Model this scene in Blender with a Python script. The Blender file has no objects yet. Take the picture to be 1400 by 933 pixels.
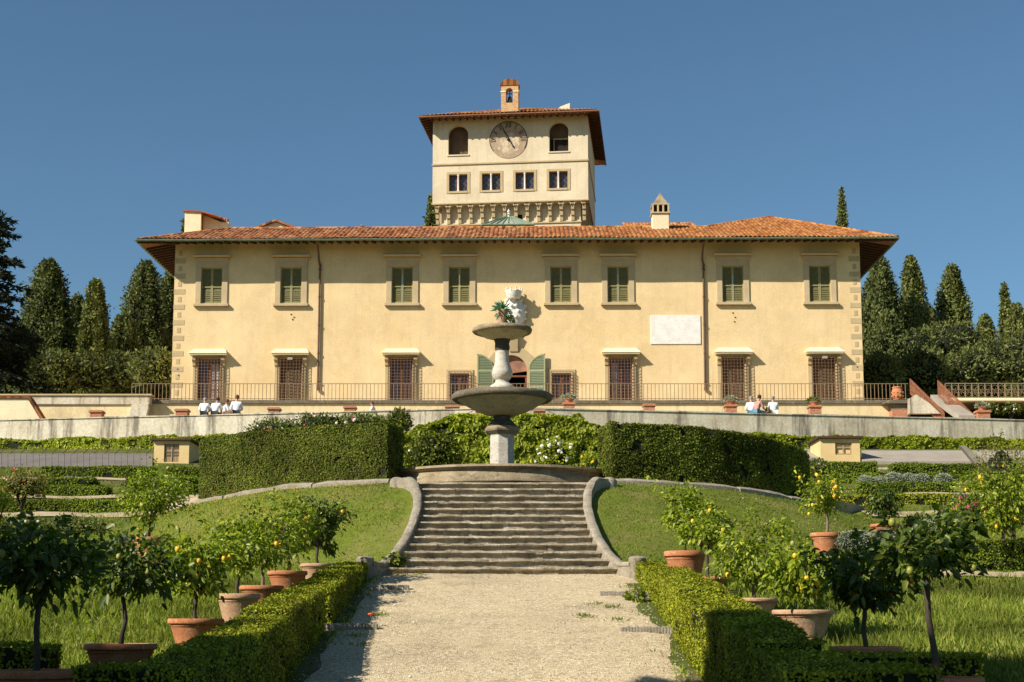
import bpy, math, random
import numpy as np
from mathutils import Vector
R = math.radians
rng = np.random.default_rng(11)
random.seed(11)
SC = bpy.context.scene
COL = SC.collection
pi = math.pi

# ------------------------------------------------------------------ camera geometry
FPX, PYC = 2000.0, 600.0
TILT = math.atan(0.125)
CT, ST = math.cos(TILT), math.sin(TILT)


def ray(px, py):
    a, b = (px - 700.0) / FPX, (PYC - py) / FPX
    y = CT - b * ST
    return a / y, (ST + b * CT) / y


def P(px, py, d):
    """the point seen at photo pixel (px, py) that stands at distance d"""
    rx, rz = ray(px, py)
    return Vector((rx * d, d, rz * d))


def X(px, py, d): return ray(px, py)[0] * d
def Z(py, d): return ray(700, py)[1] * d


class Frame:
    def __init__(s, x, y, z, a):
        s.o = (x, y, z); s.a = a

    def at(s, px, py, off=0.0):
        """local (u, z) on the local plane y = off"""
        rx, rz = ray(px, py)
        nx, ny = -math.sin(s.a), math.cos(s.a)
        t = (off + nx * s.o[0] + ny * s.o[1]) / (nx * rx + ny)
        x, y, z = rx * t, t, rz * t
        return (math.cos(s.a) * (x - s.o[0]) + math.sin(s.a) * (y - s.o[1]), z - s.o[2])


# ------------------------------------------------------------------ objects
def tag(o, label=None, cat=None, group=None, kind=None):
    if label: o['label'] = label
    if cat: o['category'] = cat
    if group: o['group'] = group
    if kind: o['kind'] = kind
    return o


def thing(name, label, cat, loc=(0, 0, 0), rz=0.0, group=None):
    o = bpy.data.objects.new(name, None)
    COL.objects.link(o)
    o.empty_display_size = 0.2
    o.location = loc
    o.rotation_euler = (0, 0, rz)
    return tag(o, label, cat, group)


def link(name, me, parent=None, loc=None):
    o = bpy.data.objects.new(name, me)
    COL.objects.link(o)
    if parent is not None: o.parent = parent
    if loc is not None: o.location = loc
    return o


def copy_tree(o, parent=None):
    kids = list(o.children)
    c = o.copy()
    COL.objects.link(c)
    c.parent = parent
    for k in kids: copy_tree(k, c)
    return c


class MB:
    """collects shapes, links them as ONE mesh object"""
    def __init__(s): s.v = []; s.f = []; s.m = []

    def add(s, vs, fs, m=0):
        n = len(s.v)
        s.v += [tuple(v) for v in vs]
        s.f += [tuple(i + n for i in f) for f in fs]
        s.m += [m] * len(fs)
        return s

    def quad(s, a, b, c, d, m=0): return s.add((a, b, c, d), ((0, 1, 2, 3),), m)

    def box(s, x0, x1, y0, y1, z0, z1, m=0):
        v = [(x, y, z) for x in (x0, x1) for y in (y0, y1) for z in (z0, z1)]
        return s.add(v, ((0, 1, 3, 2), (4, 6, 7, 5), (0, 4, 5, 1), (2, 3, 7, 6), (0, 2, 6, 4), (1, 5, 7, 3)), m)

    def prism(s, poly, y0, y1, m=0, axis='y'):
        """poly in (x,z) extruded along y (axis y), (y,z) along x, or (x,y) along z"""
        n = len(poly)
        f = {'y': lambda p, t: (p[0], t, p[1]), 'x': lambda p, t: (t, p[0], p[1]), 'z': lambda p, t: (p[0], p[1], t)}[axis]
        v = [f(p, y0) for p in poly] + [f(p, y1) for p in poly]
        fs = [tuple(range(n)), tuple(range(2 * n - 1, n - 1, -1))]
        fs += [(i, i + n, (i + 1) % n + n, (i + 1) % n) for i in range(n)]
        return s.add(v, fs, m)

    def lathe(s, prof, n=32, c=(0, 0, 0), m=0, a0=0.0, caps=True, wob=0.0):
        v = []
        for j, (r, z) in enumerate(prof):
            for i in range(n):
                a = a0 + 2 * pi * i / n
                rr = r * (1 + wob * math.sin(3 * a + j) * 0.5 + wob * math.sin(7 * a + 2 * j) * 0.5)
                v.append((c[0] + rr * math.cos(a), c[1] + rr * math.sin(a), c[2] + z))
        fs = []
        for j in range(len(prof) - 1):
            for i in range(n):
                k = (i + 1) % n
                fs.append((j * n + i, j * n + k, (j + 1) * n + k, (j + 1) * n + i))
        if caps:
            fs.append(tuple(range(n - 1, -1, -1)))
            fs.append(tuple((len(prof) - 1) * n + i for i in range(n)))
        return s.add(v, fs, m)

    def tube(s, pts, rads, n=8, m=0):
        if not hasattr(rads, '__len__'): rads = [rads] * len(pts)
        pts = [Vector(p) for p in pts]
        v = []; up = Vector((0.31, 0.17, 0.93))
        for i, p in enumerate(pts):
            d = (pts[min(i + 1, len(pts) - 1)] - pts[max(i - 1, 0)])
            d = d.normalized() if d.length > 1e-9 else Vector((0, 0, 1))
            a = d.cross(up)
            if a.length < 1e-3: a = d.cross(Vector((1, 0, 0)))
            a.normalize(); b = d.cross(a)
            for k in range(n):
                t = 2 * pi * k / n
                v.append(p + (a * math.cos(t) + b * math.sin(t)) * rads[i])
        fs = []
        for j in range(len(pts) - 1):
            for i in range(n):
                k = (i + 1) % n
                fs.append((j * n + i, j * n + k, (j + 1) * n + k, (j + 1) * n + i))
        fs.append(tuple(range(n - 1, -1, -1)))
        fs.append(tuple((len(pts) - 1) * n + i for i in range(n)))
        return s.add(v, fs, m)

    def ball(s, c, r, nu=10, nv=6, m=0, sc=(1, 1, 1)):
        v = [(c[0], c[1], c[2] - r * sc[2])]
        for j in range(1, nv):
            p = -pi / 2 + pi * j / nv
            for i in range(nu):
                a = 2 * pi * i / nu
                v.append((c[0] + r * sc[0] * math.cos(p) * math.cos(a), c[1] + r * sc[1] * math.cos(p) * math.sin(a), c[2] + r * sc[2] * math.sin(p)))
        v.append((c[0], c[1], c[2] + r * sc[2]))
        fs = [(0, 1 + (i + 1) % nu, 1 + i) for i in range(nu)]
        for j in range(nv - 2):
            for i in range(nu):
                k = (i + 1) % nu
                fs.append((1 + j * nu + i, 1 + j * nu + k, 1 + (j + 1) * nu + k, 1 + (j + 1) * nu + i))
        t = len(v) - 1; b = 1 + (nv - 2) * nu
        fs += [(t, b + i, b + (i + 1) % nu) for i in range(nu)]
        return s.add(v, fs, m)

    def build(s, name, mats, parent=None, smooth=False, bevel=0.0, loc=None):
        me = bpy.data.meshes.new(name)
        me.from_pydata(s.v, [], s.f)
        if not isinstance(mats, (list, tuple)): mats = [mats]
        for m in mats: me.materials.append(m)
        if len(mats) > 1: me.polygons.foreach_set('material_index', s.m)
        if smooth is not False:
            me.polygons.foreach_set('use_smooth', [True] * len(me.polygons))
        me.update()
        o = link(name, me, parent, loc)
        if smooth is not False and smooth is not True:
            me.set_sharp_from_angle(angle=R(smooth))
        if bevel:
            md = o.modifiers.new('edge', 'BEVEL')
            md.width = bevel; md.segments = 2; md.limit_method = 'ANGLE'; md.angle_limit = R(35)
        return o


def npmesh(name, chunks, mats, parent=None, smooth=False):
    """chunks: (V (n,3), Q (m,4), material index) -> one mesh object made of quads"""
    V = []; Q = []; M = []; n = 0
    for v, q, m in chunks:
        V.append(v); Q.append(q + n); M.append(np.full(len(q), m, np.int32)); n += len(v)
    V = np.concatenate(V).astype(np.float32); Q = np.concatenate(Q).astype(np.int32); M = np.concatenate(M)
    me = bpy.data.meshes.new(name)
    me.vertices.add(len(V)); me.vertices.foreach_set('co', V.ravel())
    me.loops.add(Q.size); me.loops.foreach_set('vertex_index', Q.ravel())
    me.polygons.add(len(Q)); me.polygons.foreach_set('loop_start', np.arange(0, Q.size, 4, dtype=np.int32))
    if not isinstance(mats, (list, tuple)): mats = [mats]
    for m in mats: me.materials.append(m)
    me.polygons.foreach_set('material_index', M)
    if smooth: me.polygons.foreach_set('use_smooth', np.ones(len(Q), bool))
    me.update(calc_edges=True)
    me.validate()
    return link(name, me, parent)


# ------------------------------------------------------------------ numpy shapes
def unit(a):
    return a / np.maximum(np.linalg.norm(a, axis=-1, keepdims=True), 1e-9)


def noise(p, f=1.0, seed=0, octv=3):
    """smooth pseudo noise in about -1..1"""
    r = np.random.default_rng(seed)
    out = np.zeros(len(p)); amp = 1.0; tot = 0
    for _ in range(octv):
        k = unit(r.normal(size=(4, 3))) * f * 2.2
        ph = r.uniform(0, 6.28, 4)
        s = np.sin(p @ k.T + ph)
        out += amp * (s[:, 0] * s[:, 1] + s[:, 2] * s[:, 3]) * 0.75
        tot += amp; amp *= 0.55; f *= 2.1
    return out / tot


def kites(p, d, L, W, r, nrm=None):
    n = len(p); d = unit(d)
    s = unit(np.cross(d, r.normal(size=(n, 3)) if nrm is None else nrm))
    L = np.broadcast_to(L, n)[:, None]; W = np.broadcast_to(W, n)[:, None]
    m = p + d * L * 0.45
    V = np.stack([p, m + s * W / 2, p + d * L, m - s * W / 2], 1).reshape(-1, 3)
    return V, np.arange(4 * n, dtype=np.int64).reshape(-1, 4)


def leaf6(p, d, L, W, r, fold=0.18, droop=0.2, nrm=None):
    n = len(p); d = unit(d)
    s = unit(np.cross(d, r.normal(size=(n, 3)) if nrm is None else nrm))
    nn = np.cross(d, s)
    nn *= np.sign(nn[:, 2:3] + 1e-6)
    L = np.broadcast_to(L, n)[:, None]; W = np.broadcast_to(W, n)[:, None]
    dz = np.zeros((n, 3)); dz[:, 2] = -1
    l1 = p + d * L * 0.28 + s * W * 0.48 + nn * W * fold
    l2 = p + d * L * 0.68 + s * W * 0.42 + nn * W * fold + dz * L * droop * 0.4
    r1 = p + d * L * 0.28 - s * W * 0.48 + nn * W * fold
    r2 = p + d * L * 0.68 - s * W * 0.42 + nn * W * fold + dz * L * droop * 0.4
    tip = p + d * L + dz * L * droop
    V = np.stack([p, l1, l2, tip, r2, r1], 1).reshape(-1, 3)
    b = np.arange(n)[:, None] * 6
    Q = np.stack([b + [0, 1, 2, 3], b + [0, 3, 4, 5]], 1).reshape(-1, 4)
    return V, Q


def grid_quads(nu, nv, wrap=False):
    i, j = np.meshgrid(np.arange(nu if wrap else nu - 1), np.arange(nv - 1), indexing='ij')
    k = (i + 1) % nu
    return np.stack([i * nv + j, k * nv + j, k * nv + j + 1, i * nv + j + 1], -1).reshape(-1, 4)


# ------------------------------------------------------------------ materials
class NT:
    def __init__(s, name):
        s.mat = bpy.data.materials.new(name)
        s.mat.use_nodes = True
        s.t = s.mat.node_tree
        s.n = s.t.nodes; s.l = s.t.links
        s.b = s.n['Principled BSDF']; s.out = s.n['Material Output']
        s.co = s.n.new('ShaderNodeTexCoord')

    def node(s, typ, ins=(), **kw):
        n = s.n.new('ShaderNode' + typ)
        for k, v in kw.items(): setattr(n, k, v)
        for k, v in (ins.items() if isinstance(ins, dict) else enumerate(ins)):
            s.set(n.inputs[k], v)
        return n

    def set(s, sock, v):
        if v is None: return
        if hasattr(v, 'is_output'): s.l.new(v, sock)
        else: sock.default_value = v

    def coord(s, scale=(1, 1, 1), space='Object'):
        m = s.node('Mapping', {'Vector': s.co.outputs[space], 'Scale': scale})
        return m.outputs[0]

    def noise(s, scale=5, detail=4, rough=0.6, vec=None, dist=0.0):
        n = s.node('TexNoise', {'Vector': vec or s.co.outputs['Object'], 'Scale': scale, 'Detail': detail, 'Roughness': rough, 'Distortion': dist})
        return n.outputs['Fac']

    def ramp(s, fac, stops):
        r = s.node('ValToRGB', {'Fac': fac})
        e = r.color_ramp.elements
        while len(e) > 1: e.remove(e[-1])
        for i, (p, c) in enumerate(stops):
            x = e[0] if i == 0 else e.new(p)
            x.position = p
            x.color = (*c, 1) if hasattr(c, '__len__') else (c, c, c, 1)
        return r.outputs['Color']

    def mix(s, fac, a, b, mode='MIX'):
        m = s.node('Mix', data_type='RGBA', blend_type=mode)
        s.set(m.inputs[0], fac)
        for k, v in ((6, a), (7, b)):
            s.set(m.inputs[k], (*v, 1) if isinstance(v, tuple) and len(v) == 3 else v)
        return m.outputs[2]

    def math(s, op, a, b=0.5):
        m = s.node('Math', (a, b), operation=op)
        return m.outputs[0]

    def bump(s, h, strength=0.3, dist=0.02):
        b = s.node('Bump', {'Height': h, 'Strength': strength, 'Distance': dist})
        s.set(s.b.inputs['Normal'], b.outputs[0])

    def done(s, col, rough=0.8, spec=0.3):
        s.set(s.b.inputs['Base Color'], (*col, 1) if isinstance(col, tuple) else col)
        s.set(s.b.inputs['Roughness'], rough)
        s.b.inputs['Specular IOR Level'].default_value = spec
        return s.mat


def simple(name, c1, c2=None, scale=4.0, rough=0.8, bump=0.2, bdist=0.01, spec=0.25, metal=0.0, detail=5, lo=0.35, hi=0.68):
    t = NT(name)
    if c2 is None: c2 = tuple(x * 0.75 for x in c1)
    f = t.noise(scale, detail, 0.65)
    col = t.ramp(f, [(lo, c2), (hi, c1)])
    if bump: t.bump(t.noise(scale * 6, 4), bump, bdist)
    t.b.inputs['Metallic'].default_value = metal
    return t.done(col, rough, spec)


def leafmat(name, c1, c2, c3=None, trans=0.3, rough=0.5, spec=0.35, patch=0.0, patch_scale=0.6, tcol=None, brown=0.0):
    """leaf colours vary from leaf to leaf and from clump to clump"""
    t = NT(name)
    g = t.node('NewGeometry')
    stops = [(0.0, c1), (0.65, c2), (1.0, c3 or c2)]
    col = t.ramp(g.outputs['Random Per Island'], stops)
    if patch:
        f = t.ramp(t.noise(patch_scale, 3, 0.5), [(0.35, 1 - patch), (0.65, 1 + patch * 0.6)])
        col = t.mix(1.0, col, f, 'MULTIPLY')
    if brown:
        bf = t.ramp(t.noise(patch_scale * 1.9, 5, 0.65, dist=.5), [(0.58, 0.0), (0.68, 1.0)])
        col = t.mix(t.math('MULTIPLY', bf, brown), col, (.22, .15, .045))
    t.done(col, rough, spec)
    tr = t.node('BsdfTranslucent')
    t.set(tr.inputs[0], t.mix(1.0, col, tcol or (1.5, 1.7, 0.7), 'MULTIPLY'))
    mx = t.node('MixShader', {0: trans, 1: t.b.outputs[0], 2: tr.outputs[0]})
    t.l.new(mx.outputs[0], t.out.inputs['Surface'])
    return t.mat
# ------------------------------------------------------------------ the materials of the place
def plaster(name, c1, c2, stain, streak=0.35, scale=0.35):
    t = NT(name)
    big = t.noise(scale, 5, 0.62)
    blot = t.ramp(t.noise(.8, 5, .7, dist=.4), [(.40, .95), (.5, 1.0), (.62, 1.03)])
    col = t.ramp(big, [(0.3, c2), (0.52, c1), (0.72, tuple(min(1, x * 1.10) for x in c1))])
    pat = t.ramp(t.noise(1.3, 6, 0.7, dist=0.6), [(0.52, 0.0), (0.66, 1.0)])
    col = t.mix(t.math('MULTIPLY', pat, 0.35), col, tuple(min(1, x * 1.2) for x in c1))
    st = t.ramp(t.noise(1.0, 4, 0.7, t.coord((2.6, 2.6, 0.16))), [(0.5, 0.0), (0.75, 1.0)])
    col = t.mix(t.math('MULTIPLY', st, streak), col, stain)
    col = t.mix(1.0, col, blot, 'MULTIPLY')
    fine = t.ramp(t.noise(14, 3, 0.6), [(0.35, 0.9), (0.65, 1.06)])
    col = t.mix(1.0, col, fine, 'MULTIPLY')
    t.bump(t.noise(9, 6, 0.7), 0.25, 0.03)
    return t.done(col, 0.9, 0.15)


def wall_stained(name):
    """pale lime plaster with dark weathering runs"""
    t = NT(name)
    col = t.ramp(t.noise(0.5, 5), [(0.3, (.47, .40, .29)), (0.5, (.64, .565, .42)), (0.72, (.72, .66, .52))])
    run = t.ramp(t.noise(1.0, 5, 0.75, t.coord((1.5, 1.5, 0.16))), [(0.50, 0.0), (0.64, 1.0)])
    col = t.mix(t.math('MULTIPLY', run, 0.85), col, (.17, .145, .11))
    run2 = t.ramp(t.noise(0.9, 4, 0.75, t.coord((0.5, 0.5, 0.2))), [(0.52, 0.0), (0.7, 1.0)])
    col = t.mix(t.math('MULTIPLY', run2, 0.45), col, (.36, .26, .15))
    col = t.mix(1.0, col, t.ramp(t.noise(7, 6, 0.7), [(0.3, 0.75), (0.65, 1.08)]), 'MULTIPLY')
    t.bump(t.noise(8, 5), 0.3, 0.03)
    return t.done(col, 0.92, 0.1)


def stone(name, c1, c2, lich, scale=1.6, dark=0.5, bump=0.5):
    """weathered stone with lichen and dark moss"""
    t = NT(name)
    col = t.ramp(t.noise(scale, 6, 0.7), [(0.3, c2), (0.62, c1)])
    li = t.ramp(t.noise(scale * 2.3, 6, 0.75, dist=0.8), [(0.55, 0.0), (0.64, 1.0)])
    col = t.mix(t.math('MULTIPLY', li, 0.7), col, lich)
    dk = t.ramp(t.noise(scale * 1.5, 6, 0.75, t.coord((1, 1, 2.4)), dist=0.5), [(0.5, 0.0), (0.68, 1.0)])
    col = t.mix(t.math('MULTIPLY', dk, dark), col, (.05, .042, .03))
    sp = t.ramp(t.noise(34, 4, 0.7), [(0.35, 0.72), (0.62, 1.12)])
    col = t.mix(1.0, col, sp, 'MULTIPLY')
    t.bump(t.noise(scale * 11, 8, 0.72), bump, 0.03)
    return t.done(col, 0.9, 0.2)


def tile_mat(name, stops, sx=0.21, sy=0.38, lich=(.42, .33, .16), rx=0.0):
    """each clay tile its own tone: the object space is snapped to cells"""
    t = NT(name)
    s = t.node('Separate' + 'XYZ', [t.co.outputs['Object']])
    a = t.math('FLOOR', t.math('DIVIDE', s.outputs[0], sx))
    b = t.math('FLOOR', t.math('DIVIDE', s.outputs[1], sy))
    c = t.node('CombineXYZ', (a, b, 0.0))
    w = t.node('TexWhiteNoise', [c.outputs[0]], noise_dimensions='3D')
    col = t.ramp(w.outputs['Value'], stops)
    li = t.ramp(t.noise(1.4, 6, 0.75, dist=0.7), [(0.54, 0.0), (0.66, 1.0)])
    col = t.mix(t.math('MULTIPLY', li, 0.55), col, lich)
    col = t.mix(1.0, col, t.ramp(t.noise(30, 4), [(0.3, 0.7), (0.65, 1.1)]), 'MULTIPLY')
    t.bump(t.noise(25, 4), 0.3, 0.02)
    return t.done(col, 0.85, 0.2)


def gravel_mat():
    t = NT('gravel')
    v = t.node('TexVoronoi', {'Vector': t.co.outputs['Object'], 'Scale': 36.0})
    cell = t.node('Separate' + 'Color', [v.outputs['Color']])
    col = t.ramp(cell.outputs[0], [(0.0, (.26, .185, .095)), (0.3, (.46, .36, .215)), (0.7, (.60, .485, .30)), (1.0, (.76, .665, .48))])
    big = t.ramp(t.noise(0.45, 5, 0.65), [(0.3, 0.70), (0.5, .97), (0.65, 1.08)])
    col = t.mix(1.0, col, big, 'MULTIPLY')
    sand = t.ramp(t.noise(1.5, 6, 0.7, dist=0.6), [(0.48, 0.0), (0.62, 1.0)])
    col = t.mix(t.math('MULTIPLY', sand, 0.55), col, (.53, .425, .255))
    dirt = t.ramp(t.noise(0.9, 5, 0.7), [(0.56, 0.0), (0.7, 1.0)])
    col = t.mix(t.math('MULTIPLY', dirt, 0.6), col, (.27, .20, .12))
    t.bump(v.outputs['Distance'], 0.55, 0.03)
    return t.done(col, 0.92, 0.15)


def ground_mat(name, g1, g2, earth, cover=(0.42, 0.6), scale=1.0):
    t = NT(name)
    col = t.ramp(t.noise(scale * 3, 6, 0.7), [(0.3, g2), (0.65, g1)])
    e = t.ramp(t.noise(scale * 0.55, 6, 0.7), [(cover[0], 0.0), (cover[1], 1.0)])
    col = t.mix(e, col, earth)
    col = t.mix(1.0, col, t.ramp(t.noise(40, 3), [(0.3, 0.6), (0.65, 1.15)]), 'MULTIPLY')
    t.bump(t.noise(22, 6, 0.75), 0.7, 0.05)
    return t.done(col, 0.95, 0.1)


def brick_mat(name, c1, c2, mortar=(.45, .38, .3)):
    t = NT(name)
    b = t.node('TexBrick', {'Vector': t.coord((1, 1, 1)), 'Color1': (*c1, 1), 'Color2': (*c2, 1), 'Mortar': (*mortar, 1),
                            'Scale': 1.0, 'Mortar Size': 0.006, 'Brick Width': 0.26, 'Row Height': 0.07})
    m = t.node('Mapping', {'Vector': t.co.outputs['Object'], 'Rotation': (R(90), 0, 0)})
    t.set(b.inputs['Vector'], m.outputs[0])
    col = t.mix(1.0, b.outputs['Color'], t.ramp(t.noise(9, 5), [(0.3, 0.7), (0.65, 1.12)]), 'MULTIPLY')
    t.bump(b.outputs['Fac'], -0.3, 0.01)
    return t.done(col, 0.9, 0.15)


M = {}
M['stucco'] = plaster('yellow_stucco', (.735, .550, .300), (.685, .495, .250), (.50, .35, .185), 0.26)
M['tower_stucco'] = plaster('pale_stucco', (.67, .565, .39), (.59, .485, .32), (.42, .35, .23), 0.45)
M['cream'] = plaster('cream_plaster', (.80, .70, .46), (.72, .61, .38), (.5, .4, .25), 0.2)
M['terrace_plaster'] = plaster('terrace_plaster', (.74, .60, .34), (.60, .48, .27), (.33, .27, .17), 0.55)
M['stained'] = wall_stained('stained_plaster')
M['serena'] = simple('grey_brown_sandstone', (.54, .42, .25), (.45, .345, .20), 2.2, 0.85, 0.3, 0.02)
M['quoin'] = simple('quoin_stone', (.52, .40, .22), (.44, .335, .185), 2.0, 0.9, 0.3, 0.02)
M['coping'] = stone('coping_stone', (.20, .165, .11), (.12, .10, .07), (.32, .28, .2), 1.5, 0.45)
M['step'] = stone('step_stone', (.47, .40, .285), (.24, .195, .13), (.70, .65, .54), 2.4, 0.78, 1.0)
M['fount'] = stone('fountain_stone', (.37, .29, .18), (.20, .155, .095), (.42, .36, .25), 1.4, 0.6, 0.6)
M['bowl'] = stone('bowl_stone', (.58, .49, .31), (.42, .35, .22), (.56, .50, .34), 1.6, 0.30, 0.4)
M['darkstone'] = stone('dark_stone', (.10, .088, .066), (.05, .044, .034), (.17, .15, .11), 2.5, 0.6, 0.5)  # very dark tones for the fountain stem and collar
M['marble'] = stone('white_marble', (.60, .545, .45), (.44, .39, .31), (.70, .66, .57), 2.0, 0.36, 0.4)
M['arms'] = stone('carved_marble', (.80, .77, .70), (.66, .63, .57), (.84, .82, .76), 3.0, 0.2, 0.3)
M['kerb'] = stone('rough_kerb_stone', (.39, .335, .25), (.25, .21, .15), (.50, .46, .38), 2.6, 0.42, 0.9)
M['drain'] = stone('grey_strip_stone', (.34, .30, .235), (.24, .21, .165), (.42, .39, .32), 3, 0.2, 0.4)
M['tile'] = tile_mat('roof_tile', [(0, (.12, .045, .02)), (0.25, (.32, .105, .028)), (0.6, (.46, .165, .042)), (0.85, (.52, .23, .07)), (1, (.44, .28, .13))])
M['tile_red'] = tile_mat('old_roof_tile', [(0, (.10, .036, .018)), (0.3, (.26, .082, .030)), (0.7, (.40, .135, .045)), (1, (.47, .24, .11))], lich=(.36, .26, .13))
M['soffit'] = simple('terracotta_soffit', (.27, .125, .06), (.20, .085, .042), 2.5, 0.9, 0.2)
M['rafter'] = simple('dark_rafter_wood', (.085, .045, .027), (.055, .03, .02), 3, 0.85, 0.2)
M['copper'] = simple('green_copper', (.20, .29, .20), (.14, .19, .12), 3, 0.6, 0.1, spec=0.4)
M['shutter'] = simple('olive_green_shutter_paint', (.175, .155, .060), (.120, .108, .042), 5, 0.6, 0.1)
M['shutter_frame'] = simple('pale_green_shutter_frame', (.34, .30, .13), (.27, .24, .105), 5, 0.6, 0.1)
M['door_shutter'] = simple('sage_shutter_paint', (.205, .235, .135), (.17, .20, .11), 4, 0.55, 0.1)
M['door_shutter_frame'] = simple('light_sage_frame', (.36, .37, .20), (.31, .32, .17), 4, 0.55, 0.1)
M['iron'] = simple('brown_iron', (.20, .10, .05), (.13, .065, .035), 6, 0.75, 0.2)
M['rust'] = simple('rusty_iron', (.40, .165, .085), (.28, .11, .06), 8, 0.85, 0.3)
M['rail_iron'] = simple('dull_railing_iron', (.31, .205, .11), (.21, .14, .08), 6, 0.75, 0.2)
M['old_rail'] = simple('pale_rusty_iron', (.34, .25, .145), (.24, .16, .09), 5, 0.8, 0.2)
M['pipe'] = simple('brown_downpipe', (.16, .09, .055), (.12, .065, .04), 3, 0.6, 0.1)
M['wood_red'] = simple('red_brown_window_wood', (.23, .085, .035), (.15, .055, .025), 5, 0.65, 0.15)
M['wood_brown'] = simple('weathered_brown_wood', (.17, .12, .065), (.11, .075, .04), 6, 0.8, 0.25)
M['wood_pale'] = simple('pale_weathered_boards', (.40, .30, .17), (.30, .21, .12), 6, 0.85, 0.25)
M['curtain'] = simple('white_curtain', (.62, .58, .52), (.5, .47, .42), 3, 0.9, 0.1)
M['dark'] = simple('painted_darkness', (.025, .018, .013), (.012, .01, .008), 2, 0.95, 0)  # near-black: the dark of unlit rooms, openings and shade is in this colour
M['loggia'] = simple('brown_loggia_plaster', (.17, .105, .06), (.10, .065, .04), 1.2, 0.9, 0.1)
M['fresco'] = simple('reddish_fresco', (.42, .19, .10), (.20, .12, .09), 3.5, 0.8, 0.1)
M['dial'] = simple('worn_clock_plaster', (.47, .35, .235), (.34, .245, .16), 3.2, 0.9, 0.2)
M['dial_worn'] = simple('bare_dial_patch', (.60, .49, .33), (.42, .315, .21), 2.6, 0.9, 0.2, lo=0.45, hi=0.55)
M['black'] = simple('black_iron', (.035, .03, .028), (.02, .018, .016), 6, 0.6, 0.1)
M['bronze'] = simple('dark_bronze', (.06, .055, .05), (.03, .03, .03), 5, 0.45, 0.1, metal=0.5)
M['brick'] = brick_mat('orange_brick', (.50, .19, .085), (.42, .145, .065))
M['old_brick'] = brick_mat('pale_old_brick', (.58, .40, .20), (.50, .24, .11), (.60, .48, .30))
M['terracotta'] = stone('terracotta', (.52, .215, .10), (.41, .155, .068), (.55, .36, .24), 1.9, 0.16, 0.25)
M['terracotta_pale'] = stone('limed_terracotta', (.52, .33, .20), (.44, .25, .14), (.60, .47, .34), 1.9, 0.2, 0.25)
M['soil'] = simple('dark_soil', (.07, .045, .028), (.04, .026, .017), 14, 0.95, 0.6, 0.03)
M['bark'] = simple('citrus_bark', (.10, .075, .05), (.055, .042, .03), 9, 0.9, 0.5, 0.01)
M['bark_pale'] = simple('pale_bark', (.24, .18, .12), (.14, .105, .07), 7, 0.9, 0.5, 0.01)
M['lemon'] = simple('lemon_skin', (.80, .50, .03), (.74, .42, .025), 6, 0.45, 0.2, 0.003, spec=0.45)
M['lemon_green'] = simple('unripe_lemon_skin', (.33, .31, .05), (.24, .25, .04), 6, 0.45, 0.2, 0.003, spec=0.45)
M['orange'] = simple('orange_skin', (.70, .17, .02), (.60, .13, .02), 6, 0.45, 0.2, 0.003, spec=0.45)
M['glass_grey'] = simple('dusty_grey_glazing', (.215, .185, .15), (.16, .138, .11), 1.2, 0.5, 0.1, spec=0.5)
M['cement'] = simple('pale_cement', (.36, .315, .25), (.28, .24, .19), 1.2, 0.9, 0.2)
M['shed_wall'] = simple('yellow_shed_render', (.74, .55, .27), (.64, .46, .21), 1.5, 0.9, 0.2)
M['skin'] = simple('skin', (.52, .29, .19), (.47, .25, .16), 6, 0.6, 0)
M['hair_brown'] = simple('brown_hair', (.06, .032, .018), (.035, .02, .012), 18, 0.6, 0.3)
M['hair_red'] = simple('reddish_hair', (.20, .06, .03), (.12, .04, .02), 18, 0.6, 0.3)
M['hair_grey'] = simple('grey_hair', (.34, .30, .26), (.24, .21, .18), 18, 0.6, 0.3)
M['cloth_white'] = simple('white_cotton', (.80, .80, .81), (.72, .73, .76), 5, 0.9, 0.2)
M['cloth_pink'] = simple('dusty_pink_cotton', (.50, .27, .22), (.42, .22, .18), 5, 0.9, 0.2)
M['cloth_blue'] = simple('blue_cotton', (.12, .25, .36), (.09, .19, .28), 5, 0.9, 0.2)
M['cloth_dark'] = simple('dark_trousers', (.05, .05, .06), (.035, .035, .04), 5, 0.9, 0.2)
M['gravel'] = gravel_mat()
M['earth_path'] = simple('pale_earth', (.46, .365, .235), (.36, .275, .17), 2.5, 0.95, 0.5, 0.03)
M['ground'] = ground_mat('garden_ground', (.115, .135, .025), (.07, .09, .018), (.21, .165, .09), (0.5, 0.68))
M['lawn'] = ground_mat('lawn_turf', (.165, .20, .026), (.11, .14, .02), (.23, .205, .065), (0.45, 0.7), 1.6)
M['flower_pink'] = simple('pink_petals', (.72, .10, .22), (.62, .06, .16), 8, 0.6, 0)
M['flower_white'] = simple('white_petals', (.80, .77, .68), (.72, .68, .56), 8, 0.6, 0)
M['flower_yellow'] = simple('yellow_petals', (.80, .55, .03), (.72, .45, .02), 8, 0.6, 0)
M['flower_red'] = simple('orange_red_petals', (.75, .13, .04), (.65, .09, .03), 8, 0.6, 0)
M['flower_lilac'] = simple('lilac_petals', (.50, .33, .46), (.42, .26, .38), 8, 0.6, 0)

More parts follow.
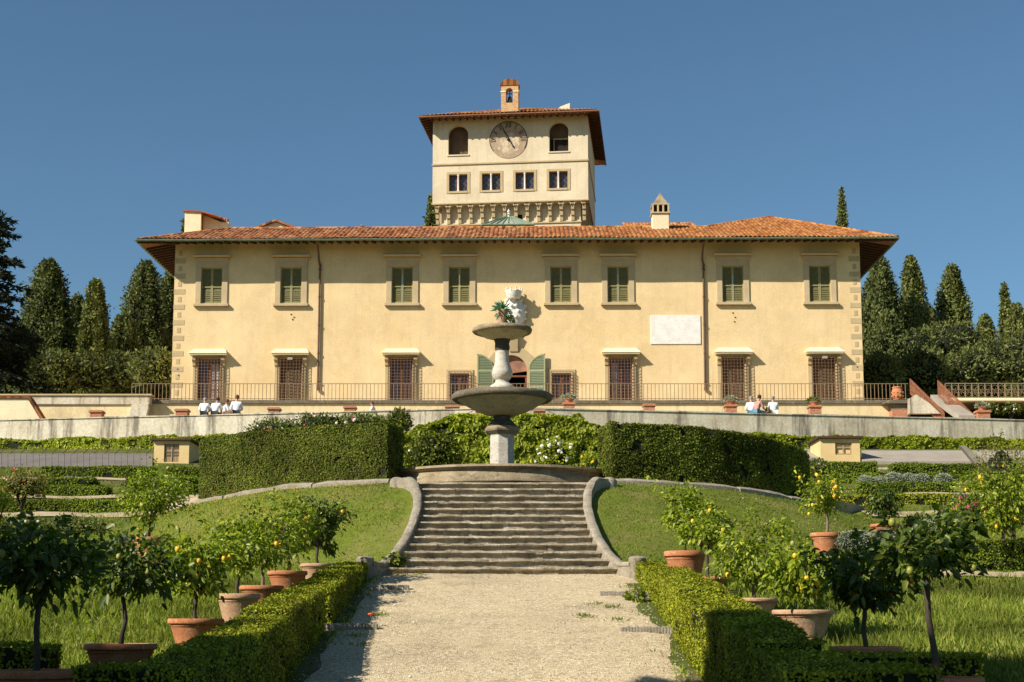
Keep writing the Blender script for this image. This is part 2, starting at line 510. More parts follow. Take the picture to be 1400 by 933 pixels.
M['core'] = simple('foliage_shade_core', (.016, .021, .007), (.009, .012, .004), 8, 0.95, 0.4)  # shade inside the foliage is put into this near-black colour
M['box'] = leafmat('box_leaves', (.135, .165, .012), (.265, .285, .018), (.38, .375, .03), 0.14, 0.7, 0.12, 0.38, 1.1, brown=.45)
M['laurel'] = leafmat('clipped_laurel_leaves', (.050, .072, .010), (.135, .165, .020), (.25, .255, .035), 0.15, 0.75, 0.12, 0.42, 0.8, brown=.5)
M['parterre'] = leafmat('parterre_box_leaves', (.075, .115, .010), (.165, .225, .018), (.26, .30, .03), 0.2, 0.75, 0.1, 0.3, 0.5)
M['lime'] = leafmat('yellow_green_leaves', (.18, .22, .010), (.33, .37, .018), (.45, .45, .035), 0.35, 0.5, 0.3, 0.25, 0.8)
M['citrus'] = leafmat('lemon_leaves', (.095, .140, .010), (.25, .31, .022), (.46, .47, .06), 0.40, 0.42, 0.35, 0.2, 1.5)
M['citrus_dark'] = leafmat('dark_citrus_leaves', (.036, .066, .009), (.09, .130, .016), (.18, .205, .028), 0.3, 0.42, 0.35, 0.2, 1.5)  # darker copy of the lemon leaf colours
M['cypress'] = leafmat('cypress_sprays', (.070, .090, .024), (.155, .172, .045), (.25, .245, .07), 0.1, 0.8, 0.1, 0.35, 0.45)
M['conifer'] = leafmat('dark_conifer_sprays', (.052, .072, .021), (.118, .138, .040), (.195, .20, .06), 0.1, 0.8, 0.1, 0.35, 0.35)
M['cedar'] = leafmat('cedar_needles', (.012, .020, .012), (.026, .036, .018), (.050, .060, .030), 0.1, 0.8, 0.1, 0.3, 0.4)
M['olive'] = leafmat('olive_green_leaves', (.080, .100, .025), (.16, .180, .05), (.24, .24, .07), 0.2, 0.7, 0.2, 0.3, 0.5)
M['silver'] = leafmat('silver_grey_leaves', (.26, .29, .19), (.35, .38, .26), (.42, .45, .32), 0.15, 0.95, 0.0, 0.12, 1.5, (1.1, 1.15, .9))
M['rose'] = leafmat('rose_leaves', (.075, .105, .022), (.145, .175, .035), (.24, .225, .07), 0.28, 0.5, 0.25, 0.25, 0.9)
M['dry'] = leafmat('yellowing_leaves', (.13, .125, .035), (.24, .215, .06), (.34, .28, .10), 0.25, 0.7, 0.12, 0.3, 0.8)
M['grass'] = leafmat('grass_blades', (.125, .165, .020), (.215, .26, .032), (.34, .33, .08), 0.36, 0.6, 0.15, 0.5, 0.4)
M['turf'] = leafmat('turf_blades', (.110, .165, .018), (.18, .24, .025), (.29, .285, .06), 0.3, 0.6, 0.15, 0.45, 0.55)
# ------------------------------------------------------------------ terrain
KD = np.array([-2000, 16, 32, 40, 46, 52, 57, 60, 62, 67, 72, 100, 130, 2500.])
KZ = np.array([-1.6, -1.6, 1.0, 2.5, 3.75, 4.95, 6.0, 6.6, 7.0, 7.9, 8.2, 9.0, 11.2, 11.2])
CX, CY, CR = -0.25, 50.0, 12.45          # the round fountain terrace
ZTER = 3.5


def zl(d): return np.interp(d, KD, KZ)


def kerb_z(th): return np.interp(th, [0, .23, .50, .75, .95, 1.15], [3.6, 3.58, 3.50, 3.25, 2.9, 2.9])


def bank(x, d):
    """height of the grass bank that carries the fountain terrace"""
    x = np.asarray(x, float); d = np.asarray(d, float)
    base = zl(d)
    r = np.hypot(x - CX, d - CY); th = np.arctan2(np.abs(x - CX), np.maximum(CY - d, 0.01))
    w = np.clip(6.2 - 4.2 * th / 0.785, 1.4, 6.2)
    t = np.clip((r - CR) / w, 0, 1)
    t = t * t * (3 - 2 * t) * 0.35 + t * 0.65
    z = np.maximum(kerb_z(th) * (1 - t) + base * t, base)
    return np.where((d > CY) | (r > CR + w), base, z)


def Hs(x, d):
    """height of whatever is underfoot at (x, d) in the garden"""
    return float(bank(x, d)) if abs(x - CX) > 2.9 else float(zl(d))


def sheet(name, xs, ds, zf, mat, kind='structure', smooth=True):
    xx, dd = np.meshgrid(xs, ds, indexing='ij')
    zz = zf(xx, dd)
    V = np.stack([xx, dd, zz], -1).reshape(-1, 3)
    o = npmesh(name, [(V, grid_quads(len(xs), len(ds)), 0)], mat, None, smooth)
    return tag(o, kind=kind)


xs = np.unique(np.concatenate([[-2500, -900, -300, -120, -70], np.arange(-45, 45.1, 0.75), [70, 120, 300, 900, 2500]]))
ds = np.unique(np.concatenate([[-1500, -400, -100, -40, -15, 0, 8], np.arange(12, 75, 0.75), [80, 90, 100, 115, 130, 200, 500, 2400]]))


def gz(x, d):
    p = np.stack([x.ravel(), d.ravel(), 0 * x.ravel()], -1)
    n = noise(p, 0.35, 3).reshape(x.shape) * 0.04
    inner = (np.hypot(x - CX, d - CY) < CR + 7) & (d < CY)
    return zl(d) + np.where((np.abs(x) < 40) & (d < 62) & (d > 10), n, 0) - np.where(inner & (np.abs(x - CX) > 2.9) | (np.abs(x - CX) < 2.3), 0.12, 0.0)


sheet('ground', xs, ds, gz, M['ground'])

# gravel path up to the stairs, with ragged edges
SC_X = -0.25
pd = np.arange(8, 32.8, 0.3)
pu = np.linspace(-1, 1, 26)
uu, dd = np.meshgrid(pu, pd, indexing='ij')
edge = 2.92 + 0.10 * noise(np.stack([dd.ravel(), np.sign(uu).ravel() * 9, 0 * dd.ravel()], -1), 0.5, 5).reshape(dd.shape)
xx = SC_X + uu * edge
zz = zl(dd) + 0.03 + 0.03 * noise(np.stack([xx.ravel(), dd.ravel(), 0 * xx.ravel()], -1), 0.5, 8).reshape(dd.shape) - 0.06 * np.abs(uu) ** 10
tag(npmesh('gravel_path', [(np.stack([xx, dd, zz], -1).reshape(-1, 3), grid_quads(len(pu), len(pd)), 0)], M['gravel'], None, True), kind='structure')


def pathz(x, d): return float(zl(d)) + 0.03


# loose stones on the path: nobody could count them
n = 9000
px_ = SC_X + rng.uniform(-2.85, 2.85, n); pd_ = rng.uniform(18.5, 32.2, n)
s_ = rng.uniform(0.006, 0.016, n) * (1 + (rng.random(n) > .97) * 1.0)
base = np.stack([px_, pd_, zl(pd_) + 0.032], -1)
oc = np.array([[1, 0, 0], [0, 1, 0], [-1, 0, 0], [0, -1, 0], [0, 0, .8]])
V = (base[:, None, :] + oc[None] * s_[:, None, None] * rng.uniform(.6, 1.3, (n, 5, 1))).reshape(-1, 3)
b5 = np.arange(n)[:, None] * 5
Q = np.stack([b5 + [0, 1, 4, 4], b5 + [1, 2, 4, 4], b5 + [2, 3, 4, 4], b5 + [3, 0, 4, 4]], 1).reshape(-1, 4)
me = bpy.data.meshes.new('loose_gravel'); me.from_pydata(V.tolist(), [], Q[:, :3].tolist())
peb = leafmat('loose_stones', (.30, .235, .15), (.50, .42, .30), (.72, .66, .54), 0.0, 0.9, 0.1)
me.materials.append(peb)
tag(link('loose_gravel', me), kind='stuff')

# ------------------------------------------------------------------ stairs
STX = -0.23
D0, TREAD, NST = 32.0, 0.385, 13
Z0 = Z(788, D0)
ZT = Z(659.5, D0 + 12 * TREAD)
RIS = (ZT - Z0) / NST
ZTER = ZT
ck_d = np.array([31.55, 32.0, 32.6, 33.3, 34.1, 35.0, 35.8, 36.4, 36.9, 37.15])
ck_x = np.array([2.78, 2.55, 2.30, 2.13, 2.03, 1.98, 2.03, 2.16, 2.38, 2.62])


def cheek_x(d): return np.interp(d, ck_d, ck_x)


stairs = thing('staircase', 'weathered stone staircase between two curved cheek walls, climbing to the fountain', 'staircase', (STX, D0, Z0))
for i in range(NST):
    y0 = i * TREAD
    hw = float(cheek_x(D0 + y0 + 0.1)) + 0.12
    if i == 0: hw = 2.72
    if i == 1: hw = 2.58
    z1 = (i + 1) * RIS
    # a step of several blocks with a rounded nosing, slightly uneven
    mb = MB()
    cuts = [-hw] + sorted(random.uniform(-hw * .75, hw * .75) for _ in range(random.choice((1, 2, 2, 3)))) + [hw]
    cuts = [cuts[0]] + [c for c, nx in zip(cuts[1:-1], cuts[2:]) if nx - c > .3] + [cuts[-1]]
    for a, b in zip(cuts[:-1], cuts[1:]):
        dz = random.uniform(-.008, .008); dy = random.uniform(-.014, .014)
        k = max(2, int((b - a) / 0.16))
        prof = [(0.05, z1 - RIS - .04), (0.05, z1 - 0.075), (.0, z1 - 0.066), (-0.038, z1 - 0.04), (-0.024, z1 - 0.006), (0.03, z1), (TREAD + .09, z1 + .004), (TREAD + .09, z1 - RIS - .04)]
        vs = []
        for q in range(k + 1):
            t = a + .003 + (b - a - .006) * q / k
            for w, (yy, zq) in enumerate(prof):
                e = (random.uniform(-.009, .009) if 1 <= w <= 5 else 0)
                chip = -0.026 if (w in (3, 4) and random.random() < .16) else 0
                vs.append((t, y0 + yy + dy + e - chip, zq + dz + e * .7 + chip * .6))
        m = len(prof)
        fs = [(q * m + w, q * m + (w + 1) % m, (q + 1) * m + (w + 1) % m, (q + 1) * m + w) for q in range(k) for w in range(m)]
        fs += [tuple(range(m - 1, -1, -1)), tuple(k * m + w for w in range(m))]
        mb.add(vs, fs)
    mb.build('step', M['step'], stairs, smooth=40)

for sgn in (-1, 1):
    mb = MB(); vs = []
    dd_ = np.concatenate([np.linspace(31.55, 37.1, 40)])
    sect = [(-.02, -0.6), (-.02, .0), (-.045, .02), (-.05, .06), (-.03, .095), (.02, .115), (.10, .118), (.155, .09), (.165, .03), (.15, -.6)]
    for d in dd_:
        x = float(cheek_x(d)); e = 0.02
        tx = (float(cheek_x(d + e)) - float(cheek_x(d - e))) / (2 * e)
        nn = Vector((1, -tx, 0)).normalized()
        zs = (max(0, (d - D0)) / TREAD) * RIS + RIS * .9 + 0.02
        zs = min(zs, ZT - Z0 + .02)
        for (o, h) in sect:
            p = Vector((x, d, 0)) + nn * (o)
            vs.append((sgn * p.x, p.y - D0, zs + h + random.uniform(-.006, .006)))
    m = len(sect)
    fs = [(q * m + w, q * m + w + 1, (q + 1) * m + w + 1, (q + 1) * m + w) for q in range(len(dd_) - 1) for w in range(m - 1)]
    fs += [tuple(range(m)), tuple((len(dd_) - 1) * m + w for w in range(m - 1, -1, -1))]
    ck = mb.add(vs, fs).build('cheek_wall', M['kerb'], stairs, smooth=40)
    pb = MB()
    pb.lathe([(.17, -.6), (.17, .10), (.19, .13), (.19, .20), (.15, .235), (.05, .25)], 14, (sgn * 2.93, -.42, RIS * .9), wob=.03)
    pb.build('end_block', M['kerb'], ck, smooth=40)
    pb = MB()
    pb.lathe([(.19, -.5), (.20, .05), (.17, .11), (.10, .15), (.04, .16)], 14, (sgn * 2.70, 5.18, ZT - Z0 + .02), wob=.10)
    pb.build('end_block', M['kerb'], ck, smooth=40)

# lawns on the bank, one on each side of the stairs
for sgn, lab in ((-1, 'left'), (1, 'right')):
    ds_ = np.concatenate([np.arange(29.5, 37.3, 0.2), np.arange(37.5, 50, 0.4)])
    us = np.concatenate([np.linspace(0, 1, 30) ** 1.1])
    dd, uu = np.meshgrid(ds_, us, indexing='ij')
    x0 = np.where(dd < 31.4, 2.95, cheek_x(np.clip(dd, 31.55, 37.15)) + .12)
    wid = 13.5
    xx = STX + sgn * (x0 + uu * wid)
    zz = bank(xx, dd)
    r_ = np.hypot(xx - CX, dd - CY)
    zz = np.where(r_ < CR, np.minimum(zz, 3.45), zz)
    zz = zz + 0.025 * noise(np.stack([xx.ravel(), dd.ravel(), zz.ravel()], -1), .6, 17).reshape(zz.shape) + .02
    tag(npmesh('lawn', [(np.stack([xx, dd, zz], -1).reshape(-1, 3), grid_quads(len(ds_), len(us)), 0)], M['lawn'], None, True), kind='structure')

# fountain terrace floor
mb = MB()
mb.lathe([(CR - .15, -.6), (CR - .15, 0)], 96, (CX, CY, ZTER + .0))
tag(mb.build('terrace_floor', M['earth_path']), kind='structure')

# rough kerb stones round the terrace edge, one long line on each side
def kerb_row(sgn, a0, a1, label):
    vs = []; mb = MB(); th = a0
    while th < a1:
        ln = random.uniform(.9, 2.2) / CR
        t1 = min(th + ln, a1)
        k = 5; ring = []
        w = random.uniform(.17, .22); h = random.uniform(.11, .16)
        for q in range(k + 1):
            t = th + .0008 + (t1 - th - .0016) * q / k
            e = 0.8 if q in (0, k) else 1.0
            for (o, z) in ((-w, -.35), (-w * .95, h * .5 * e), (-w * .4, h * e), (w * .5, h * e), (w, h * .5 * e), (w, -.35)):
                rr = CR + o + random.uniform(-.015, .015)
                ring.append((CX + sgn * rr * math.sin(t), CY - rr * math.cos(t), float(kerb_z(t)) + z + random.uniform(-.012, .012)))
        fs = [(q * 6 + j, q * 6 + j + 1, q * 6 + 7 + j, q * 6 + 6 + j) for q in range(k) for j in range(5)]
        fs += [tuple(range(6)), tuple(k * 6 + j for j in range(5, -1, -1))]
        mb.add(ring, fs); th = t1
    o = mb.build('stone_kerb', M['kerb'], smooth=50)
    tag(o, label, 'kerb')


kerb_row(-1, .235, 1.05, 'pale stone kerb along the foot of the sunlit arc hedge')
kerb_row(1, .235, 1.05, 'pale rough stone kerb running along the foot of the shaded dark arc hedge')

# stone drain strips laid across the path
def drain(x0, x1, d, label, skew=0.0):
    mb = MB(); nrib = int((x1 - x0) / .05)
    for i in range(nrib):
        a = x0 + (x1 - x0) * i / nrib; b = x0 + (x1 - x0) * (i + 1) / nrib
        y = d + skew * (a - x0)
        mb.box(a + .002, b - .002, y - .06, y + .10, pathz(a, d) - .2, pathz(a, d) + .09 + random.uniform(-.008, .008))
    o = mb.build('drain_strip', M['drain'], bevel=.008)
    tag(o, label, 'drain')


drain(X(815, 828, 30), X(880, 828, 30), 28.7, 'ribbed grey stone drain strip in the gravel closer to the stairs, beside the sunlit hedge', -.03)
drain(X(852, 886, 24), X(942, 886, 24), 24.6, 'ribbed grey stone drain strip in the gravel farther from the stairs, beside the sunlit hedge', -.08)
drain(X(432, 884, 24.4), X(512, 884, 24.4), 24.9, 'grey stone drain strip in the shade of the clipped hedge beside an orange flower', .03)
drain(X(500, 818, 29), X(556, 818, 29), 29.6, 'small grey stone drain strip lying in hedge shade close to the bottom step', .03)

# ------------------------------------------------------------------ fountain
FD = 41.0
FX = X(686.5, 560, FD)
fz = ZTER
ft = thing('fountain', 'tall two-bowled stone fountain standing in a round stone pool above the staircase', 'fountain', (FX, FD, fz))
rel = lambda py, dd=FD: Z(py, dd) - fz
RP = 3.42
zr = Z(633.5, FD - RP) - fz
mb = MB()
mb.lathe([(RP - .16, -.3), (RP - .16, .03), (RP - .08, .06), (RP - .03, .14), (RP - .06, zr - .27), (RP - .10, zr - .22), (RP - .10, zr - .13), (RP - .04, zr - .12), (RP + .02, zr - .07), (RP, zr - .01), (RP - .06, zr), (RP - .42, zr), (RP - .45, zr - .04), (RP - .45, -.3)], 96, caps=False)
mb.build('pool_wall', M['fount'], ft, smooth=40)
# joints of the wall as thin recessed-looking stone slips
mb = MB()
mb.lathe([(.01, zr - .2), (RP - .46, zr - .2)], 64, caps=False)
t = NT('pool_water'); t.bump(t.noise(6, 3), .05, .01)
mb.build('water', t.done((.03, .045, .03), 0.05, 0.5), ft)
z592, z583, z575 = rel(591), rel(584), rel(575)
mb = MB()
mb.lathe([(.62, -.1), (.62, .16), (.52, .22), (.45, .26), (.40, .34), (.365, .42), (.355, z592 - .12), (.38, z592 - .08)], 8, a0=pi / 8 + .1)
ped = mb.build('pedestal', M['marble'], ft, bevel=.02)
mb = MB()
mb.lathe([(.36, z592 - .1), (.42, z592 - .06), (.50, z592), (.52, z592 + .04), (.52, z583 - .05), (.46, z583)], 8, a0=pi / 8 + .1)
mb.build('capital', M['fount'], ped, bevel=.015)
zb = rel(568); zl_rim = rel(545)
mb = MB()
mb.lathe([(.40, z583 - .02), (.42, z583 + .03), (.36, z583 + .10), (.30, z583 + .16), (.25, z575), (.235, z575 + .06), (.26, zb), (.30, zb + .04)], 28)
mb.build('stem', M['darkstone'], ft, smooth=40)
RB = 1.435
mb = MB()
mb.lathe([(.25, zb - .02), (.40, zb + .0), (.70, zb + .10), (1.00, zb + .26), (1.20, zl_rim - .10), (RB - .12, zl_rim - .03), (RB - .14, zl_rim + .02), (1.0, zl_rim - .08), (.5, zl_rim - .22), (.05, zl_rim - .25)], 72, caps=False, wob=.008)
bowl = mb.build('lower_bowl', M['bowl'], ft, smooth=40)
mb = MB()
mb.lathe([(RB - .16, zl_rim - .05)] + [(RB - .10 + .10 * math.cos(a), zl_rim + .02 + .105 * math.sin(a)) for a in np.linspace(-1.9, 2.4, 14)] + [(RB - .2, zl_rim + .02)], 72, caps=False, wob=.006)
mb.build('rim', M['coping'], bowl, smooth=50)
z0_, z1_ = zl_rim - .26, rel(528)
zc = rel(498); zt = rel(465)
prof = [(.34, z0_), (.36, z1_ - .04), (.34, z1_), (.26, z1_ + .05), (.20, z1_ + .10), (.19, z1_ + .16), (.235, z1_ + .20), (.29, z1_ + .30), (.30, z1_ + .38), (.27, z1_ + .47), (.215, zc), (.20, zc + .06), (.195, rel(480))]
mb = MB(); mb.lathe(prof, 28, wob=.01)
mb.build('baluster', M['marble'], ft, smooth=40)
mb = MB(); mb.lathe([(.20, rel(480) - .005), (.215, rel(476)), (.205, rel(470)), (.23, zt), (.27, zt + .06)], 24, wob=.02)
mb.build('collar', M['darkstone'], ft, smooth=40)
zu = rel(453.5)
RU = .855
mb = MB()
mb.lathe([(.2, zt), (.30, zt + .02), (.52, zu - .16), (.68, zu - .06), (RU - .08, zu - .02), (RU - .10, zu + .02), (.5, zu - .05), (.05, zu - .10)], 56, caps=False, wob=.012)
ub = mb.build('upper_bowl', M['bowl'], ft, smooth=40)
mb = MB()
mb.lathe([(RU - .12, zu - .04)] + [(RU - .075 + .075 * math.cos(a), zu + .02 + .08 * math.sin(a)) for a in np.linspace(-1.9, 2.4, 12)] + [(RU - .15, zu)], 56, caps=False, wob=.012)
mb.build('rim', M['fount'], ub, smooth=50)
mb = MB(); mb.lathe([(.30, zu - .12), (.30, zu + .10), (.24, zu + .13)], 16)
mb.build('bowl_block', M['bowl'], ub)
ZPLANT = fz + zu + .13
# ------------------------------------------------------------------ the villa
ZB = Z(549, 77) - .18                     # upper terrace floor
VA = R(-0.75)
VF = Frame(0, 80.0, ZB, VA)
villa = thing('villa', 'long two-storey villa of yellow plaster with green shutters and a wide tiled hip roof', 'villa', (0, 80.0, ZB), VA)
F = VF.at
uL, uR = F(236, 470)[0], F(1179, 470)[0]
zE = F(700, 327.5, -1.45)[1]                # eave height
OV = 1.45
DEP = 26.0
WT = 0.25
zu0, zu1 = F(289, 415.5)[1], F(289, 366)[1]     # upper shutters
zu0 += .0
upx = [289.5, 398, 550, 628, 767, 845, 1002, 1121]
UW = [F(p, 390)[0] for p in upx]
gpx = [285.5, 397.5, 548.5, 849, 1003, 1127]
GW = [F(p, 515)[0] for p in gpx]
zg1 = F(287, 491)[1]
ghw = 0.62
spx = [628.5, 768]
SWN = [F(p, 528)[0] for p in spx]
zs0, zs1 = F(628, 547)[1], F(628, 511)[1]
du = F(699, 520)[0]; dhw = 0.93
dz1 = F(699, 484.5)[1]
ops = [(u - .59, u + .59, zu0, zu1) for u in UW] + [(u - ghw, u + ghw, .12, zg1) for u in GW] + [(u - .52, u + .52, zs0, zs1) for u in SWN] + [(du - dhw, du + dhw, 0.0, dz1)]


def holed_wall(mb, u0, u1, z0, z1, ops, y=0.0, depth=WT, m=0):
    us = sorted({u0, u1, *[o[0] for o in ops], *[o[1] for o in ops]})
    zs = sorted({z0, z1, *[o[2] for o in ops], *[o[3] for o in ops]})
    for a, b in zip(us[:-1], us[1:]):
        for c, d in zip(zs[:-1], zs[1:]):
            um, zm = (a + b) / 2, (c + d) / 2
            if any(o[0] < um < o[1] and o[2] < zm < o[3] for o in ops): continue
            mb.quad((a, y, c), (b, y, c), (b, y, d), (a, y, d), m)
    for a, b, c, d in ops:
        e = y + depth
        mb.quad((a, y, c), (a, y, d), (a, e, d), (a, e, c), m)
        mb.quad((b, y, d), (b, y, c), (b, e, c), (b, e, d), m)
        mb.quad((a, y, d), (b, y, d), (b, e, d), (a, e, d), m)
        mb.quad((b, y, c), (a, y, c), (a, e, c), (b, e, c), m)


mb = MB()
holed_wall(mb, uL, uR, -.5, zE + .35, ops)
zt_ = zE + .35
mb.quad((uL, DEP, -.5), (uL, 0, -.5), (uL, 0, zt_), (uL, DEP, zt_))
mb.quad((uR, 0, -.5), (uR, DEP, -.5), (uR, DEP, zt_), (uR, 0, zt_))
mb.quad((uR, DEP, -.5), (uL, DEP, -.5), (uL, DEP, zt_), (uR, DEP, zt_))
mb.build('wall', M['stucco'], villa)

# quoins at both corners
for side in (-1, 1):
    mb = MB(); z = .0; k = 0
    while z < zE - .25:
        w = .62 if k % 2 else .42
        h = .42
        a, b = (uL - .012, uL + w) if side < 0 else (uR - w, uR + .012)
        if k % 1 == 0: mb.box(a + (.22 if side < 0 and k % 2 == 0 else 0), b - (.22 if side > 0 and k % 2 == 0 else 0), -.014, .3, z + .13, z + h, 0)
        z += h + .02; k += 1
    mb.build('quoin', M['quoin'], villa, bevel=.006)


def shutter_leaf(w, h, slat=.125, arch=None):
    """louvred leaf: frame and slats, hinged at x=0, lying in +x; returns (frame MB, slat MB)"""
    f, s = MB(), MB()
    t = .055
    top = lambda x: h
    f.box(0, t, 0, .045, 0, h); f.box(w - t, w, 0, .045, 0, h)
    for z in (0, h * .45, h - t * 1.2): f.box(t, w - t, .003, .042, z, z + t * 1.2)
    z = t * 1.2
    while z < h - t * 2:
        if not (h * .45 - slat < z < h * .45 + t * 1.2):
            s.add([(t, .008, z), (w - t, .008, z), (w - t, .038, z + slat * .95), (t, .038, z + slat * .95),
                   (t, .016, z - .008), (w - t, .016, z - .008), (w - t, .046, z + slat * .95 - .008), (t, .046, z + slat * .95 - .008)],
                  [(0, 1, 2, 3), (7, 6, 5, 4), (0, 4, 5, 1), (3, 2, 6, 7)])
        z += slat
    s.quad((t, .05, t), (w - t, .05, t), (w - t, .05, h - t), (t, .05, h - t), 0)
    return f, s


# upper windows: one built, the others copied
def upper_window():
    H = zu1 - zu0
    mb = MB()
    a, b = .59, .90
    mb.box(-b, -a, -.07, .10, -.02, H + .02); mb.box(a, b, -.07, .10, -.02, H + .02)
    mb.box(-b, b, -.075, .10, H + .022, H + .32)
    mb.box(-b - .02, b + .02, -.10, .10, H + .322, H + .50)
    w = mb.build('window', M['serena'], villa, bevel=.012)
    mb = MB()
    mb.prism([(-.0, H + .502), (-.34, H + .57), (-.36, H + .64), (-.30, H + .68), (.0, H + .70)], -1.06, 1.06, axis='x')
    mb.box(-1.0, 1.0, -.2, .0, H + .46, H + .50)
    mb.build('cornice', M['serena'], w, bevel=.01)
    mb = MB(); mb.box(-.98, .98, -.20, .22, -.17, -.022); mb.box(-.92, .92, -.10, .0, -.25, -.172)
    mb.build('sill', M['serena'], w, bevel=.015)
    for sg in (-1, 1):
        f, s = shutter_leaf(.575, H - .02)
        fo = f.build('shutter', M['shutter_frame'], w, bevel=.004)
        so = s.build('slat_panel', M['shutter'], None)
        me = fo.data
        # join frame and slats into one leaf mesh of two materials
        both = MB(); both.add(f.v, f.f, 0); both.add(s.v, s.f, 1)
        bpy.data.objects.remove(fo); bpy.data.objects.remove(so)
        lf = both.build('shutter', [M['shutter_frame'], M['shutter']], w)
        lf.location = (sg * -.583 if sg > 0 else .583, .07, .01)
        if sg < 0:
            lf.scale = (-1, 1, 1)
    return w


w0 = upper_window()
UPW = []
for i, u in enumerate(UW):
    w = w0 if i == 0 else copy_tree(w0, villa)
    w.location = (u, 0, zu0)
    UPW.append(w)


def grille_mb(hw, z0, z1, out, step=.175):
    mb = MB(); r = .010
    n = int(round(2 * hw / step))
    for i in range(n + 1):
        u = -hw + 2 * hw * i / n
        mb.box(u - r, u + r, -out - r, -out + r, z0, z1)
    for sg in (-1, 1):
        for k in range(1, 2):
            y = -out * k / 2
            mb.box(sg * hw - r, sg * hw + r, y - r, y + r, z0, z1)
    m = int(round((z1 - z0) / step))
    for j in range(m + 1):
        z = z0 + (z1 - z0) * j / m
        mb.box(-hw - r, hw + r, -out - r * 1.2, -out + r * .8, z - r, z + r)
        for sg in (-1, 1): mb.box(sg * hw - r, sg * hw + r, -out, 0, z - r, z + r)
    return mb


def wood_window(hw, z0, z1, panes, mat, parent, solid=False, curtain=None):
    """two hinged leaves with small panes; glass and curtain as sub-parts"""
    mb = MB(); y = .14
    mb.box(-hw, -hw + .09, y, y + .08, z0, z1); mb.box(hw - .09, hw, y, y + .08, z0, z1)
    mb.box(-hw + .09, hw - .09, y, y + .08, z1 - .10, z1); mb.box(-hw + .09, hw - .09, y, y + .08, z0, z0 + .14)
    mb.box(-.07, .07, y - .01, y + .08, z0 + .14, z1 - .10)
    if solid:
        for sg in (-1, 1):
            a, b = (.075, hw - .092) if sg > 0 else (-hw + .092, -.075)
            k = 3
            for j in range(k):
                c = z0 + .16 + (z1 - z0 - .28) * j / k; d = z0 + .12 + (z1 - z0 - .28) * (j + 1) / k
                mb.box(a + .03, b - .03, y + .015, y + .05, c + .03, d - .03)
            mb.box(a, b, y + .03, y + .06, z0 + .142, z1 - .102)
    else:
        nx, nz = panes
        for sg in (-1, 1):
            a, b = (.07, hw - .09) if sg > 0 else (-hw + .09, -.07)
            for i in range(1, nx):
                u = a + (b - a) * i / nx
                mb.box(u - .015, u + .015, y + .01, y + .05, z0 + .14, z1 - .1)
            for j in range(1, nz):
                z = z0 + .14 + (z1 - z0 - .24) * j / nz
                mb.box(a, b, y + .012, y + .048, z - .015, z + .015)
    o = mb.build('window_frame', mat, parent)
    if not solid:
        g = MB(); g.box(-hw + .08, hw - .08, y + .06, y + .07, z0 + .1, z1 - .08)
        t = bpy.data.materials.get('window_glass') or glass_mat()
        g.build('glass', t, o)
    if curtain:
        c = MB(); a, b, c0, c1 = curtain
        nk = 14
        for i in range(nk):
            p, q = a + (b - a) * i / nk, a + (b - a) * (i + 1) / nk
            yy = y + .055 - .012 * (i % 2)
            c.quad((p, yy - .004, c0), (q, y + .043 + .012 * (i % 2) - .008, c0), (q, y + .043 + .012 * (i % 2) - .008, c1), (p, yy - .004, c1))
        c.build('curtain', M['curtain'], o)
    return o


def glass_mat():
    t = NT('window_glass')
    t.bump(t.noise(2.0, 2), 0.08, .02)
    return t.done((.035, .035, .05), 0.12, 0.6)


def ground_window(k, u):
    H = zg1
    mb = MB()
    for sg in (-1, 1):
        a, b = sorted((sg * .62, sg * .90))
        mb.box(a, b, -.05, .1, -.1, H + .02)
        # console bracket beneath the hood
        c = sg * .80
        mb.prism([(-.05, H - .44), (-.12, H - .40), (-.16, H - .22), (-.30, H - .10), (-.32, H + .02), (-.05, H + .02)], c - .11, c + .11, axis='x')
    mb.box(-.90, .90, -.055, .1, H + .022, H + .16)
    w = mb.build('window', M['quoin'], villa, bevel=.012)
    w.location = (u, 0, 0)
    hood = MB()
    hood.box(-1.02, 1.02, -.46, 0, H + .162, H + .235)
    v = [(-1.06, -.50, H + .237), (1.06, -.50, H + .237), (1.06, 0, H + .237), (-1.06, 0, H + .237),
         (-1.06, -.50, H + .27), (1.06, -.50, H + .27), (.86, .0, H + .56), (-.86, .0, H + .56)]
    hood.add(v, [(0, 1, 2, 3)[::-1], (0, 1, 5, 4), (4, 5, 6, 7), (1, 2, 6, 5), (3, 0, 4, 7)])
    hood.build('hood', M['cream'], w)
    solid = k in (1, 4, 5)
    cur = {0: (.09, .5, .3, H - .3), 3: (-.50, -.2, .3, H - .25), 2: None}.get(k)
    wood_window(ghw, .12, H, (2, 5), M['wood_brown'] if solid else M['wood_red'], w, solid, cur)
    grille_mb(.70, .05, H + .0, .30).build('grille', M['iron'], w)
    if k in (1, 5):
        l = MB(); l.box(-.14, .14, -.36, -.26, H - .12, H + .02)
        l.build('flood_light', M['cement'], w, bevel=.01)
    return w


for k, u in enumerate(GW): ground_window(k, u)

for k, u in enumerate(SWN):
    mb = MB(); H = zs1 - zs0
    mb.box(-.76, -.52, -.05, .1, -.25, H + .22); mb.box(.52, .76, -.05, .1, -.25, H + .22)
    mb.box(-.52, .52, -.05, .1, H + .002, H + .22); mb.box(-.52, .52, -.09, .1, -.25, -.002)
    w = mb.build('window', M['quoin'], villa, bevel=.012); w.location = (u, 0, zs0)
    wood_window(.52, 0, H, (2, 3), M['wood_red'], w)
    grille_mb(.60, -.1, H + .08, .2).build('grille', M['iron'], w)

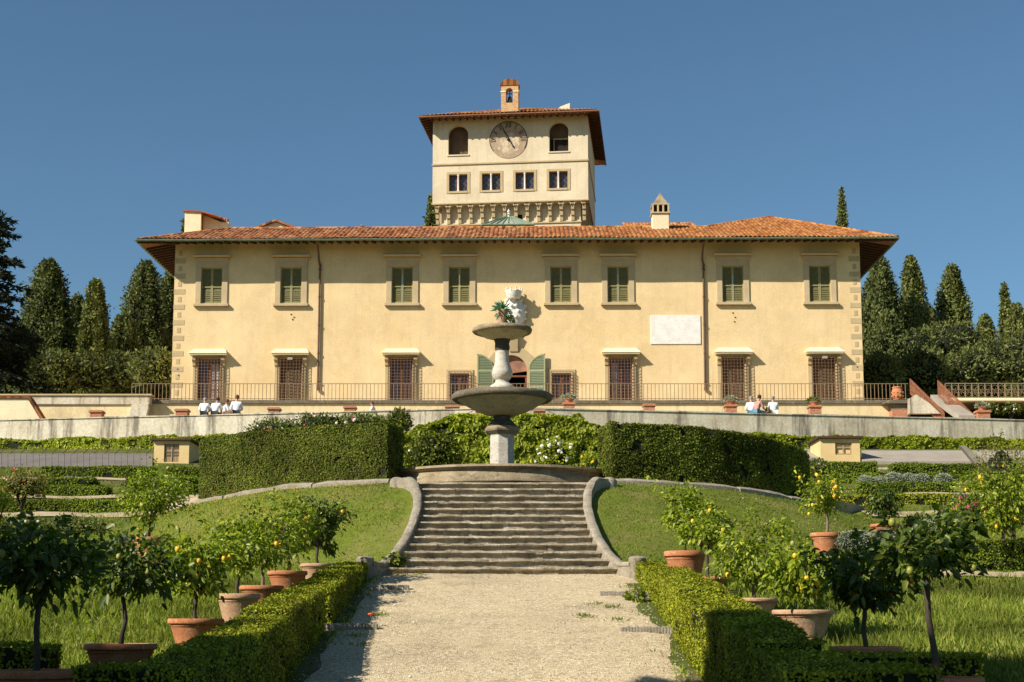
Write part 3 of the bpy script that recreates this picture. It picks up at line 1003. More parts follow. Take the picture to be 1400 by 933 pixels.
# arched door
mb = MB(); nA = 24
ri, ro = dhw - .06, 1.40
zc_ = dz1 - dhw
def arc(r, k): return (r * math.cos(pi * k / nA), r * math.sin(pi * k / nA))
vs, fs = [], []
for k in range(nA + 1):
    for r in (ri, ro):
        x, z = arc(r, k)
        for y in (-.06, .18): vs.append((x, y, z + zc_))
for k in range(nA):
    a, b = 4 * k, 4 * k + 4
    fs += [(a, a + 2, b + 2, b), (a + 1, b + 1, b + 3, a + 3), (a, b, b + 1, a + 1), (a + 2, a + 3, b + 3, b + 2)]
mb.add(vs, fs)
for sg in (-1, 1):
    a, b = sorted((sg * ri, sg * ro)); mb.box(a, b, -.06, .18, 0, zc_)
# spandrel filling between the round arch and the square opening
for k in range(nA):
    x0, z0 = arc(ri + .05, k); x1, z1 = arc(ri + .05, k + 1)
    mb.quad((x0, .16, z0 + zc_), (x1, .16, z1 + zc_), (x1 * 1.0, .16, dhw + zc_ + .02), (x0, .16, dhw + zc_ + .02))
door = mb.build('doorway', M['quoin'], villa); door.location = (du, 0, 0)
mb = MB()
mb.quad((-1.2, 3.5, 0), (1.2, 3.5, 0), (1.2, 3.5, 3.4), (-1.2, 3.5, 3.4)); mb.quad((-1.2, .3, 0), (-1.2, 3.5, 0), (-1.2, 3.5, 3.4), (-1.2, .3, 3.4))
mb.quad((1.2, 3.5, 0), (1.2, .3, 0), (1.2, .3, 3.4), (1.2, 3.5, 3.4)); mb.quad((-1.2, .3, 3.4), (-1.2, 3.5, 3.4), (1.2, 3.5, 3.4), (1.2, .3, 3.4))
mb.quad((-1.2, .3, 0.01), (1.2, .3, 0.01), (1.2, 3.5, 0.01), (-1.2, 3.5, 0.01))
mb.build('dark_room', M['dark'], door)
zl0 = F(700, 513)[1]
mb = MB()
fan = [arc(ri, k) for k in range(nA + 1)]
mb.prism([(x, max(z + zc_, zl0)) for x, z in fan] + [(-ri, zl0)], .16, .2)
mb.build('lunette', M['fresco'], door)
mb = MB(); mb.box(-ri, ri, .10, .2, zl0 - .10, zl0 - .002)
for sg in (-1, 1):
    a, b = sorted((sg * (ri - .10), sg * ri)); mb.box(a, b, .12, .2, 0, zl0 - .102)
mb.build('door_frame', M['wood_red'], door)
mb = MB()       # a pale chair-like stand seen inside the doorway
for u_ in np.linspace(.16, .50, 5): mb.box(u_ - .015, u_ + .015, 1.2, 1.23, .3, .95)
mb.box(.12, .54, 1.2, 1.24, .95, 1.02); mb.box(.12, .54, 1.0, 1.4, .42, .46)
mb.build('stand', M['wood_pale'], door)
# arched shutters opened flat against the wall
zs_b, zs_t = 0.1, F(660, 485)[1]
for sg in (-1, 1):
    wS = .90; n = 12; hgt = zs_t - zs_b; low = hgt - .88
    top = [(wS * k / n, low + .88 * math.sin(math.acos(max(0, 1 - k / n)))) for k in range(n + 1)]
    fm, sm = MB(), MB(); tF = .075
    fm.box(0, tF, 0, .05, 0, top[0][1] + .25); fm.box(wS - tF, wS, 0, .05, 0, hgt)
    for z in (0, low * .55, low - .12): fm.box(tF, wS - tF, .003, .047, z, z + .1)
    for k in range(n):
        (x0, z0), (x1, z1) = top[k], top[k + 1]
        fm.add([(x0, 0, z0 - .09), (x1, 0, z1 - .07), (x1, 0, z1), (x0, 0, z0), (x0, .05, z0 - .09), (x1, .05, z1 - .07), (x1, .05, z1), (x0, .05, z0)],
               [(0, 1, 2, 3), (7, 6, 5, 4), (3, 2, 6, 7), (0, 4, 5, 1)])
    z = .1
    while z < hgt - .1:
        xa = tF
        if z > low:
            t_ = min(1, (z + .08 - low) / .88); xa = max(tF, wS * (1 - math.cos(math.asin(t_))) + .03)
        if xa < wS - tF - .05:
            sm.add([(xa, .01, z), (wS - tF, .01, z), (wS - tF, .04, z + .085), (xa, .04, z + .085)], [(0, 1, 2, 3)])
            sm.quad((xa, .042, z), (wS - tF, .042, z), (wS - tF, .042, z + .09), (xa, .042, z + .09))
        z += .09
    both = MB(); both.add(fm.v, fm.f, 0); both.add(sm.v, sm.f, 1)
    o = both.build('door_shutter', [M['door_shutter_frame'], M['door_shutter']], door)
    o.location = (sg * (dhw + .05), -.16, zs_b)
    o.scale = (sg, 1, 1)
    o.rotation_euler = (0, 0, R(-4 * sg))

# carved coat of arms over the door, with its crown and bracket
au = F(702.5, 430)[0]; az = F(702, 444)[1]
mb = MB()
px2 = 1 / 25.0
A0 = F(702, 455)[1]; A1 = F(702, 411)[1]
hA = A1 - A0
prof = [(0, .02), (.20, .06), (.36, .22), (.44, .45), (.46, .70), (.40, .88), (.30, .97), (.16, 1.0)]
nS = 9
for lay, (sc_, y_) in enumerate(((1.0, -.10), (.92, -.22), (.70, -.34), (.40, -.42))):
    pass
rows = []
for t in np.linspace(0, 1, 13):
    wdt = np.interp(t, [0, .08, .25, .5, .72, .9, 1.0], [.16, .34, .54, .66, .68, .54, .30])
    for s_ in np.linspace(-1, 1, nS):
        dep = -.06 - .38 * math.sqrt(max(0, 1 - s_ * s_)) * (.55 + .45 * math.sin(pi * t)) - .05 * math.sin(9 * t + 4 * s_) * (abs(s_) > .3)
        rows.append((s_ * wdt, dep, A0 + hA * t))
mb.add(rows, [(j * nS + i, j * nS + i + 1, (j + 1) * nS + i + 1, (j + 1) * nS + i) for j in range(12) for i in range(nS - 1)])
for sg in (-1, 1):      # scrolls and ribbons at the rim
    for t, r_ in ((.98, .13), (.80, .11), (.62, .10), (.42, .10), (.22, .08)):
        wdt = np.interp(t, [0, .08, .25, .5, .72, .9, 1.0], [.16, .34, .54, .66, .68, .54, .34])
        mb.ball((sg * wdt, -.14, A0 + hA * t), r_, 8, 6)
for a_ in range(6):     # six raised roundels on the field
    t_ = a_ / 6 * 2 * pi
    mb.ball((.26 * math.cos(t_), -.46, A0 + hA * .62 + .36 * math.sin(t_)), .10, 8, 6)
coat = mb.build('coat_of_arms', M['arms'], villa, smooth=50); coat.location = (au, 0, 0)
mb = MB(); c0, c1 = F(702, 409.5)[1], F(702, 401)[1]
mb.lathe([(.34, c0 - .06), (.36, c0), (.40, c0 + .05), (.46, c1), (.43, c1 + .02), (.30, c1 - .04)], 20, (0, -.46, 0))
for k in range(10):
    a_ = k / 10 * 2 * pi
    mb.lathe([(.05, c1 - .02), (.035, c1 + .07), (.0, c1 + .16)], 6, (.44 * math.cos(a_), -.46 + .44 * math.sin(a_), 0))
    mb.ball((.45 * math.cos(a_), -.46 + .45 * math.sin(a_), c1 + .12), .05, 6, 4)
mb.box(-.12, .12, -.42, 0, A1 - .08, c0)
mb.build('crown', M['arms'], coat, smooth=50)
mb = MB(); b0, b1 = F(700, 482)[1], F(700, 457)[1]
mb.prism([(0, b0), (-.12, b0 + .02), (-.16, b0 + .2), (-.32, b1 - .1), (-.34, b1), (0, b1)], -.24, .24, axis='x')
mb.build('bracket', M['quoin'], coat, bevel=.02)

# plaque
p0, p1 = F(889.5, 471), F(957.5, 431.5)
mb = MB(); mb.box(p0[0], p1[0], -.05, .02, p0[1], p1[1])
t = NT('white_plaque'); col = t.ramp(t.noise(2.0, 6, .7), [(.35, (.70, .66, .59)), (.6, (.80, .77, .71))])
ln = t.ramp(t.noise(1.0, 3, .7, t.coord((5, 5, 22))), [(.56, 0.0), (.63, 1.0)])
col = t.mix(t.math('MULTIPLY', ln, .28), col, (.38, .35, .32))
mb.build('plaque', t.done(col, .7, .2), villa, bevel=.01)

# downpipes with their small junction boxes
for px in (436.5, 962.5):
    u = F(px, 440)[0]; zt0 = zE + .02; zb0 = F(px, 533)[1]
    mb = MB()
    zk = F(px, 368)[1]
    mb.tube([(u - .05, -1.35, zt0), (u - .05, -.9, zt0 - .08), (u - .06, -.30, zt0 - .5), (u - .05, -.12, zt0 - .9), (u + .02, -.12, zk + .2)], .055, 10)
    mb.tube([(u + .02, -.10, zk + .2), (u, -.10, zk - .5), (u - .01, -.10, zb0)], .055, 10)
    for z in (zk + .15, zk - .1): mb.lathe([(.085, 0), (.085, .06)], 10, (u + .02, -.12, z))
    for z in np.arange(zb0 + .4, zk, 1.6): mb.lathe([(.075, 0), (.075, .05)], 10, (u, -.12, z))
    mb.box(u - .07, u + .07, -.2, -.06, zb0 - .06, zb0 + .10)
    mb.build('downpipe', M['pipe'], villa, smooth=40)

# dark plaster holes and wall hooks seen between the storeys
mb = MB()
for px, py in ((398, 430), (400, 437), (402, 434), (1002, 428), (1005, 434), (1004, 440), (243, 505), (244, 513), (1172, 502)):
    u, z = F(px, py); mb.box(u - .035, u + .035, -.03, .02, z - .03, z + .03)
mb.build('wall_hook', M['pipe'], villa)

# ------------------------------------------------------------------ roof
SL = 0.40
eL, eR, eF = uL - 1.75, uR + 1.75, -OV
RIDGE_Y = 3.3
zr_ = (RIDGE_Y - eF) * SL
uP = F(1052, 300, 8.0)[0]
zP = F(1052, 298.5, 8.0)[1] - zE
yP = eF + zP / SL


def roof_top(u):
    """height of the upper edge of the front slope above the eave"""
    a = min((u - eL) * .46, zr_)
    b = zP - (uP - u) * .42 if u < uP else zP * (eR - u) / (eR - uP)
    return max(a if u < uP else 0, b if u > uP - 9 else 0, 0.0) if u < eR else 0


def corr(u): return .05 * abs(math.sin(pi * u / .21)) ** .7


us = np.arange(eL, eR + .001, .035)
nv = 26
tops = np.array([roof_top(u) for u in us])
vv = np.linspace(0, 1, nv)
zz = tops[:, None] * vv[None]
wave = .085 * np.abs(np.sin(pi * us / .25)) ** .6
yrun = zz / SL
stepd = (yrun / .38 % 1.0) * -.03
rowj = 0.012 * np.sin(us * 3.1)[:, None] + .02 * np.sin(us * .55)[:, None]
Vr = np.stack([np.broadcast_to(us[:, None], zz.shape), eF + yrun, zE + .06 + zz + wave[:, None] + stepd + rowj], -1).reshape(-1, 3)
roof_f = npmesh('roof', [(Vr, grid_quads(len(us), nv), 0)], M['tile_red'], villa)
mixm = M['tile_red']
# orange slope towards the corner wing: the same tiles, blending to a lighter orange
t = NT('roof_tile_by_wing')
s = t.node('Separate' + 'XYZ', [t.co.outputs['Object']])
cells = t.node('CombineXYZ', (t.math('FLOOR', t.math('DIVIDE', s.outputs[0], .21)), t.math('FLOOR', t.math('DIVIDE', s.outputs[1], .38)), 0.0))
wn = t.node('TexWhiteNoise', [cells.outputs[0]], noise_dimensions='3D')
cA = t.ramp(wn.outputs['Value'], [(0, (.07, .026, .013)), (.3, (.21, .064, .022)), (.7, (.34, .112, .036)), (1, (.40, .20, .085))])
cB = t.ramp(wn.outputs['Value'], [(0, (.17, .058, .016)), (.3, (.27, .090, .022)), (.7, (.36, .132, .032)), (1, (.42, .19, .055))])
fac = t.node('MapRange', {'Value': t.math('ADD', s.outputs[0], t.math('MULTIPLY', t.noise(.5, 4), 5.0)), 'From Min': 1.0, 'From Max': 13.0})
col = t.mix(fac.outputs[0], cA, cB)
li = t.ramp(t.noise(1.4, 6, .75, dist=.7), [(.54, 0.0), (.66, 1.0)])
col = t.mix(t.math('MULTIPLY', li, .5), col, (.44, .34, .17))
col = t.mix(1.0, col, t.ramp(t.noise(30, 4), [(.3, .7), (.65, 1.1)]), 'MULTIPLY')
roof_f.data.materials[0] = t.done(col, .85, .2)

# the slopes that lie behind, the side hips and the ridges
mb = MB()
zq = zE + .06
A = (eL, eF, zq); B = (eR, eF, zq); r0 = (eL + zr_ / .46, RIDGE_Y, zq + zr_); pk = (uP, yP, zq + zP)
j1 = (uP - (zP - zr_) / .42, RIDGE_Y, zq + zr_)
bk = DEP + 1.5
mb.quad(A, r0, (eL + zr_ / .46, bk - 5, zq + zr_), (eL, bk, zq))
mb.quad(r0, j1, (j1[0], RIDGE_Y + 5, zq + .3), (r0[0], RIDGE_Y + 5, zq + .3))
mb.add([B, (eR, bk, zq), (uP, bk - 6, zq + zP), pk], [(0, 1, 2, 3)])
mb.add([j1, pk, (uP, bk - 6, zq + zP), (j1[0], bk - 6, zq + .3)], [(0, 1, 2, 3)])
mb.build('rear_slope', M['tile'], roof_f)
mb = MB()
def ridge(a, b, r=.11):
    a, b = Vector(a), Vector(b); n = max(2, int((b - a).length / .42))
    for k in range(n):
        p, q = a.lerp(b, k / n), a.lerp(b, (k + 1.08) / n)
        mb.tube([p, q], [r * .86, r], 8)
ridge(A, r0); ridge(r0, j1); ridge(j1, pk); ridge(pk, B)
mb.build('ridge_tile', M['tile'], roof_f, smooth=60)
# eave: sloping soffit of terracotta on dark rafters
mb = MB()
ins = .02
zq2 = zE - .02; dz = SL * OV
mb.quad((eL + .02, eF + .02, zq2), (eR - .02, eF + .02, zq2), (uR, .02, zq2 + dz * .55), (uL, .02, zq2 + dz * .55))
mb.quad((eL + .02, bk, zq2), (eL + .02, eF + .02, zq2), (uL, 0, zq2 + dz * .55), (uL, bk, zq2 + dz * .55))
mb.quad((eR - .02, eF + .02, zq2), (eR - .02, bk, zq2), (uR, bk, zq2 + dz * .55), (uR, 0, zq2 + dz * .55))
so = mb.build('soffit', M['soffit'], villa)
mb = MB()
def rafter(a, b, w=.06, h=.12):
    a, b = Vector(a), Vector(b); d = (b - a).normalized(); s_ = d.cross(Vector((0, 0, 1))).normalized() * w
    up = Vector((0, 0, h))
    mb.add([a - s_ - up, a + s_ - up, b + s_ - up, b - s_ - up, a - s_, a + s_, b + s_, b - s_], [(0, 1, 2, 3), (0, 4, 5, 1), (1, 5, 6, 2), (3, 2, 6, 7), (0, 3, 7, 4)])
for u in np.arange(uL + .2, uR, .48): rafter((u, eF + .06, zq2 - .005), (u, 0, zq2 + dz * .52))
for y in np.arange(.2, bk, .5):
    rafter((eL + .06, y, zq2 - .005), (uL, y, zq2 + dz * .52)); rafter((eR - .06, y, zq2 - .005), (uR, y, zq2 + dz * .52))
for k in range(5):
    f_ = k / 5
    for (e, c) in ((eL, uL), (eR, uR)): rafter((e + (c - e) * f_ * .9, eF + .06, zq2), (c + (0.15 if c < 0 else -.15) * f_, .0, zq2 + dz * .5))
mb.build('rafter', M['rafter'], so)
mb = MB()       # green copper gutter along the front and the sides
gz_ = zE - .03
half = [(math.cos(a), math.sin(a)) for a in np.linspace(pi, 2 * pi, 9)]
for (p, q) in (((eL - .05, eF - .08), (eR + .05, eF - .08)), ((eL - .08, eF - .05), (eL - .08, bk)), ((eR + .08, eF - .05), (eR + .08, bk))):
    d = Vector((q[0] - p[0], q[1] - p[1], 0)).normalized(); nrm = Vector((-d.y, d.x, 0))
    nseg = 40; vs = []
    for k in range(nseg + 1):
        c = Vector((p[0], p[1], gz_ + .07)) + d * (Vector((q[0] - p[0], q[1] - p[1], 0)).length * k / nseg)
        c.z += .012 * math.sin(k * 1.7)
        for (a, b) in half: vs.append(c + nrm * a * .085 + Vector((0, 0, b * .10)))
        vs.append(c + nrm * .1 + Vector((0, 0, .015))); 
    m_ = len(half) + 1
    mb.add(vs, [(k * m_ + i, k * m_ + i + 1, (k + 1) * m_ + i + 1, (k + 1) * m_ + i) for k in range(nseg) for i in range(m_ - 1)])
mb.build('gutter', M['copper'], villa, smooth=60)


def mini_roof(name, mat, u0, u1, y0, y1, z0, z1, parent, n=0.21):
    """a single corrugated slope rising from y0 to y1"""
    us = np.arange(u0, u1 + .001, .035); vv = np.linspace(0, 1, 8)
    wv = .05 * np.abs(np.sin(pi * us / n)) ** .7
    V = np.stack([np.broadcast_to(us[:, None], (len(us), 8)), np.broadcast_to(y0 + (y1 - y0) * vv[None], (len(us), 8)), z0 + (z1 - z0) * vv[None] + wv[:, None]], -1).reshape(-1, 3)
    return npmesh(name, [(V, grid_quads(len(us), 8), 0)], mat, parent)


# roof-top structures: dormer block, pots, cream gable, vent, big chimney, upper roof, skylight
a = F(252, 316, 5); b = F(275, 290, 5); c = F(299, 303, 5)
mb = MB()
zb_ = a[1] - 1.0
mb.prism([(a[0], zb_), (b[0], zb_), (b[0], b[1] - .02), (a[0], b[1] + .04)], 5.0, 5.3)
mb.prism([(b[0], zb_), (c[0], zb_), (c[0], F(299, 306, 6)[1]), (b[0], b[1] - .02)], 5.6, 9)
mb.quad((a[0], 5, zb_), (a[0], 9, zb_), (a[0], 9, b[1]), (a[0], 5, b[1]))
blk = mb.build('roof_block', M['cream'], villa)
mb = MB(); mb.prism([(a[0] - .1, b[1] + .02), (b[0], b[1] - .03), (c[0] + .2, F(301, 305, 6)[1]), (c[0] + .2, F(301, 303.5, 6)[1]), (b[0], b[1] + .05), (a[0] - .1, b[1] + .1)], 4.9, 9.2)
mb.build('block_tile', M['tile_red'], blk)
mb = MB(); p = F(300.5, 316, 5.5); q = F(313, 304, 5.5)
mb.box(p[0], q[0], 5.5, 6.0, p[1] - 1, q[1])
ch = mb.build('chimney', M['cream'], villa, bevel=.02)
for k in range(3):
    mb = MB(); mb.lathe([(.07, 0), (.085, .22), (.10, .25), (.08, .28)], 12, (p[0] + .1 + k * .145, 5.75, q[1]))
    mb.build('chimney_pot', M['terracotta'], ch, smooth=40)
g0, g1, gp = F(343, 317, 8), F(412, 317, 8), F(377, 304, 8)
mb = MB(); mb.prism([(g0[0], g0[1] - .6), (g1[0], g1[1] - .6), (g1[0], g1[1]), (gp[0], gp[1]), (g0[0], g0[1])], 8, 8.3)
gb = mb.build('roof_gable', M['cream'], villa)
mb = MB()
for e in (g0, g1):
    d_ = -.15 if e is g0 else .15
    mb.add([(e[0] + d_, 7.8, e[1] - .02), (gp[0], 7.8, gp[1] + .02), (gp[0], 7.8, gp[1] + .14), (e[0] + d_, 7.8, e[1] + .1), (e[0] + d_, 13, e[1] - .02), (gp[0], 13, gp[1] + .02), (gp[0], 13, gp[1] + .14), (e[0] + d_, 13, e[1] + .1)],
           [(0, 1, 2, 3), (7, 6, 5, 4), (3, 2, 6, 7), (0, 4, 5, 1)])
mb.box(gp[0] - .14, gp[0] + .14, 8.5, 8.8, gp[1], gp[1] + .22)
mb.build('gable_tile', M['tile_red'], gb)
v0, v1 = F(494.5, 318, 3.5), F(494.5, 309, 3.5)
mb = MB(); mb.lathe([(.09, v0[1] - .5), (.09, v1[1] - .1)], 12, (v0[0], 3.5, 0)); mb.lathe([(.15, v1[1] - .02), (.02, v1[1] + .07)], 12, (v0[0], 3.5, 0)); mb.tube([(v0[0], 3.5, v1[1] - .2), (v0[0], 3.5, v1[1])], .03, 6)
mb.build('vent_pipe', M['drain'], villa, smooth=40)
# the big chimney
k0, k1 = F(892.5, 322, 2.2), F(914.5, 292, 2.2)
mb = MB(); mb.box(k0[0], k1[0], 2.2, 3.1, k0[1] - .6, k1[1])
bc = mb.build('chimney', M['cream'], villa, bevel=.015)
cu = (k0[0] + k1[0]) / 2; hw_ = (k1[0] - k0[0]) / 2
y279 = F(900, 279, 2.2)[1]; y290 = k1[1]
mb = MB()
mb.box(cu - hw_ - .08, cu + hw_ + .08, 2.12, 3.18, y290 + .001, y290 + .08)
for i in range(4):
    x = cu - hw_ - .03 + (2 * hw_ + .06 - .1) * i / 3
    for y in (2.15, 3.05): mb.box(x, x + .1, y, y + .1, y290 + .081, y279 - .06)
mb.box(cu - hw_ - .06, cu + hw_ + .06, 2.14, 3.16, y279 - .059, y279)
mb.build('chimney_cap', M['serena'], bc, bevel=.01)
mb = MB(); top = F(903.5, 265, 2.6)[1]
mb.lathe([(hw_ * 1.45, y279 + .001), (hw_ * 1.2, y279 + .08), (.05, top), (.04, top + .06)], 4, (cu, 2.65, 0), a0=pi / 4)
mb.build('chimney_spire', M['fount'], bc)
mb = MB(); mb.box(cu - hw_ + .05, cu + hw_ - .05, 2.3, 3.0, y290 + .05, y279 - .02); mb.build('flue', M['dark'], bc)
r0_, r1_ = F(853, 311, 6), F(955, 306, 6)
mini_roof('upper_roof', M['tile'], r0_[0], r1_[0], 6.0, 8.5, F(900, 313, 6)[1], F(900, 305, 8.5)[1], villa)
mb = MB(); mb.box(r0_[0] + .2, r1_[0] - .2, 6.3, 8.4, zE + 1, F(900, 313, 6)[1]); mb.build('upper_roof_wall', M['cream'], villa)
# green glazed skylight with a white finial
s0, s1 = F(660, 314, 6), F(729.5, 308, 6); sp = F(694, 297, 8)[1]
sc0 = (s0[0] + s1[0]) / 2
mb = MB()
y0_, y1_ = 6.0, 10.0; sh = F(694, 308, 6)[1]
mb.box(s0[0], s1[0], y0_, y1_, s0[1] - 1.2, sh)
sk = mb.build('skylight', M['copper'], villa)
mb = MB(); u0_, u1_ = s0[0] - .05, s1[0] + .05
apx = [(sc0 - .25, 8.0, sp), (sc0 + .25, 8.0, sp)]
cs = [(u0_, y0_ - .05, sh), (u1_, y0_ - .05, sh), (u1_, y1_ + .05, sh), (u0_, y1_ + .05, sh)]
t = NT('green_grey_glazing'); gm = t.done(t.ramp(t.noise(2), [(.3, (.22, .27, .22)), (.7, (.30, .35, .29))]), .25, .5)
mb.add([*cs, *apx], [(0, 1, 5, 4), (1, 2, 5), (2, 3, 4, 5), (3, 0, 4)])
mb.build('glazing', gm, sk)
mb = MB()
for k in range(9):
    f_ = k / 8; p_ = Vector(cs[0]).lerp(Vector(cs[1]), f_); q_ = Vector(apx[0]).lerp(Vector(apx[1]), f_)
    mb.tube([p_ + Vector((0, -.01, .02)), q_ + Vector((0, -.01, .03))], .03, 6)
mb.tube([Vector(cs[0]) + Vector((0, 0, .02)), Vector(cs[1]) + Vector((0, 0, .02))], .05, 6)
mb.build('glazing_bar', M['copper'], sk)
mb = MB(); mb.lathe([(.10, sp - .02), (.06, sp + .1), (.13, sp + .16), (.05, sp + .24), (.11, sp + .32), (.05, sp + .42), (.01, sp + .52)], 12, (sc0, 8, 0))
mb.build('finial', M['arms'], sk, smooth=50)

# ------------------------------------------------------------------ clock tower
TA = R(-6)
ZTB = ZB
TF = Frame(X(697, 250, 91), 91.0, ZTB, TA)
tower = thing('clock_tower', 'square pale clock tower with bracketed base and tiled roof rising behind the villa', 'clock tower', (TF.o[0], 91.0, ZTB), TA)
G = TF.at
tl, tr = G(591.5, 230)[0], G(804, 230)[0]
TD = 9.3
z277, z302, zE2 = G(697, 276.5)[1], G(697, 302.5)[1], G(697, 156, -1.0)[1]
lw = [G(613, 190), G(640, 190)]; rw = [G(751, 190), G(777, 190)]
az0, az1 = G(697, 209.5)[1], G(697, 169)[1]
bx = [626.5, 671.5, 717.5, 763.5]
bz0, bz1 = G(697, 259.5)[1], G(697, 236.5)[1]
hwb = (G(639, 250)[0] - G(614, 250)[0]) / 2
ops = [(l[0][0], l[1][0], az0, az1) for l in (lw, rw)] + [(G(p, 250)[0] - hwb, G(p, 250)[0] + hwb, bz0, bz1) for p in bx]
mb = MB()
holed_wall(mb, tl, tr, z277, zE2 + .3, ops, depth=.35)
for u in (tl, tr): mb.quad((u, TD, z277), (u, 0, z277), (u, 0, zE2 + .3), (u, TD, zE2 + .3))
mb.quad((tr, TD, z277), (tl, TD, z277), (tl, TD, zE2 + .3), (tr, TD, zE2 + .3))
mb.quad((tl, 0, z277), (tr, 0, z277), (tr, TD, z277), (tl, TD, z277))
IN = .52
mb.box(tl + IN, tr - IN, IN, TD - IN, -.5, z277 - .002)
mb.build('wall', M['tower_stucco'], tower)
zs = G(697, 222.5)[1]
mb = MB(); mb.box(tl - .05, tr + .05, -.07, 0, zs - .06, zs + .05); mb.box(tr + .002, tr + .06, 0, TD, zs - .06, zs + .05)
mb.build('string_course', M['quoin'], tower, bevel=.01)
mb = MB(); mb.box(tl - .04, tr + .04, -.06, .0, z277 - .05, z277 + .04); mb.box(tr + .002, tr + .05, 0, TD, z277 - .05, z277 + .04)
mb.build('lower_moulding', M['quoin'], tower, bevel=.01)
# arched loggia windows
for (l, nm) in ((lw, 0), (rw, 1)):
    u0, u1 = l[0][0], l[1][0]; cu_, r_ = (u0 + u1) / 2, (u1 - u0) / 2; zc_ = az1 - r_
    mb = MB()
    for k in range(16):
        x0, z0 = r_ * math.cos(pi * k / 16), r_ * math.sin(pi * k / 16); x1, z1 = r_ * math.cos(pi * (k + 1) / 16), r_ * math.sin(pi * (k + 1) / 16)
        mb.quad((cu_ + x0, .003, zc_ + z0), (cu_ + x0, .003, az1 + .002), (cu_ + x1, .003, az1 + .002), (cu_ + x1, .003, zc_ + z1))
        mb.quad((cu_ + x0, .003, zc_ + z0), (cu_ + x1, .003, zc_ + z1), (cu_ + x1, .34, zc_ + z1), (cu_ + x0, .34, zc_ + z0))
    aw = mb.build('arched_window', M['tower_stucco'], tower)
    mb = MB(); mb.box(u0 - .08, u1 + .08, -.06, .1, az0 - .09, az0 - .002); mb.build('sill', M['tower_stucco'], aw, bevel=.01)
    mb = MB()
    yb = .55
    mb.quad((u0 - .5, yb, az0 - .3), (u1 + .5, yb, az0 - .3), (u1 + .5, yb, az1 + .4), (u0 - .5, yb, az1 + .4))
    mb.build('inner_wall', M['loggia'], aw)
    if nm:
        mb = MB(); mb.box(u0 + .1, u1 - .02, .42, .5, az0 + .01, az0 + (az1 - az0) * .46)
        mb.build('inner_hatch', M['dark'], aw)
        mb = MB(); mb.box(u0 + .22, u1, .36, .41, az0 + (az1 - az0) * .46, az0 + (az1 - az0) * .50); mb.box(u0 + .25, u0 + .30, .36, .41, az0, az0 + (az1 - az0) * .46); mb.build('inner_rail', M['wood_pale'], aw)
# two-light windows
def two_light():
    mb = MB(); h = bz1 - bz0; a = hwb; b = hwb + .17
    mb.box(-b, -a, -.03, .06, -.14, h + .16); mb.box(a, b, -.03, .06, -.14, h + .16); mb.box(-a, a, -.03, .06, h + .002, h + .16); mb.box(-a, a, -.05, .06, -.14, -.002)
    w = mb.build('window', M['quoin'], tower, bevel=.008)
    mb = MB(); mb.lathe([(.085, 0), (.085, .06), (.06, .1), (.06, h - .12), (.09, h - .06), (.09, h)], 10, (0, .06, 0)); mb.build('colonnette', M['arms'], w, smooth=40)
    for sg in (-1, 1):
        m2 = MB(); a0, a1 = (.09, hwb) if sg > 0 else (-hwb, -.09)
        m2.box(a0, a0 + .05, .18, .24, 0, h); m2.box(a1 - .05, a1, .18, .24, 0, h); m2.box(a0 + .05, a1 - .05, .18, .24, h - .06, h); m2.box(a0 + .05, a1 - .05, .18, .24, 0, .06)
        fr = m2.build('sash', M['wood_red'], w)
        g = MB(); g.box(a0 + .03, a1 - .03, .25, .26, .03, h - .03); g.build('glass', bpy.data.materials['window_glass'], fr)
        l = MB()
        for k in range(3):
            z = h * (k + .0) / 3
            l.tube([(a0 + .04, .235, z), (a1 - .04, .235, z + h / 3)], .009, 4); l.tube([(a1 - .04, .235, z), (a0 + .04, .235, z + h / 3)], .009, 4)
        l.build('leading', M['drain'], fr)
    return w
tw0 = two_light()
for i, p in enumerate(bx):
    w = tw0 if i == 0 else copy_tree(tw0, tower)
    w.location = (G(p, 250)[0], 0, bz0)
# clock
cu_, cz_ = G(695, 191.5); rC = (G(721, 191)[0] - G(669, 191)[0]) / 2
mb = MB(); n = 48
ring = [(rC * math.cos(2 * pi * k / n), rC * math.sin(2 * pi * k / n)) for k in range(n)]
mb.prism(ring, -.025, .02)
clk = mb.build('clock', M['dial'], tower); clk.location = (cu_, 0, cz_)
mb = MB(); mb.prism([(x * .58 * (1 + .07 * math.sin(5 * k)), z * .58 * (1 + .06 * math.cos(7 * k)) - .25) for k, (x, z) in enumerate(ring)], -.028, -.02)
mb.build('worn_patch', M['dial_worn'], clk)
mb = MB()
for k in range(-4, n // 2 + 5):
    a, b = 2 * pi * k / n, 2 * pi * (k + 1) / n
    r0, r1 = rC * .955, rC * 1.0
    mb.quad((r0 * math.cos(a), -.03, r0 * math.sin(a)), (r1 * math.cos(a), -.03, r1 * math.sin(a)), (r1 * math.cos(b), -.03, r1 * math.sin(b)), (r0 * math.cos(b), -.03, r0 * math.sin(b)))
mb.build('dial_ring', M['bronze'], clk)
NUM = {12: 'XII', 1: 'I', 2: 'II', 3: 'III', 10: 'X', 11: 'XI', 9: 'IX'}
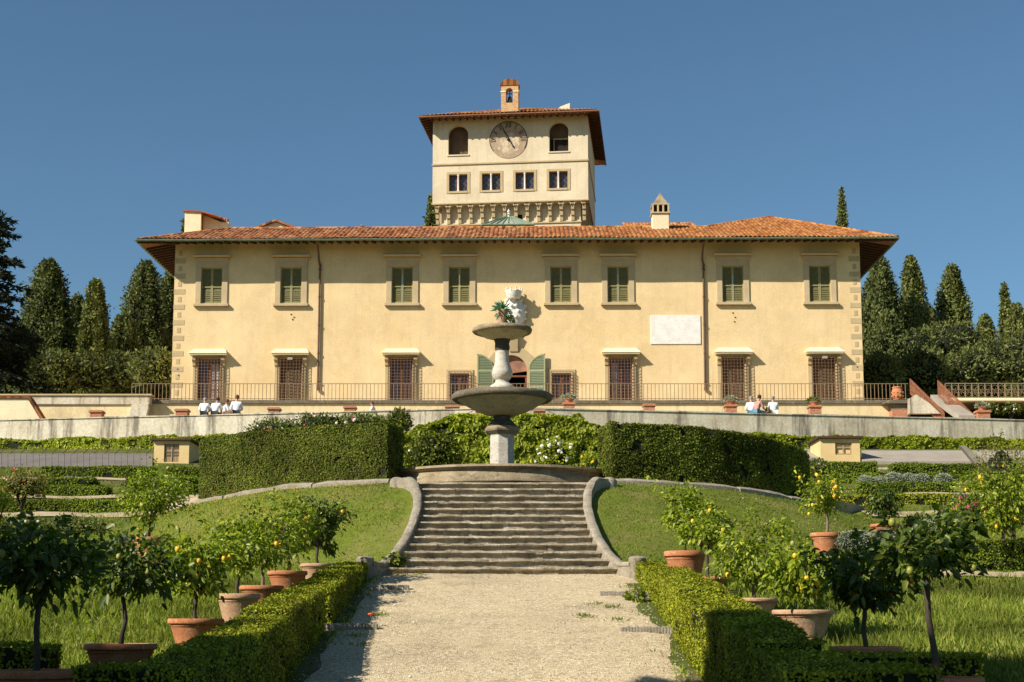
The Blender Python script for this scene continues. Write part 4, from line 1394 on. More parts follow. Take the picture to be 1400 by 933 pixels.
for hnum, txt in NUM.items():
    ang = pi / 2 - hnum * pi / 6
    mb = MB(); hh = .17; rr = rC * .79; wch = {'I': .10, 'X': .20, 'V': .20}
    tot = sum(wch[c] for c in txt); xo = -tot / 2
    er, et = Vector((math.cos(ang), 0, math.sin(ang))), Vector((math.sin(ang), 0, -math.cos(ang)))
    def st_(x0, z0, x1, z1, w=.026):
        a = er * (rr + z0) + et * x0; b = er * (rr + z1) + et * x1
        s_ = (b - a).normalized().cross(Vector((0, 1, 0))) * w
        o_ = Vector((0, -.032, 0))
        mb.quad(a - s_ + o_, a + s_ + o_, b + s_ + o_, b - s_ + o_)
    for c in txt:
        w = wch[c]; m_ = xo + w / 2
        if c == 'I': st_(m_, -hh, m_, hh)
        elif c == 'X': st_(m_ - w * .4, -hh, m_ + w * .4, hh); st_(m_ + w * .4, -hh, m_ - w * .4, hh, .015)
        else: st_(m_ - w * .4, hh, m_, -hh); st_(m_, -hh, m_ + w * .4, hh, .015)
        xo += w
    mb.build('numeral', M['bronze'], clk)
mb = MB()
hp, hq = G(687.5, 176.5), G(703, 203)
a = Vector((hp[0] - cu_, -.06, hp[1] - cz_)); b = Vector((hq[0] - cu_, -.06, hq[1] - cz_))
mb.tube([a, a.lerp(b, .1), a.lerp(b, .55), b], [.012, .04, .05, .03], 6)
mb.ball((0, -.07, 0), .09, 10, 6); mb.ball(a.lerp(b, .9), .06, 8, 5)
mb.build('clock_hand', M['bronze'], clk)
# machicolation: brackets joined by small arches
nb = 14
zc0 = z302
front = np.linspace(tl + .28, tr - .28, nb)
br = MB()
hM = z277 - zc0
def bracket_mesh(name='bracket'):
    m2 = MB()
    m2.prism([(IN, 0.02), (IN - .10, .03), (IN - .16, hM * .25), (IN - .24, hM * .30), (IN - .27, hM * .52), (IN - .36, hM * .58), (IN - .40, hM * .8), (.03, hM * .84), (.03, hM - .07), (IN, hM - .07)], -.105, .105, axis='x')
    return m2
b0 = bracket_mesh().build('bracket', M['quoin'], tower, bevel=.01)
for i, u in enumerate(front):
    b_ = b0 if i == 0 else copy_tree(b0, tower)
    b_.location = (u, 0, zc0)
for i, y in enumerate(np.linspace(1.0, TD - .6, 11)):
    b_ = copy_tree(b0, tower); b_.location = (tr, y, zc0); b_.rotation_euler = (0, 0, R(90))
    b_ = copy_tree(b0, tower); b_.location = (tl, y, zc0); b_.rotation_euler = (0, 0, R(-90))
mb = MB()
for i in range(nb - 1):
    a, b = front[i] + .107, front[i + 1] - .107; c = (a + b) / 2; r = (b - a) / 2; zz_ = z277 - .055 - r * .95
    for k in range(8):
        x0, q0 = c + r * math.cos(pi * k / 8), zz_ + r * .9 * math.sin(pi * k / 8); x1, q1 = c + r * math.cos(pi * (k + 1) / 8), zz_ + r * .9 * math.sin(pi * (k + 1) / 8)
        mb.quad((x0, .02, q0), (x0, .02, z277 - .05), (x1, .02, z277 - .05), (x1, .02, q1)); mb.quad((x0, .02, q0), (x1, .02, q1), (x1, IN, q1), (x0, IN, q0))
mb.build('arch_band', M['tower_stucco'], tower)
mb = MB(); mb.box(tl + IN - .06, tr - IN + .06, IN - .07, IN, zc0 - .08, zc0 + .02); mb.build('base_moulding', M['quoin'], tower, bevel=.01)
hx = G(710, 295, IN); mb = MB(); mb.box(hx[0] - .2, hx[0] + .2, IN - .012, IN + .02, zc0 + .02, zc0 + .55); mb.build('small_opening', M['dark'], tower)
# roof
OF, OS = 1.05, .78
e0, e1, ef, eb = tl - OS, tr + OS, -OF, TD + OF
us = np.arange(e0, e1 + .001, .035); nv = 10
mid = (e0 + e1) / 2; hwT = (e1 - e0) / 2; TS = .405; zpk = hwT * TS
tops = (hwT - np.abs(us - mid)) * TS
vv = np.linspace(0, 1, nv)
zz = np.minimum(tops[:, None], 9) * vv[None]
V = np.stack([np.broadcast_to(us[:, None], zz.shape), ef + zz / TS, zE2 + .06 + zz + (.085 * np.abs(np.sin(pi * us / .25)) ** .6)[:, None] - ((zz / TS / .38) % 1) * .03 + .015 * np.sin(us * 1.3)[:, None]], -1).reshape(-1, 3)
rt = npmesh('roof', [(V, grid_quads(len(us), nv), 0)], M['tile'], tower)
mb = MB(); yc = (ef + eb) / 2; pk = (mid, yc, zE2 + .06 + zpk); zq = zE2 + .06
mb.add([(e0, ef, zq), (e0, eb, zq), (e1, eb, zq), (e1, ef, zq), pk], [(0, 4, 1), (1, 4, 2), (2, 4, 3)])
mb.build('rear_slope', M['tile'], rt)
mb = MB(); z_ = zE2 - .02
mb.quad((e0, ef, z_), (e1, ef, z_), (tr, 0, z_ + .16), (tl, 0, z_ + .16)); mb.quad((e1, ef, z_), (e1, eb, z_), (tr, TD, z_ + .16), (tr, 0, z_ + .16)); mb.quad((e0, eb, z_), (e0, ef, z_), (tl, 0, z_ + .16), (tl, TD, z_ + .16))
mb.quad((e0, ef, z_), (e0, ef, z_ + .08), (e1, ef, z_ + .08), (e1, ef, z_)); mb.quad((e1, ef, z_), (e1, ef, z_ + .08), (e1, eb, z_ + .08), (e1, eb, z_))
so = mb.build('soffit', M['soffit'], tower)
mb = MB()
for u in np.arange(tl, tr, .45): rafter((u, ef + .03, z_ - .004), (u, 0, z_ + .15), .05, .1)
for y in np.arange(-.6, TD, .45): rafter((e0 + .03, y, z_ - .004), (tl, y, z_ + .15), .05, .1); rafter((e1 - .03, y, z_ - .004), (tr, y, z_ + .15), .05, .1)
mb.build('rafter', M['rafter'], so)
# bell gable
bu0, bu1 = G(685.5, 140, .2)[0], G(709, 140, .2)[0]; bzt = G(697, 118.5, .2)[1]; bz_top = G(697, 110.5, .2)[1]
cB = (bu0 + bu1) / 2; hB = (bu1 - bu0) / 2
o0, o1 = G(692, 135, .2)[0], G(701.5, 135, .2)[0]; oz0, oz1 = G(697, 142, .2)[1], G(697, 122, .2)[1]
mb = MB(); rO = (o1 - o0) / 2; cO = (o0 + o1) / 2; zO = oz1 - rO
y0_, y1_ = .0, .65
inner = [(o0, oz0)] + [(cO - rO * math.cos(pi * k / 10), zO + rO * math.sin(pi * k / 10)) for k in range(11)] + [(o1, oz0)]
# two piers, a sill block and the arch above
mb.box(bu0, o0, y0_, y1_, zE2, zO); mb.box(o1, bu1, y0_, y1_, zE2, zO); mb.box(o0, o1, y0_ + .003, y1_ - .003, zE2, oz0)
arcpts = [(cO + rO * math.cos(pi * k / 10), zO + rO * math.sin(pi * k / 10)) for k in range(11)]
mb.prism([(bu1, zO + .001)] + arcpts[:1] + arcpts[1:] + [(bu0, zO + .001), (bu0, bzt), (bu1, bzt)], y0_, y1_)
bg = mb.build('bell_gable', M['old_brick'], tower)
mb = MB(); mb.box(bu0 - .06, bu1 + .06, -.06, y1_ + .06, zO - .06, zO + .02) if False else None
mb.prism([(bu0 - .07, bzt + .002)] + [(cB - (hB + .05) * math.cos(pi * k / 12), bzt + .04 + (bz_top - bzt) * math.sin(pi * k / 12)) for k in range(13)] + [(bu1 + .07, bzt + .002)], -.05, y1_ + .05)
mb.build('gable_cap', M['tile'], bg)
mb = MB(); mb.box(bu0 - .04, o0 - .002, -.03, y1_ + .03, zO - .05, zO + .03); mb.box(o1 + .002, bu1 + .04, -.03, y1_ + .03, zO - .05, zO + .03); mb.box(bu0 - .08, bu1 + .08, -.06, y1_ + .06, zE2 + .1, zE2 + .34)
mb.build('impost', M['cream'], bg, bevel=.01)
mb = MB(); hb = oz1 - oz0
mb.lathe([(.20, oz0 + hb * .12), (.18, oz0 + hb * .18), (.13, oz0 + hb * .36), (.11, oz0 + hb * .48), (.05, oz0 + hb * .54)], 16, (cO, .33, 0)); mb.tube([(cO, .33, oz0 + hb * .5), (cO, .33, oz0 + hb * .98)], .025, 6); mb.tube([(o0, .33, oz0 + hb * .72), (o1, .33, oz0 + hb * .72)], .03, 6)
mb.build('bell', M['bronze'], bg, smooth=40)
q0, q1 = G(770, 150, 2.0), G(779, 141, 2.0)
mb = MB(); mb.prism([(G(756, 152, 2.0)[0], q0[1] - .3), (q1[0], q0[1] - .3), (q1[0], q1[1]), (G(766, 145.5, 2.0)[0], G(766, 146, 2.0)[1])], 2.0, 4.5)
mb.build('roof_hatch', M['cream'], tower)
# ------------------------------------------------------------------ clipped hedges
def hedge(name, path, hw, zb, zt, dens, leaf, lm, label, cat='hedge', group=None, r=None, rough=.05, inset=.05, six=False, seed=0, sunk=.15, round_=.0, gap=-.55):
    """clipped hedge along a ground polyline; hw half width; zb(x,y), zt(x,y) heights; leaves over every face"""
    r = np.random.default_rng(seed + 100)
    pts = np.array(path, float)
    seg = np.linalg.norm(np.diff(pts, axis=0), axis=1); arc = np.concatenate([[0], np.cumsum(seg)]); Ltot = arc[-1]
    ns = max(3, int(Ltot / .3)); s = np.linspace(0, Ltot, ns)

    def at(s):
        x, y = np.interp(s, arc, pts[:, 0]), np.interp(s, arc, pts[:, 1])
        e = .25
        x1, y1 = np.interp(np.minimum(s + e, Ltot), arc, pts[:, 0]), np.interp(np.minimum(s + e, Ltot), arc, pts[:, 1])
        x0, y0 = np.interp(np.maximum(s - e, 0), arc, pts[:, 0]), np.interp(np.maximum(s - e, 0), arc, pts[:, 1])
        t = unit(np.stack([x1 - x0, y1 - y0], -1))
        return x, y, t

    def lump(p): return noise(p, 1.3, seed + 7) * rough + noise(p, 4.0, seed + 9, 2) * rough * .5
    x, y, t = at(s)
    nrm = np.stack([t[:, 1], -t[:, 0]], -1)
    K = 5
    ring = []
    h_in = hw - inset
    for side in (1, -1):
        fr = np.linspace(0, 1, K) if side > 0 else np.linspace(1, 0, K)
        for f in fr:
            px = x + nrm[:, 0] * h_in * side; py = y + nrm[:, 1] * h_in * side
            b = np.array([zb(a, c) for a, c in zip(px, py)]) - sunk; tp = np.array([zt(a, c) for a, c in zip(x, y)]) - inset
            ring.append(np.stack([px, py, b + (tp - b) * f], -1))
    C = np.stack(ring, 1)
    C[0, :, :2] += t[0] * inset; C[-1, :, :2] -= t[-1] * inset
    nr = 2 * K
    V = C.reshape(-1, 3)
    V = V + unit(np.concatenate([V[:, :2] * 0, V[:, 2:] * 0 + 1], 1)) * lump(V)[:, None] * .6
    i, j = np.meshgrid(np.arange(ns - 1), np.arange(nr - 1), indexing='ij')
    Q = np.stack([i * nr + j, i * nr + j + 1, (i + 1) * nr + j + 1, (i + 1) * nr + j], -1).reshape(-1, 4)
    cap = []
    for e in (0, ns - 1):
        for k in range(K - 1): cap.append([e * nr + k, e * nr + k + 1, e * nr + nr - 2 - k, e * nr + nr - 1 - k])
    Q = np.concatenate([Q, np.array(cap)])
    # leaves
    hmean = float(np.mean([zt(a, c) - zb(a, c) for a, c in zip(x, y)]))
    areas = np.array([Ltot * hmean, Ltot * hmean, Ltot * 2 * hw, 2 * hw * hmean, 2 * hw * hmean])
    n = int(areas.sum() * dens)
    f = r.choice(5, n, p=areas / areas.sum())
    u = r.random(n); v = r.random(n)
    ss = np.where(f <= 2, u * Ltot, np.where(f == 3, 0.0, Ltot))
    lx, ly, lt = at(ss); ln = np.stack([lt[:, 1], -lt[:, 0]], -1)
    across = np.where(f == 0, hw, np.where(f == 1, -hw, np.where(f == 2, (v * 2 - 1) * hw, (u * 2 - 1) * hw)))
    gx, gy = lx + ln[:, 0] * across, ly + ln[:, 1] * across
    bz = np.array([zb(a, c) for a, c in zip(gx, gy)]); tz = np.array([zt(a, c) for a, c in zip(lx, ly)])
    up = np.where(f == 2, 1.0, v)
    p = np.stack([gx, gy, bz + (tz - bz) * up], -1)
    N = np.zeros((n, 3))
    N[f == 0, :2] = ln[f == 0]; N[f == 1, :2] = -ln[f == 1]; N[f == 2, 2] = 1
    N[f == 3, :2] = -lt[f == 3]; N[f == 4, :2] = lt[f == 4]
    p = p + N * (lump(p) + r.normal(0, .018, n) - .01)[:, None]
    keep = noise(p, 3.2, seed + 21, 2) > gap
    p, N = p[keep], N[keep]
    d = r.normal(size=p.shape); d -= N * np.sum(d * N, -1, keepdims=True); d = unit(d) + N * .38 + [0, 0, .15]
    NL = N + r.normal(size=p.shape) * .42
    L = leaf * r.uniform(.7, 1.35, len(p))
    W = L * r.uniform(.55, .85, len(p))
    lv = leaf6(p - unit(d) * L[:, None] * .35, d, L, W, r, nrm=NL) if six else kites(p - unit(d) * L[:, None] * .35, d, L, W, r, nrm=NL)
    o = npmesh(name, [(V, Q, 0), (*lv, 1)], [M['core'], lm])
    return tag(o, label, cat, group)


HX = 2.66                                   # inner face of the hedges along the path
zf1 = Z(768.5, 31.7); zf2 = Z(827, 21.0)
hslope = (zf1 - zf2) / 10.7


def box_top(off): return lambda x, y: zf2 + (y - 21.0) * hslope + off


gb = 'clipped box hedges along the gravel path'
for sg, nm in ((1, 'sunlit'), (-1, 'shaded')):
    hw = .43 if sg > 0 else .32
    c = SC_X + sg * (2.9 + hw) if sg > 0 else SC_X - (2.84 + hw)
    cuts = [(31.75, 28.6), (28.52, 23.6), (23.45, 19.3), (19.2, 16.4), (16.25, 14.4)] if sg > 0 else [(31.75, 29.3), (29.22, 27.3), (27.22, 24.9), (24.45, 20.3), (20.2, 17.4), (17.3, 14.4)]
    labs = (['clipped box hedge on the sunny path side, touching the stair end block',
             'clipped box hedge on the sunny side of the path, beside the two drain strips',
             'clipped box hedge on the sunny path side, next to the big cracked cream pot',
             'clipped box hedge on the sunny side of the path where the shade begins',
             'clipped box hedge entirely in shade at the bottom of the sunny side'] if sg > 0 else
            ['clipped box hedge shading the path, touching the stair end block',
             'short clipped box hedge shading the path, second from the stairs',
             'clipped box hedge shading the path, third from the stairs, ending at a sunlit gap',
             'clipped box hedge shading the path below the sunlit gap, beside bright terracotta pots',
             'clipped box hedge dark in tree shade beside the low dark terracotta rim',
             'clipped box hedge in full tree shade, lowest on the shady side'])
    for k, (a, b) in enumerate(cuts):
        off = (-.02 * k) + (.05 if k % 2 else 0)
        dens = 1900
        hedge('box_hedge', [(c + (0 if sg > 0 else 0), a), (c, b)], hw - .02 * (k % 2), lambda x, y: float(zl(y)), box_top(off), dens, .038, M['box'], labs[k], 'hedge', gb, seed=k + 10 * (sg + 2), rough=.022, inset=.045)

# low cross hedges between the beds and the path in the shaded corners
hedge('box_hedge', [(3.75, 18.4), (5.75, 18.4)], .35, lambda x, y: float(zl(y)), lambda x, y: Z(893, 18.4), 900, .05, M['box'], 'low dark cross hedge in shade behind the crooked bare trunk', 'hedge', 'low cross hedges', seed=51)
hedge('box_hedge', [(3.6, 15.3), (4.25, 15.3)], .7, lambda x, y: float(zl(y)), lambda x, y: Z(912, 15.3), 900, .05, M['box'], 'low dark cross hedge at the bottom edge, around the nearest orange tree pot', 'hedge', 'low cross hedges', seed=52)
hedge('box_hedge', [(-7.6, 19.9), (-6.15, 19.9)], .35, lambda x, y: float(zl(y)), lambda x, y: Z(882, 19.9), 900, .05, M['box'], 'low cross hedge in shade in front of the long grass, behind the thin forked trunk', 'hedge', 'low cross hedges', seed=53)
hedge('box_hedge', [(-4.75, 16.6), (-3.85, 16.6)], .7, lambda x, y: float(zl(y)), lambda x, y: Z(908, 16.6), 900, .05, M['box'], 'low cross hedge with a sunlit streak at the bottom edge of the shady side', 'hedge', 'low cross hedges', seed=54)

# tall hedges on the arc round the fountain terrace
ARC_TOP = Z(577.5, 38.0)
def arc_path(sg, a0, a1, rad): return [(CX + sg * rad * math.sin(t), CY - rad * math.cos(t)) for t in np.linspace(a0, a1, 22)]
def arc_top(sg):
    def f(x, y):
        th = math.atan2(abs(x - CX), CY - y)
        return ARC_TOP - .10 * max(0, th - .3) - ((.55 * max(0, th - .4) + 8.0 * max(0, th - .62) ** 2) if sg > 0 else .15 * max(0, th - .5) + 3.0 * max(0, th - .68) ** 2)
    return f
def arc_base(x, y):
    return float(kerb_z(math.atan2(abs(x - CX), CY - y))) - .05
hedge('arc_hedge', arc_path(-1, .245, .765, 11.75), .62, arc_base, arc_top(-1), 2600, .048, M['laurel'], 'tall clipped hedge lit by the sun, curving beside the fountain above the flowery lawn', 'hedge', 'tall arc hedges round the fountain', seed=61, rough=.045, gap=-.62)
hedge('arc_hedge', arc_path(1, .235, .775, 11.75), .62, arc_base, arc_top(1), 2600, .048, M['laurel'], 'tall clipped hedge in dark shade, curving beside the fountain above the plain lawn', 'hedge', 'tall arc hedges round the fountain', seed=62, rough=.05, gap=-.66)

# ------------------------------------------------------------------ loose shrubs
def blob_points(r, n, c, rad, seed, lump=.25, low=-.6):
    """points spread through the outer part of a lumpy ellipsoid"""
    d = unit(r.normal(size=(n * 2, 3))); d = d[d[:, 2] > low][:n]
    k = 1 + lump * noise(d * 2.0, 1.0, seed) + lump * .4 * noise(d * 5.0, 1.0, seed + 1)
    t = r.random(len(d)) ** .3
    t = np.clip(t, .45, 1.0)
    p = np.array(c) + d * np.array(rad) * (k * t)[:, None]
    return p, d


def lumpy(c, rad, seed, lump, sc, low=-.6):
    nu, nv = 20, 11
    a = np.linspace(0, 2 * pi, nu, endpoint=False); b = np.linspace(math.asin(max(low, -.99)), pi / 2, nv)
    aa, bb = np.meshgrid(a, b, indexing='ij')
    d = np.stack([np.cos(bb) * np.cos(aa), np.cos(bb) * np.sin(aa), np.sin(bb)], -1).reshape(-1, 3)
    k = 1 + lump * noise(d * 2.0, 1.0, seed) + lump * .4 * noise(d * 5.0, 1.0, seed + 1)
    return np.array(c) + d * np.array(rad) * (k * sc)[:, None], grid_quads(nu, nv, True)


def shrub(name, c, rad, n, leaf, lm, label, cat, group=None, seed=0, lump=.25, core=.72, ratio=.5, up=.3, low=-.6, six=False, flowers=None, stem=True):
    r = np.random.default_rng(seed + 500)
    root = thing(name, label, cat, (c[0], c[1], c[2] - rad[2] * .6), 0, group)
    off = np.array([c[0], c[1], c[2] - rad[2] * .6])
    p, d = blob_points(r, n, c, rad, seed, lump, low)
    dd = d * .8 + r.normal(size=p.shape) * .7 + [0, 0, up]
    L = leaf * r.uniform(.7, 1.4, len(p))
    lv = (leaf6 if six else kites)(p - off, dd, L, L * ratio, r, nrm=d + r.normal(size=p.shape) * .5)
    ch = []
    if core: 
        V, Q = lumpy(c, rad, seed, lump, core, low); ch.append((V - off, Q, 0))
    ch.append((*lv, 1))
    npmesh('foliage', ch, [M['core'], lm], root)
    if stem:
        mb = MB()
        for k in range(3):
            a = r.uniform(0, 6.28)
            mb.tube([(0, 0, -.25), (.2 * rad[0] * math.cos(a), .2 * rad[1] * math.sin(a), rad[2] * .3), (.45 * rad[0] * math.cos(a), .45 * rad[1] * math.sin(a), rad[2] * .7)], [.05, .035, .015], 6)
        mb.build('stem', M['bark'], root)
    if flowers:
        for (mat, cnt, size) in flowers:
            q, e = blob_points(r, cnt, c, rad, seed, lump, -.2)
            q = np.array(c) + (q - np.array(c)) * 1.04
            g = e[:, 1] < .35
            for pt in (q[g] - off)[:cnt]:
                fb = MB(); s_ = size * random.uniform(.7, 1.3)
                for k in range(5):
                    a = k / 5 * 6.28
                    fb.ball((pt[0] + .5 * s_ * math.cos(a), pt[1] - .2 * s_, pt[2] + .5 * s_ * math.sin(a)), s_ * .5, 6, 4, sc=(1, .6, 1))
                fb.ball((pt[0], pt[1] - .3 * s_, pt[2]), s_ * .5, 6, 4)
                fb.build('flower', mat, root)
    return root


# ------------------------------------------------------------------ lemon trees in terracotta pots
def pot_parts(rim_d, h, mat, root, z0=0.0, style=0):
    r = rim_d / 2; mb = MB()
    rim = r * .16
    pr = [(r * .60, 0), (r * .64, .01), (r * .66, h * .06), (r * .63, h * .08), (r * .74, h * .4), (r * .86, h * .72), (r * .88, h * .76), (r * .91, h * .78), (r * .885, h * .80), (r * .90, h * .83),
          (r * .99, h * .86), (r, h * .89), (r, h * .96), (r * .97, h), (r * .86, h), (r * .84, h * .97), (r * .83, h * .88)]
    mb.lathe([(a, z0 + b) for a, b in pr], 40, wob=.006)
    p = mb.build('pot', mat, root, smooth=38)
    sb = MB(); sb.lathe([(.01, z0 + h * .955), (r * .5, z0 + h * .95), (r * .85, z0 + h * .93)], 20, caps=False); sb.build('soil', M['soil'], p)
    return p


def citrus(px, py, d, rim_d, top_py, halfw_px, label, seed, leaves=1500, fruit=8, fm='lemon', lm='citrus', leaf=.095, mat='terracotta', trunk_h=.45, group='citrus trees in terracotta pots', lean=(0, 0), bark='bark', open_=1.0, low=-.35, pot=True, cat='potted tree', name='potted_citrus_tree', pxc=None):
    r = np.random.default_rng(seed + 900); rnd = random.Random(seed)
    c = P(px, py, d); g = Hs(c.x, d) + .02
    h = max(.42, c.z - g)
    if c.z - g < .42: g = c.z - .42
    root = thing(name, label, cat, (c.x, d, g), 0, group)
    if pot: pot_parts(rim_d, h, M[mat], root)
    zr = h - .04
    top = Z(top_py, d) - g
    sc_ = d / FPX
    RW = halfw_px * sc_; RH = (top - zr)
    cx0 = 0 if pxc is None else (pxc - px) * sc_
    cz = zr + RH * (.5 + trunk_h * .25); rz = RH * (.5 - trunk_h * .22)
    # skeleton
    tb = MB()
    t0 = Vector((0, 0, zr - .05)); fork = Vector((lean[0] * .5, lean[1], zr + RH * trunk_h * .75))
    mid = t0.lerp(fork, .5) + Vector((rnd.uniform(-.05, .05), rnd.uniform(-.05, .05), 0))
    tr_ = .016 + .0115 * RH
    tb.tube([t0, t0.lerp(mid, .5) + Vector((rnd.uniform(-.02, .02), 0, 0)), mid, fork], [tr_ * 1.25, tr_, tr_ * .95, tr_ * .9], 9)
    tips = []
    nbr = rnd.choice((4, 5, 5))
    for k in range(nbr):
        a = 2 * pi * k / nbr + rnd.uniform(-.4, .4)
        e = Vector((cx0 + RW * .62 * math.cos(a) * rnd.uniform(.7, 1.1), RW * .62 * math.sin(a) * rnd.uniform(.7, 1.1), cz + rz * rnd.uniform(-.25, .6)))
        m_ = fork.lerp(e, .5) + Vector((0, 0, -.05 * RH + rnd.uniform(-.04, .04)))
        tb.tube([fork, m_, e], [tr_ * .7, tr_ * .45, tr_ * .22], 7)
        for q in range(6):
            b0 = fork.lerp(m_, rnd.uniform(.5, 1)) if q < 2 else m_.lerp(e, rnd.uniform(.1, 1))
            dv = Vector((rnd.gauss(0, 1), rnd.gauss(0, 1), rnd.gauss(.25, .7))).normalized()
            te = b0 + dv * RW * rnd.uniform(.25, .55)
            rel_ = Vector(((te.x - cx0) / RW, te.y / RW, (te.z - cz) / max(rz, .01)))
            if rel_.length > 1.0: te = Vector((cx0, 0, cz)) + Vector((rel_.x * RW, rel_.y * RW, rel_.z * rz)) / rel_.length * rnd.uniform(.92, 1.1)
            tb.tube([b0, b0.lerp(te, .5) + Vector((0, 0, .02)), te], [tr_ * .25, tr_ * .17, tr_ * .08], 5)
            tips.append((b0, te))
    tips += [(Vector((cx0 + rnd.gauss(0, .3) * RW, rnd.gauss(0, .3) * RW, cz)), Vector((cx0, 0, cz)) + Vector((rnd.gauss(0, .42) * RW, rnd.gauss(0, .42) * RW, rnd.uniform(-.5, .95) * rz))) for _ in range(int(10 * open_))]
    tb.build('trunk', M[bark], root, smooth=60)
    # leaves in bunches along the twigs
    k = r.integers(0, len(tips), leaves)
    A = np.array([tuple(t[0]) for t in tips])[k]; B = np.array([tuple(t[1]) for t in tips])[k]
    f = (r.random(leaves) ** .65)[:, None]
    p = A + (B - A) * (f * 1.05) + r.normal(0, .042 * RW / .6 + .02, (leaves, 3))
    c0 = np.array([cx0, 0, cz]); outw = unit(p - c0 + 1e-6)
    ok = (p[:, 2] > zr + .06 * RH)
    p, outw = p[ok], outw[ok]
    dd = outw * .8 + r.normal(size=p.shape) * .65 + [0, 0, .05]
    L = leaf * r.uniform(.55, 1.35, len(p)); W = L * r.uniform(.42, .60, len(p))
    V, Q = leaf6(p, dd, L, W, r, .16, .30, nrm=outw + [0, 0, .5] + r.normal(size=p.shape) * .75)
    cr = npmesh('crown', [(V, Q, 0)], M[lm], root)
    names = {'lemon': 'lemon', 'lemon_green': 'lemon', 'orange': 'orange'}
    for q in range(fruit):
        t = tips[rnd.randrange(len(tips))]; pos = t[0].lerp(t[1], rnd.uniform(.6, 1.05)) + Vector((rnd.gauss(0, .03), -abs(rnd.gauss(.05, .04)), -.06))
        if (pos.z < zr + .1 * RH) : pos.z = zr + .2 * RH
        pos.y -= .12 * RW
        mt = M[fm] if rnd.random() > .22 else M['lemon_green']
        fb = MB(); rr = rnd.uniform(.034, .046)
        fb.ball(tuple(pos), rr, 10, 8, sc=(1, 1, 1.25 if fm != 'orange' else 1.0)); fb.lathe([(.011, -rr * 1.4), (.004, -rr * 1.65)], 6, tuple(pos)) if fm != 'orange' else None
        fb.build(names[fm], mt, cr, smooth=True)
    return root


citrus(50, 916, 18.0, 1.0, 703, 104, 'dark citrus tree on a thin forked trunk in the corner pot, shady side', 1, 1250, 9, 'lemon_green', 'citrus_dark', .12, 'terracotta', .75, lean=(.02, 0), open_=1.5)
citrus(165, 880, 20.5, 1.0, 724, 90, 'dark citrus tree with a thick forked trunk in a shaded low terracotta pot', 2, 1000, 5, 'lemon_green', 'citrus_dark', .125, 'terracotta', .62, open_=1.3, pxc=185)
citrus(268, 846, 22.8, .86, 720, 68, 'lemon tree with hanging yellow fruit in a bright orange terracotta pot by the hedge', 3, 1450, 11, 'lemon', 'citrus', .11, 'terracotta', .35, low=-.6)
citrus(326, 812, 25.0, .74, 698, 60, 'bushy lemon tree in a pinkish pot squeezed behind the bright orange pot', 4, 1700, 5, 'lemon', 'citrus', .095, 'terracotta_pale', .3)
citrus(358, 801, 26.6, .80, 686, 60, 'tall loose lemon tree in an orange-rimmed pot in the middle of the shady row', 5, 1900, 7, 'lemon', 'citrus', .09, 'terracotta', .35, bark='bark_pale')
citrus(393, 781, 28.5, .78, 676, 60, 'lemon tree with low twisted stems, second pot from the stairs, shady row', 6, 1900, 8, 'lemon', 'citrus', .088, 'terracotta', .3)
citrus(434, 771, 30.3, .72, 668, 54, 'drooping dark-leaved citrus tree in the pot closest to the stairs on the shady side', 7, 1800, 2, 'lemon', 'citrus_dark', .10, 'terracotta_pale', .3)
citrus(205, 735, 33.4, .76, 630, 66, 'wide old lemon tree in a flat terracotta pot standing alone before the parterre', 8, 2600, 12, 'lemon_green', 'citrus', .085, 'terracotta', .35)
citrus(937, 754, 30.0, .88, 658, 48, 'dense citrus tree in the round pot closest to the stairs on the sunny side', 9, 2000, 3, 'lemon', 'citrus', .092, 'terracotta', .45)
citrus(967, 789, 28.3, .74, 676, 54, 'pale-leaved lemon tree in the small orange-rimmed pot second from the stairs on the sunny side', 10, 2000, 5, 'lemon', 'citrus', .09, 'terracotta', .4)
citrus(1031, 818, 26.2, .88, 682, 68, 'sparse lemon tree with bare pale twigs in a wide cream-rimmed pot', 11, 1800, 4, 'lemon', 'citrus', .092, 'terracotta_pale', .2, bark='bark_pale')
citrus(1098, 834, 23.8, 1.0, 724, 66, 'low lemon tree with bright yellow fruit in the big cracked cream pot', 12, 1600, 9, 'lemon', 'citrus', .11, 'terracotta_pale', .2, low=-.6)
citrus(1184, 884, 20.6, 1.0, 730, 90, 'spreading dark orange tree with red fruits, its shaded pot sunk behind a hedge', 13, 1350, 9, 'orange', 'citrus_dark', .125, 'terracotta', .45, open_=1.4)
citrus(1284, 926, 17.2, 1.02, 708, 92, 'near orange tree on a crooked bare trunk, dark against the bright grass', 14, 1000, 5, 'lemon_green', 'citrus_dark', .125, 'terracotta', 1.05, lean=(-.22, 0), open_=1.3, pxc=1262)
citrus(1129, 729, 34.2, .74, 640, 54, 'open lemon tree full of yellow fruit in a decorated orange pot beside the shaded hedge', 15, 1300, 22, 'lemon', 'citrus', .09, 'terracotta', .55, bark='bark_pale')
citrus(1210, 717, 37.0, .74, 655, 34, 'small dense round citrus tree in an orange pot among the parterre beds', 16, 1500, 3, 'orange', 'citrus_dark', .085, 'terracotta', .35)
citrus(1372, 735, 31.5, .8, 628, 58, 'large lemon bush with yellow fruit rising behind the roses at the garden edge', 17, 3200, 12, 'lemon', 'citrus', .09, 'terracotta', .1, pot=False, low=-.8)
citrus(-12, 742, 31.0, .8, 622, 36, 'pale lemon tree cut by the edge beside the reddish roses', 18, 1500, 5, 'lemon', 'citrus', .09, 'terracotta', .2, pot=False)

# ------------------------------------------------------------------ parterre rows
gp_ = 'low box hedges of the parterre'
DTAB = np.linspace(28, 66, 400); YTAB = np.array([850 - 0 for _ in DTAB], float)
for _i, _d in enumerate(DTAB):
    _r = float(zl(_d)) / _d; _b = (_r * CT - ST) / (CT + _r * ST); YTAB[_i] = PYC - FPX * _b


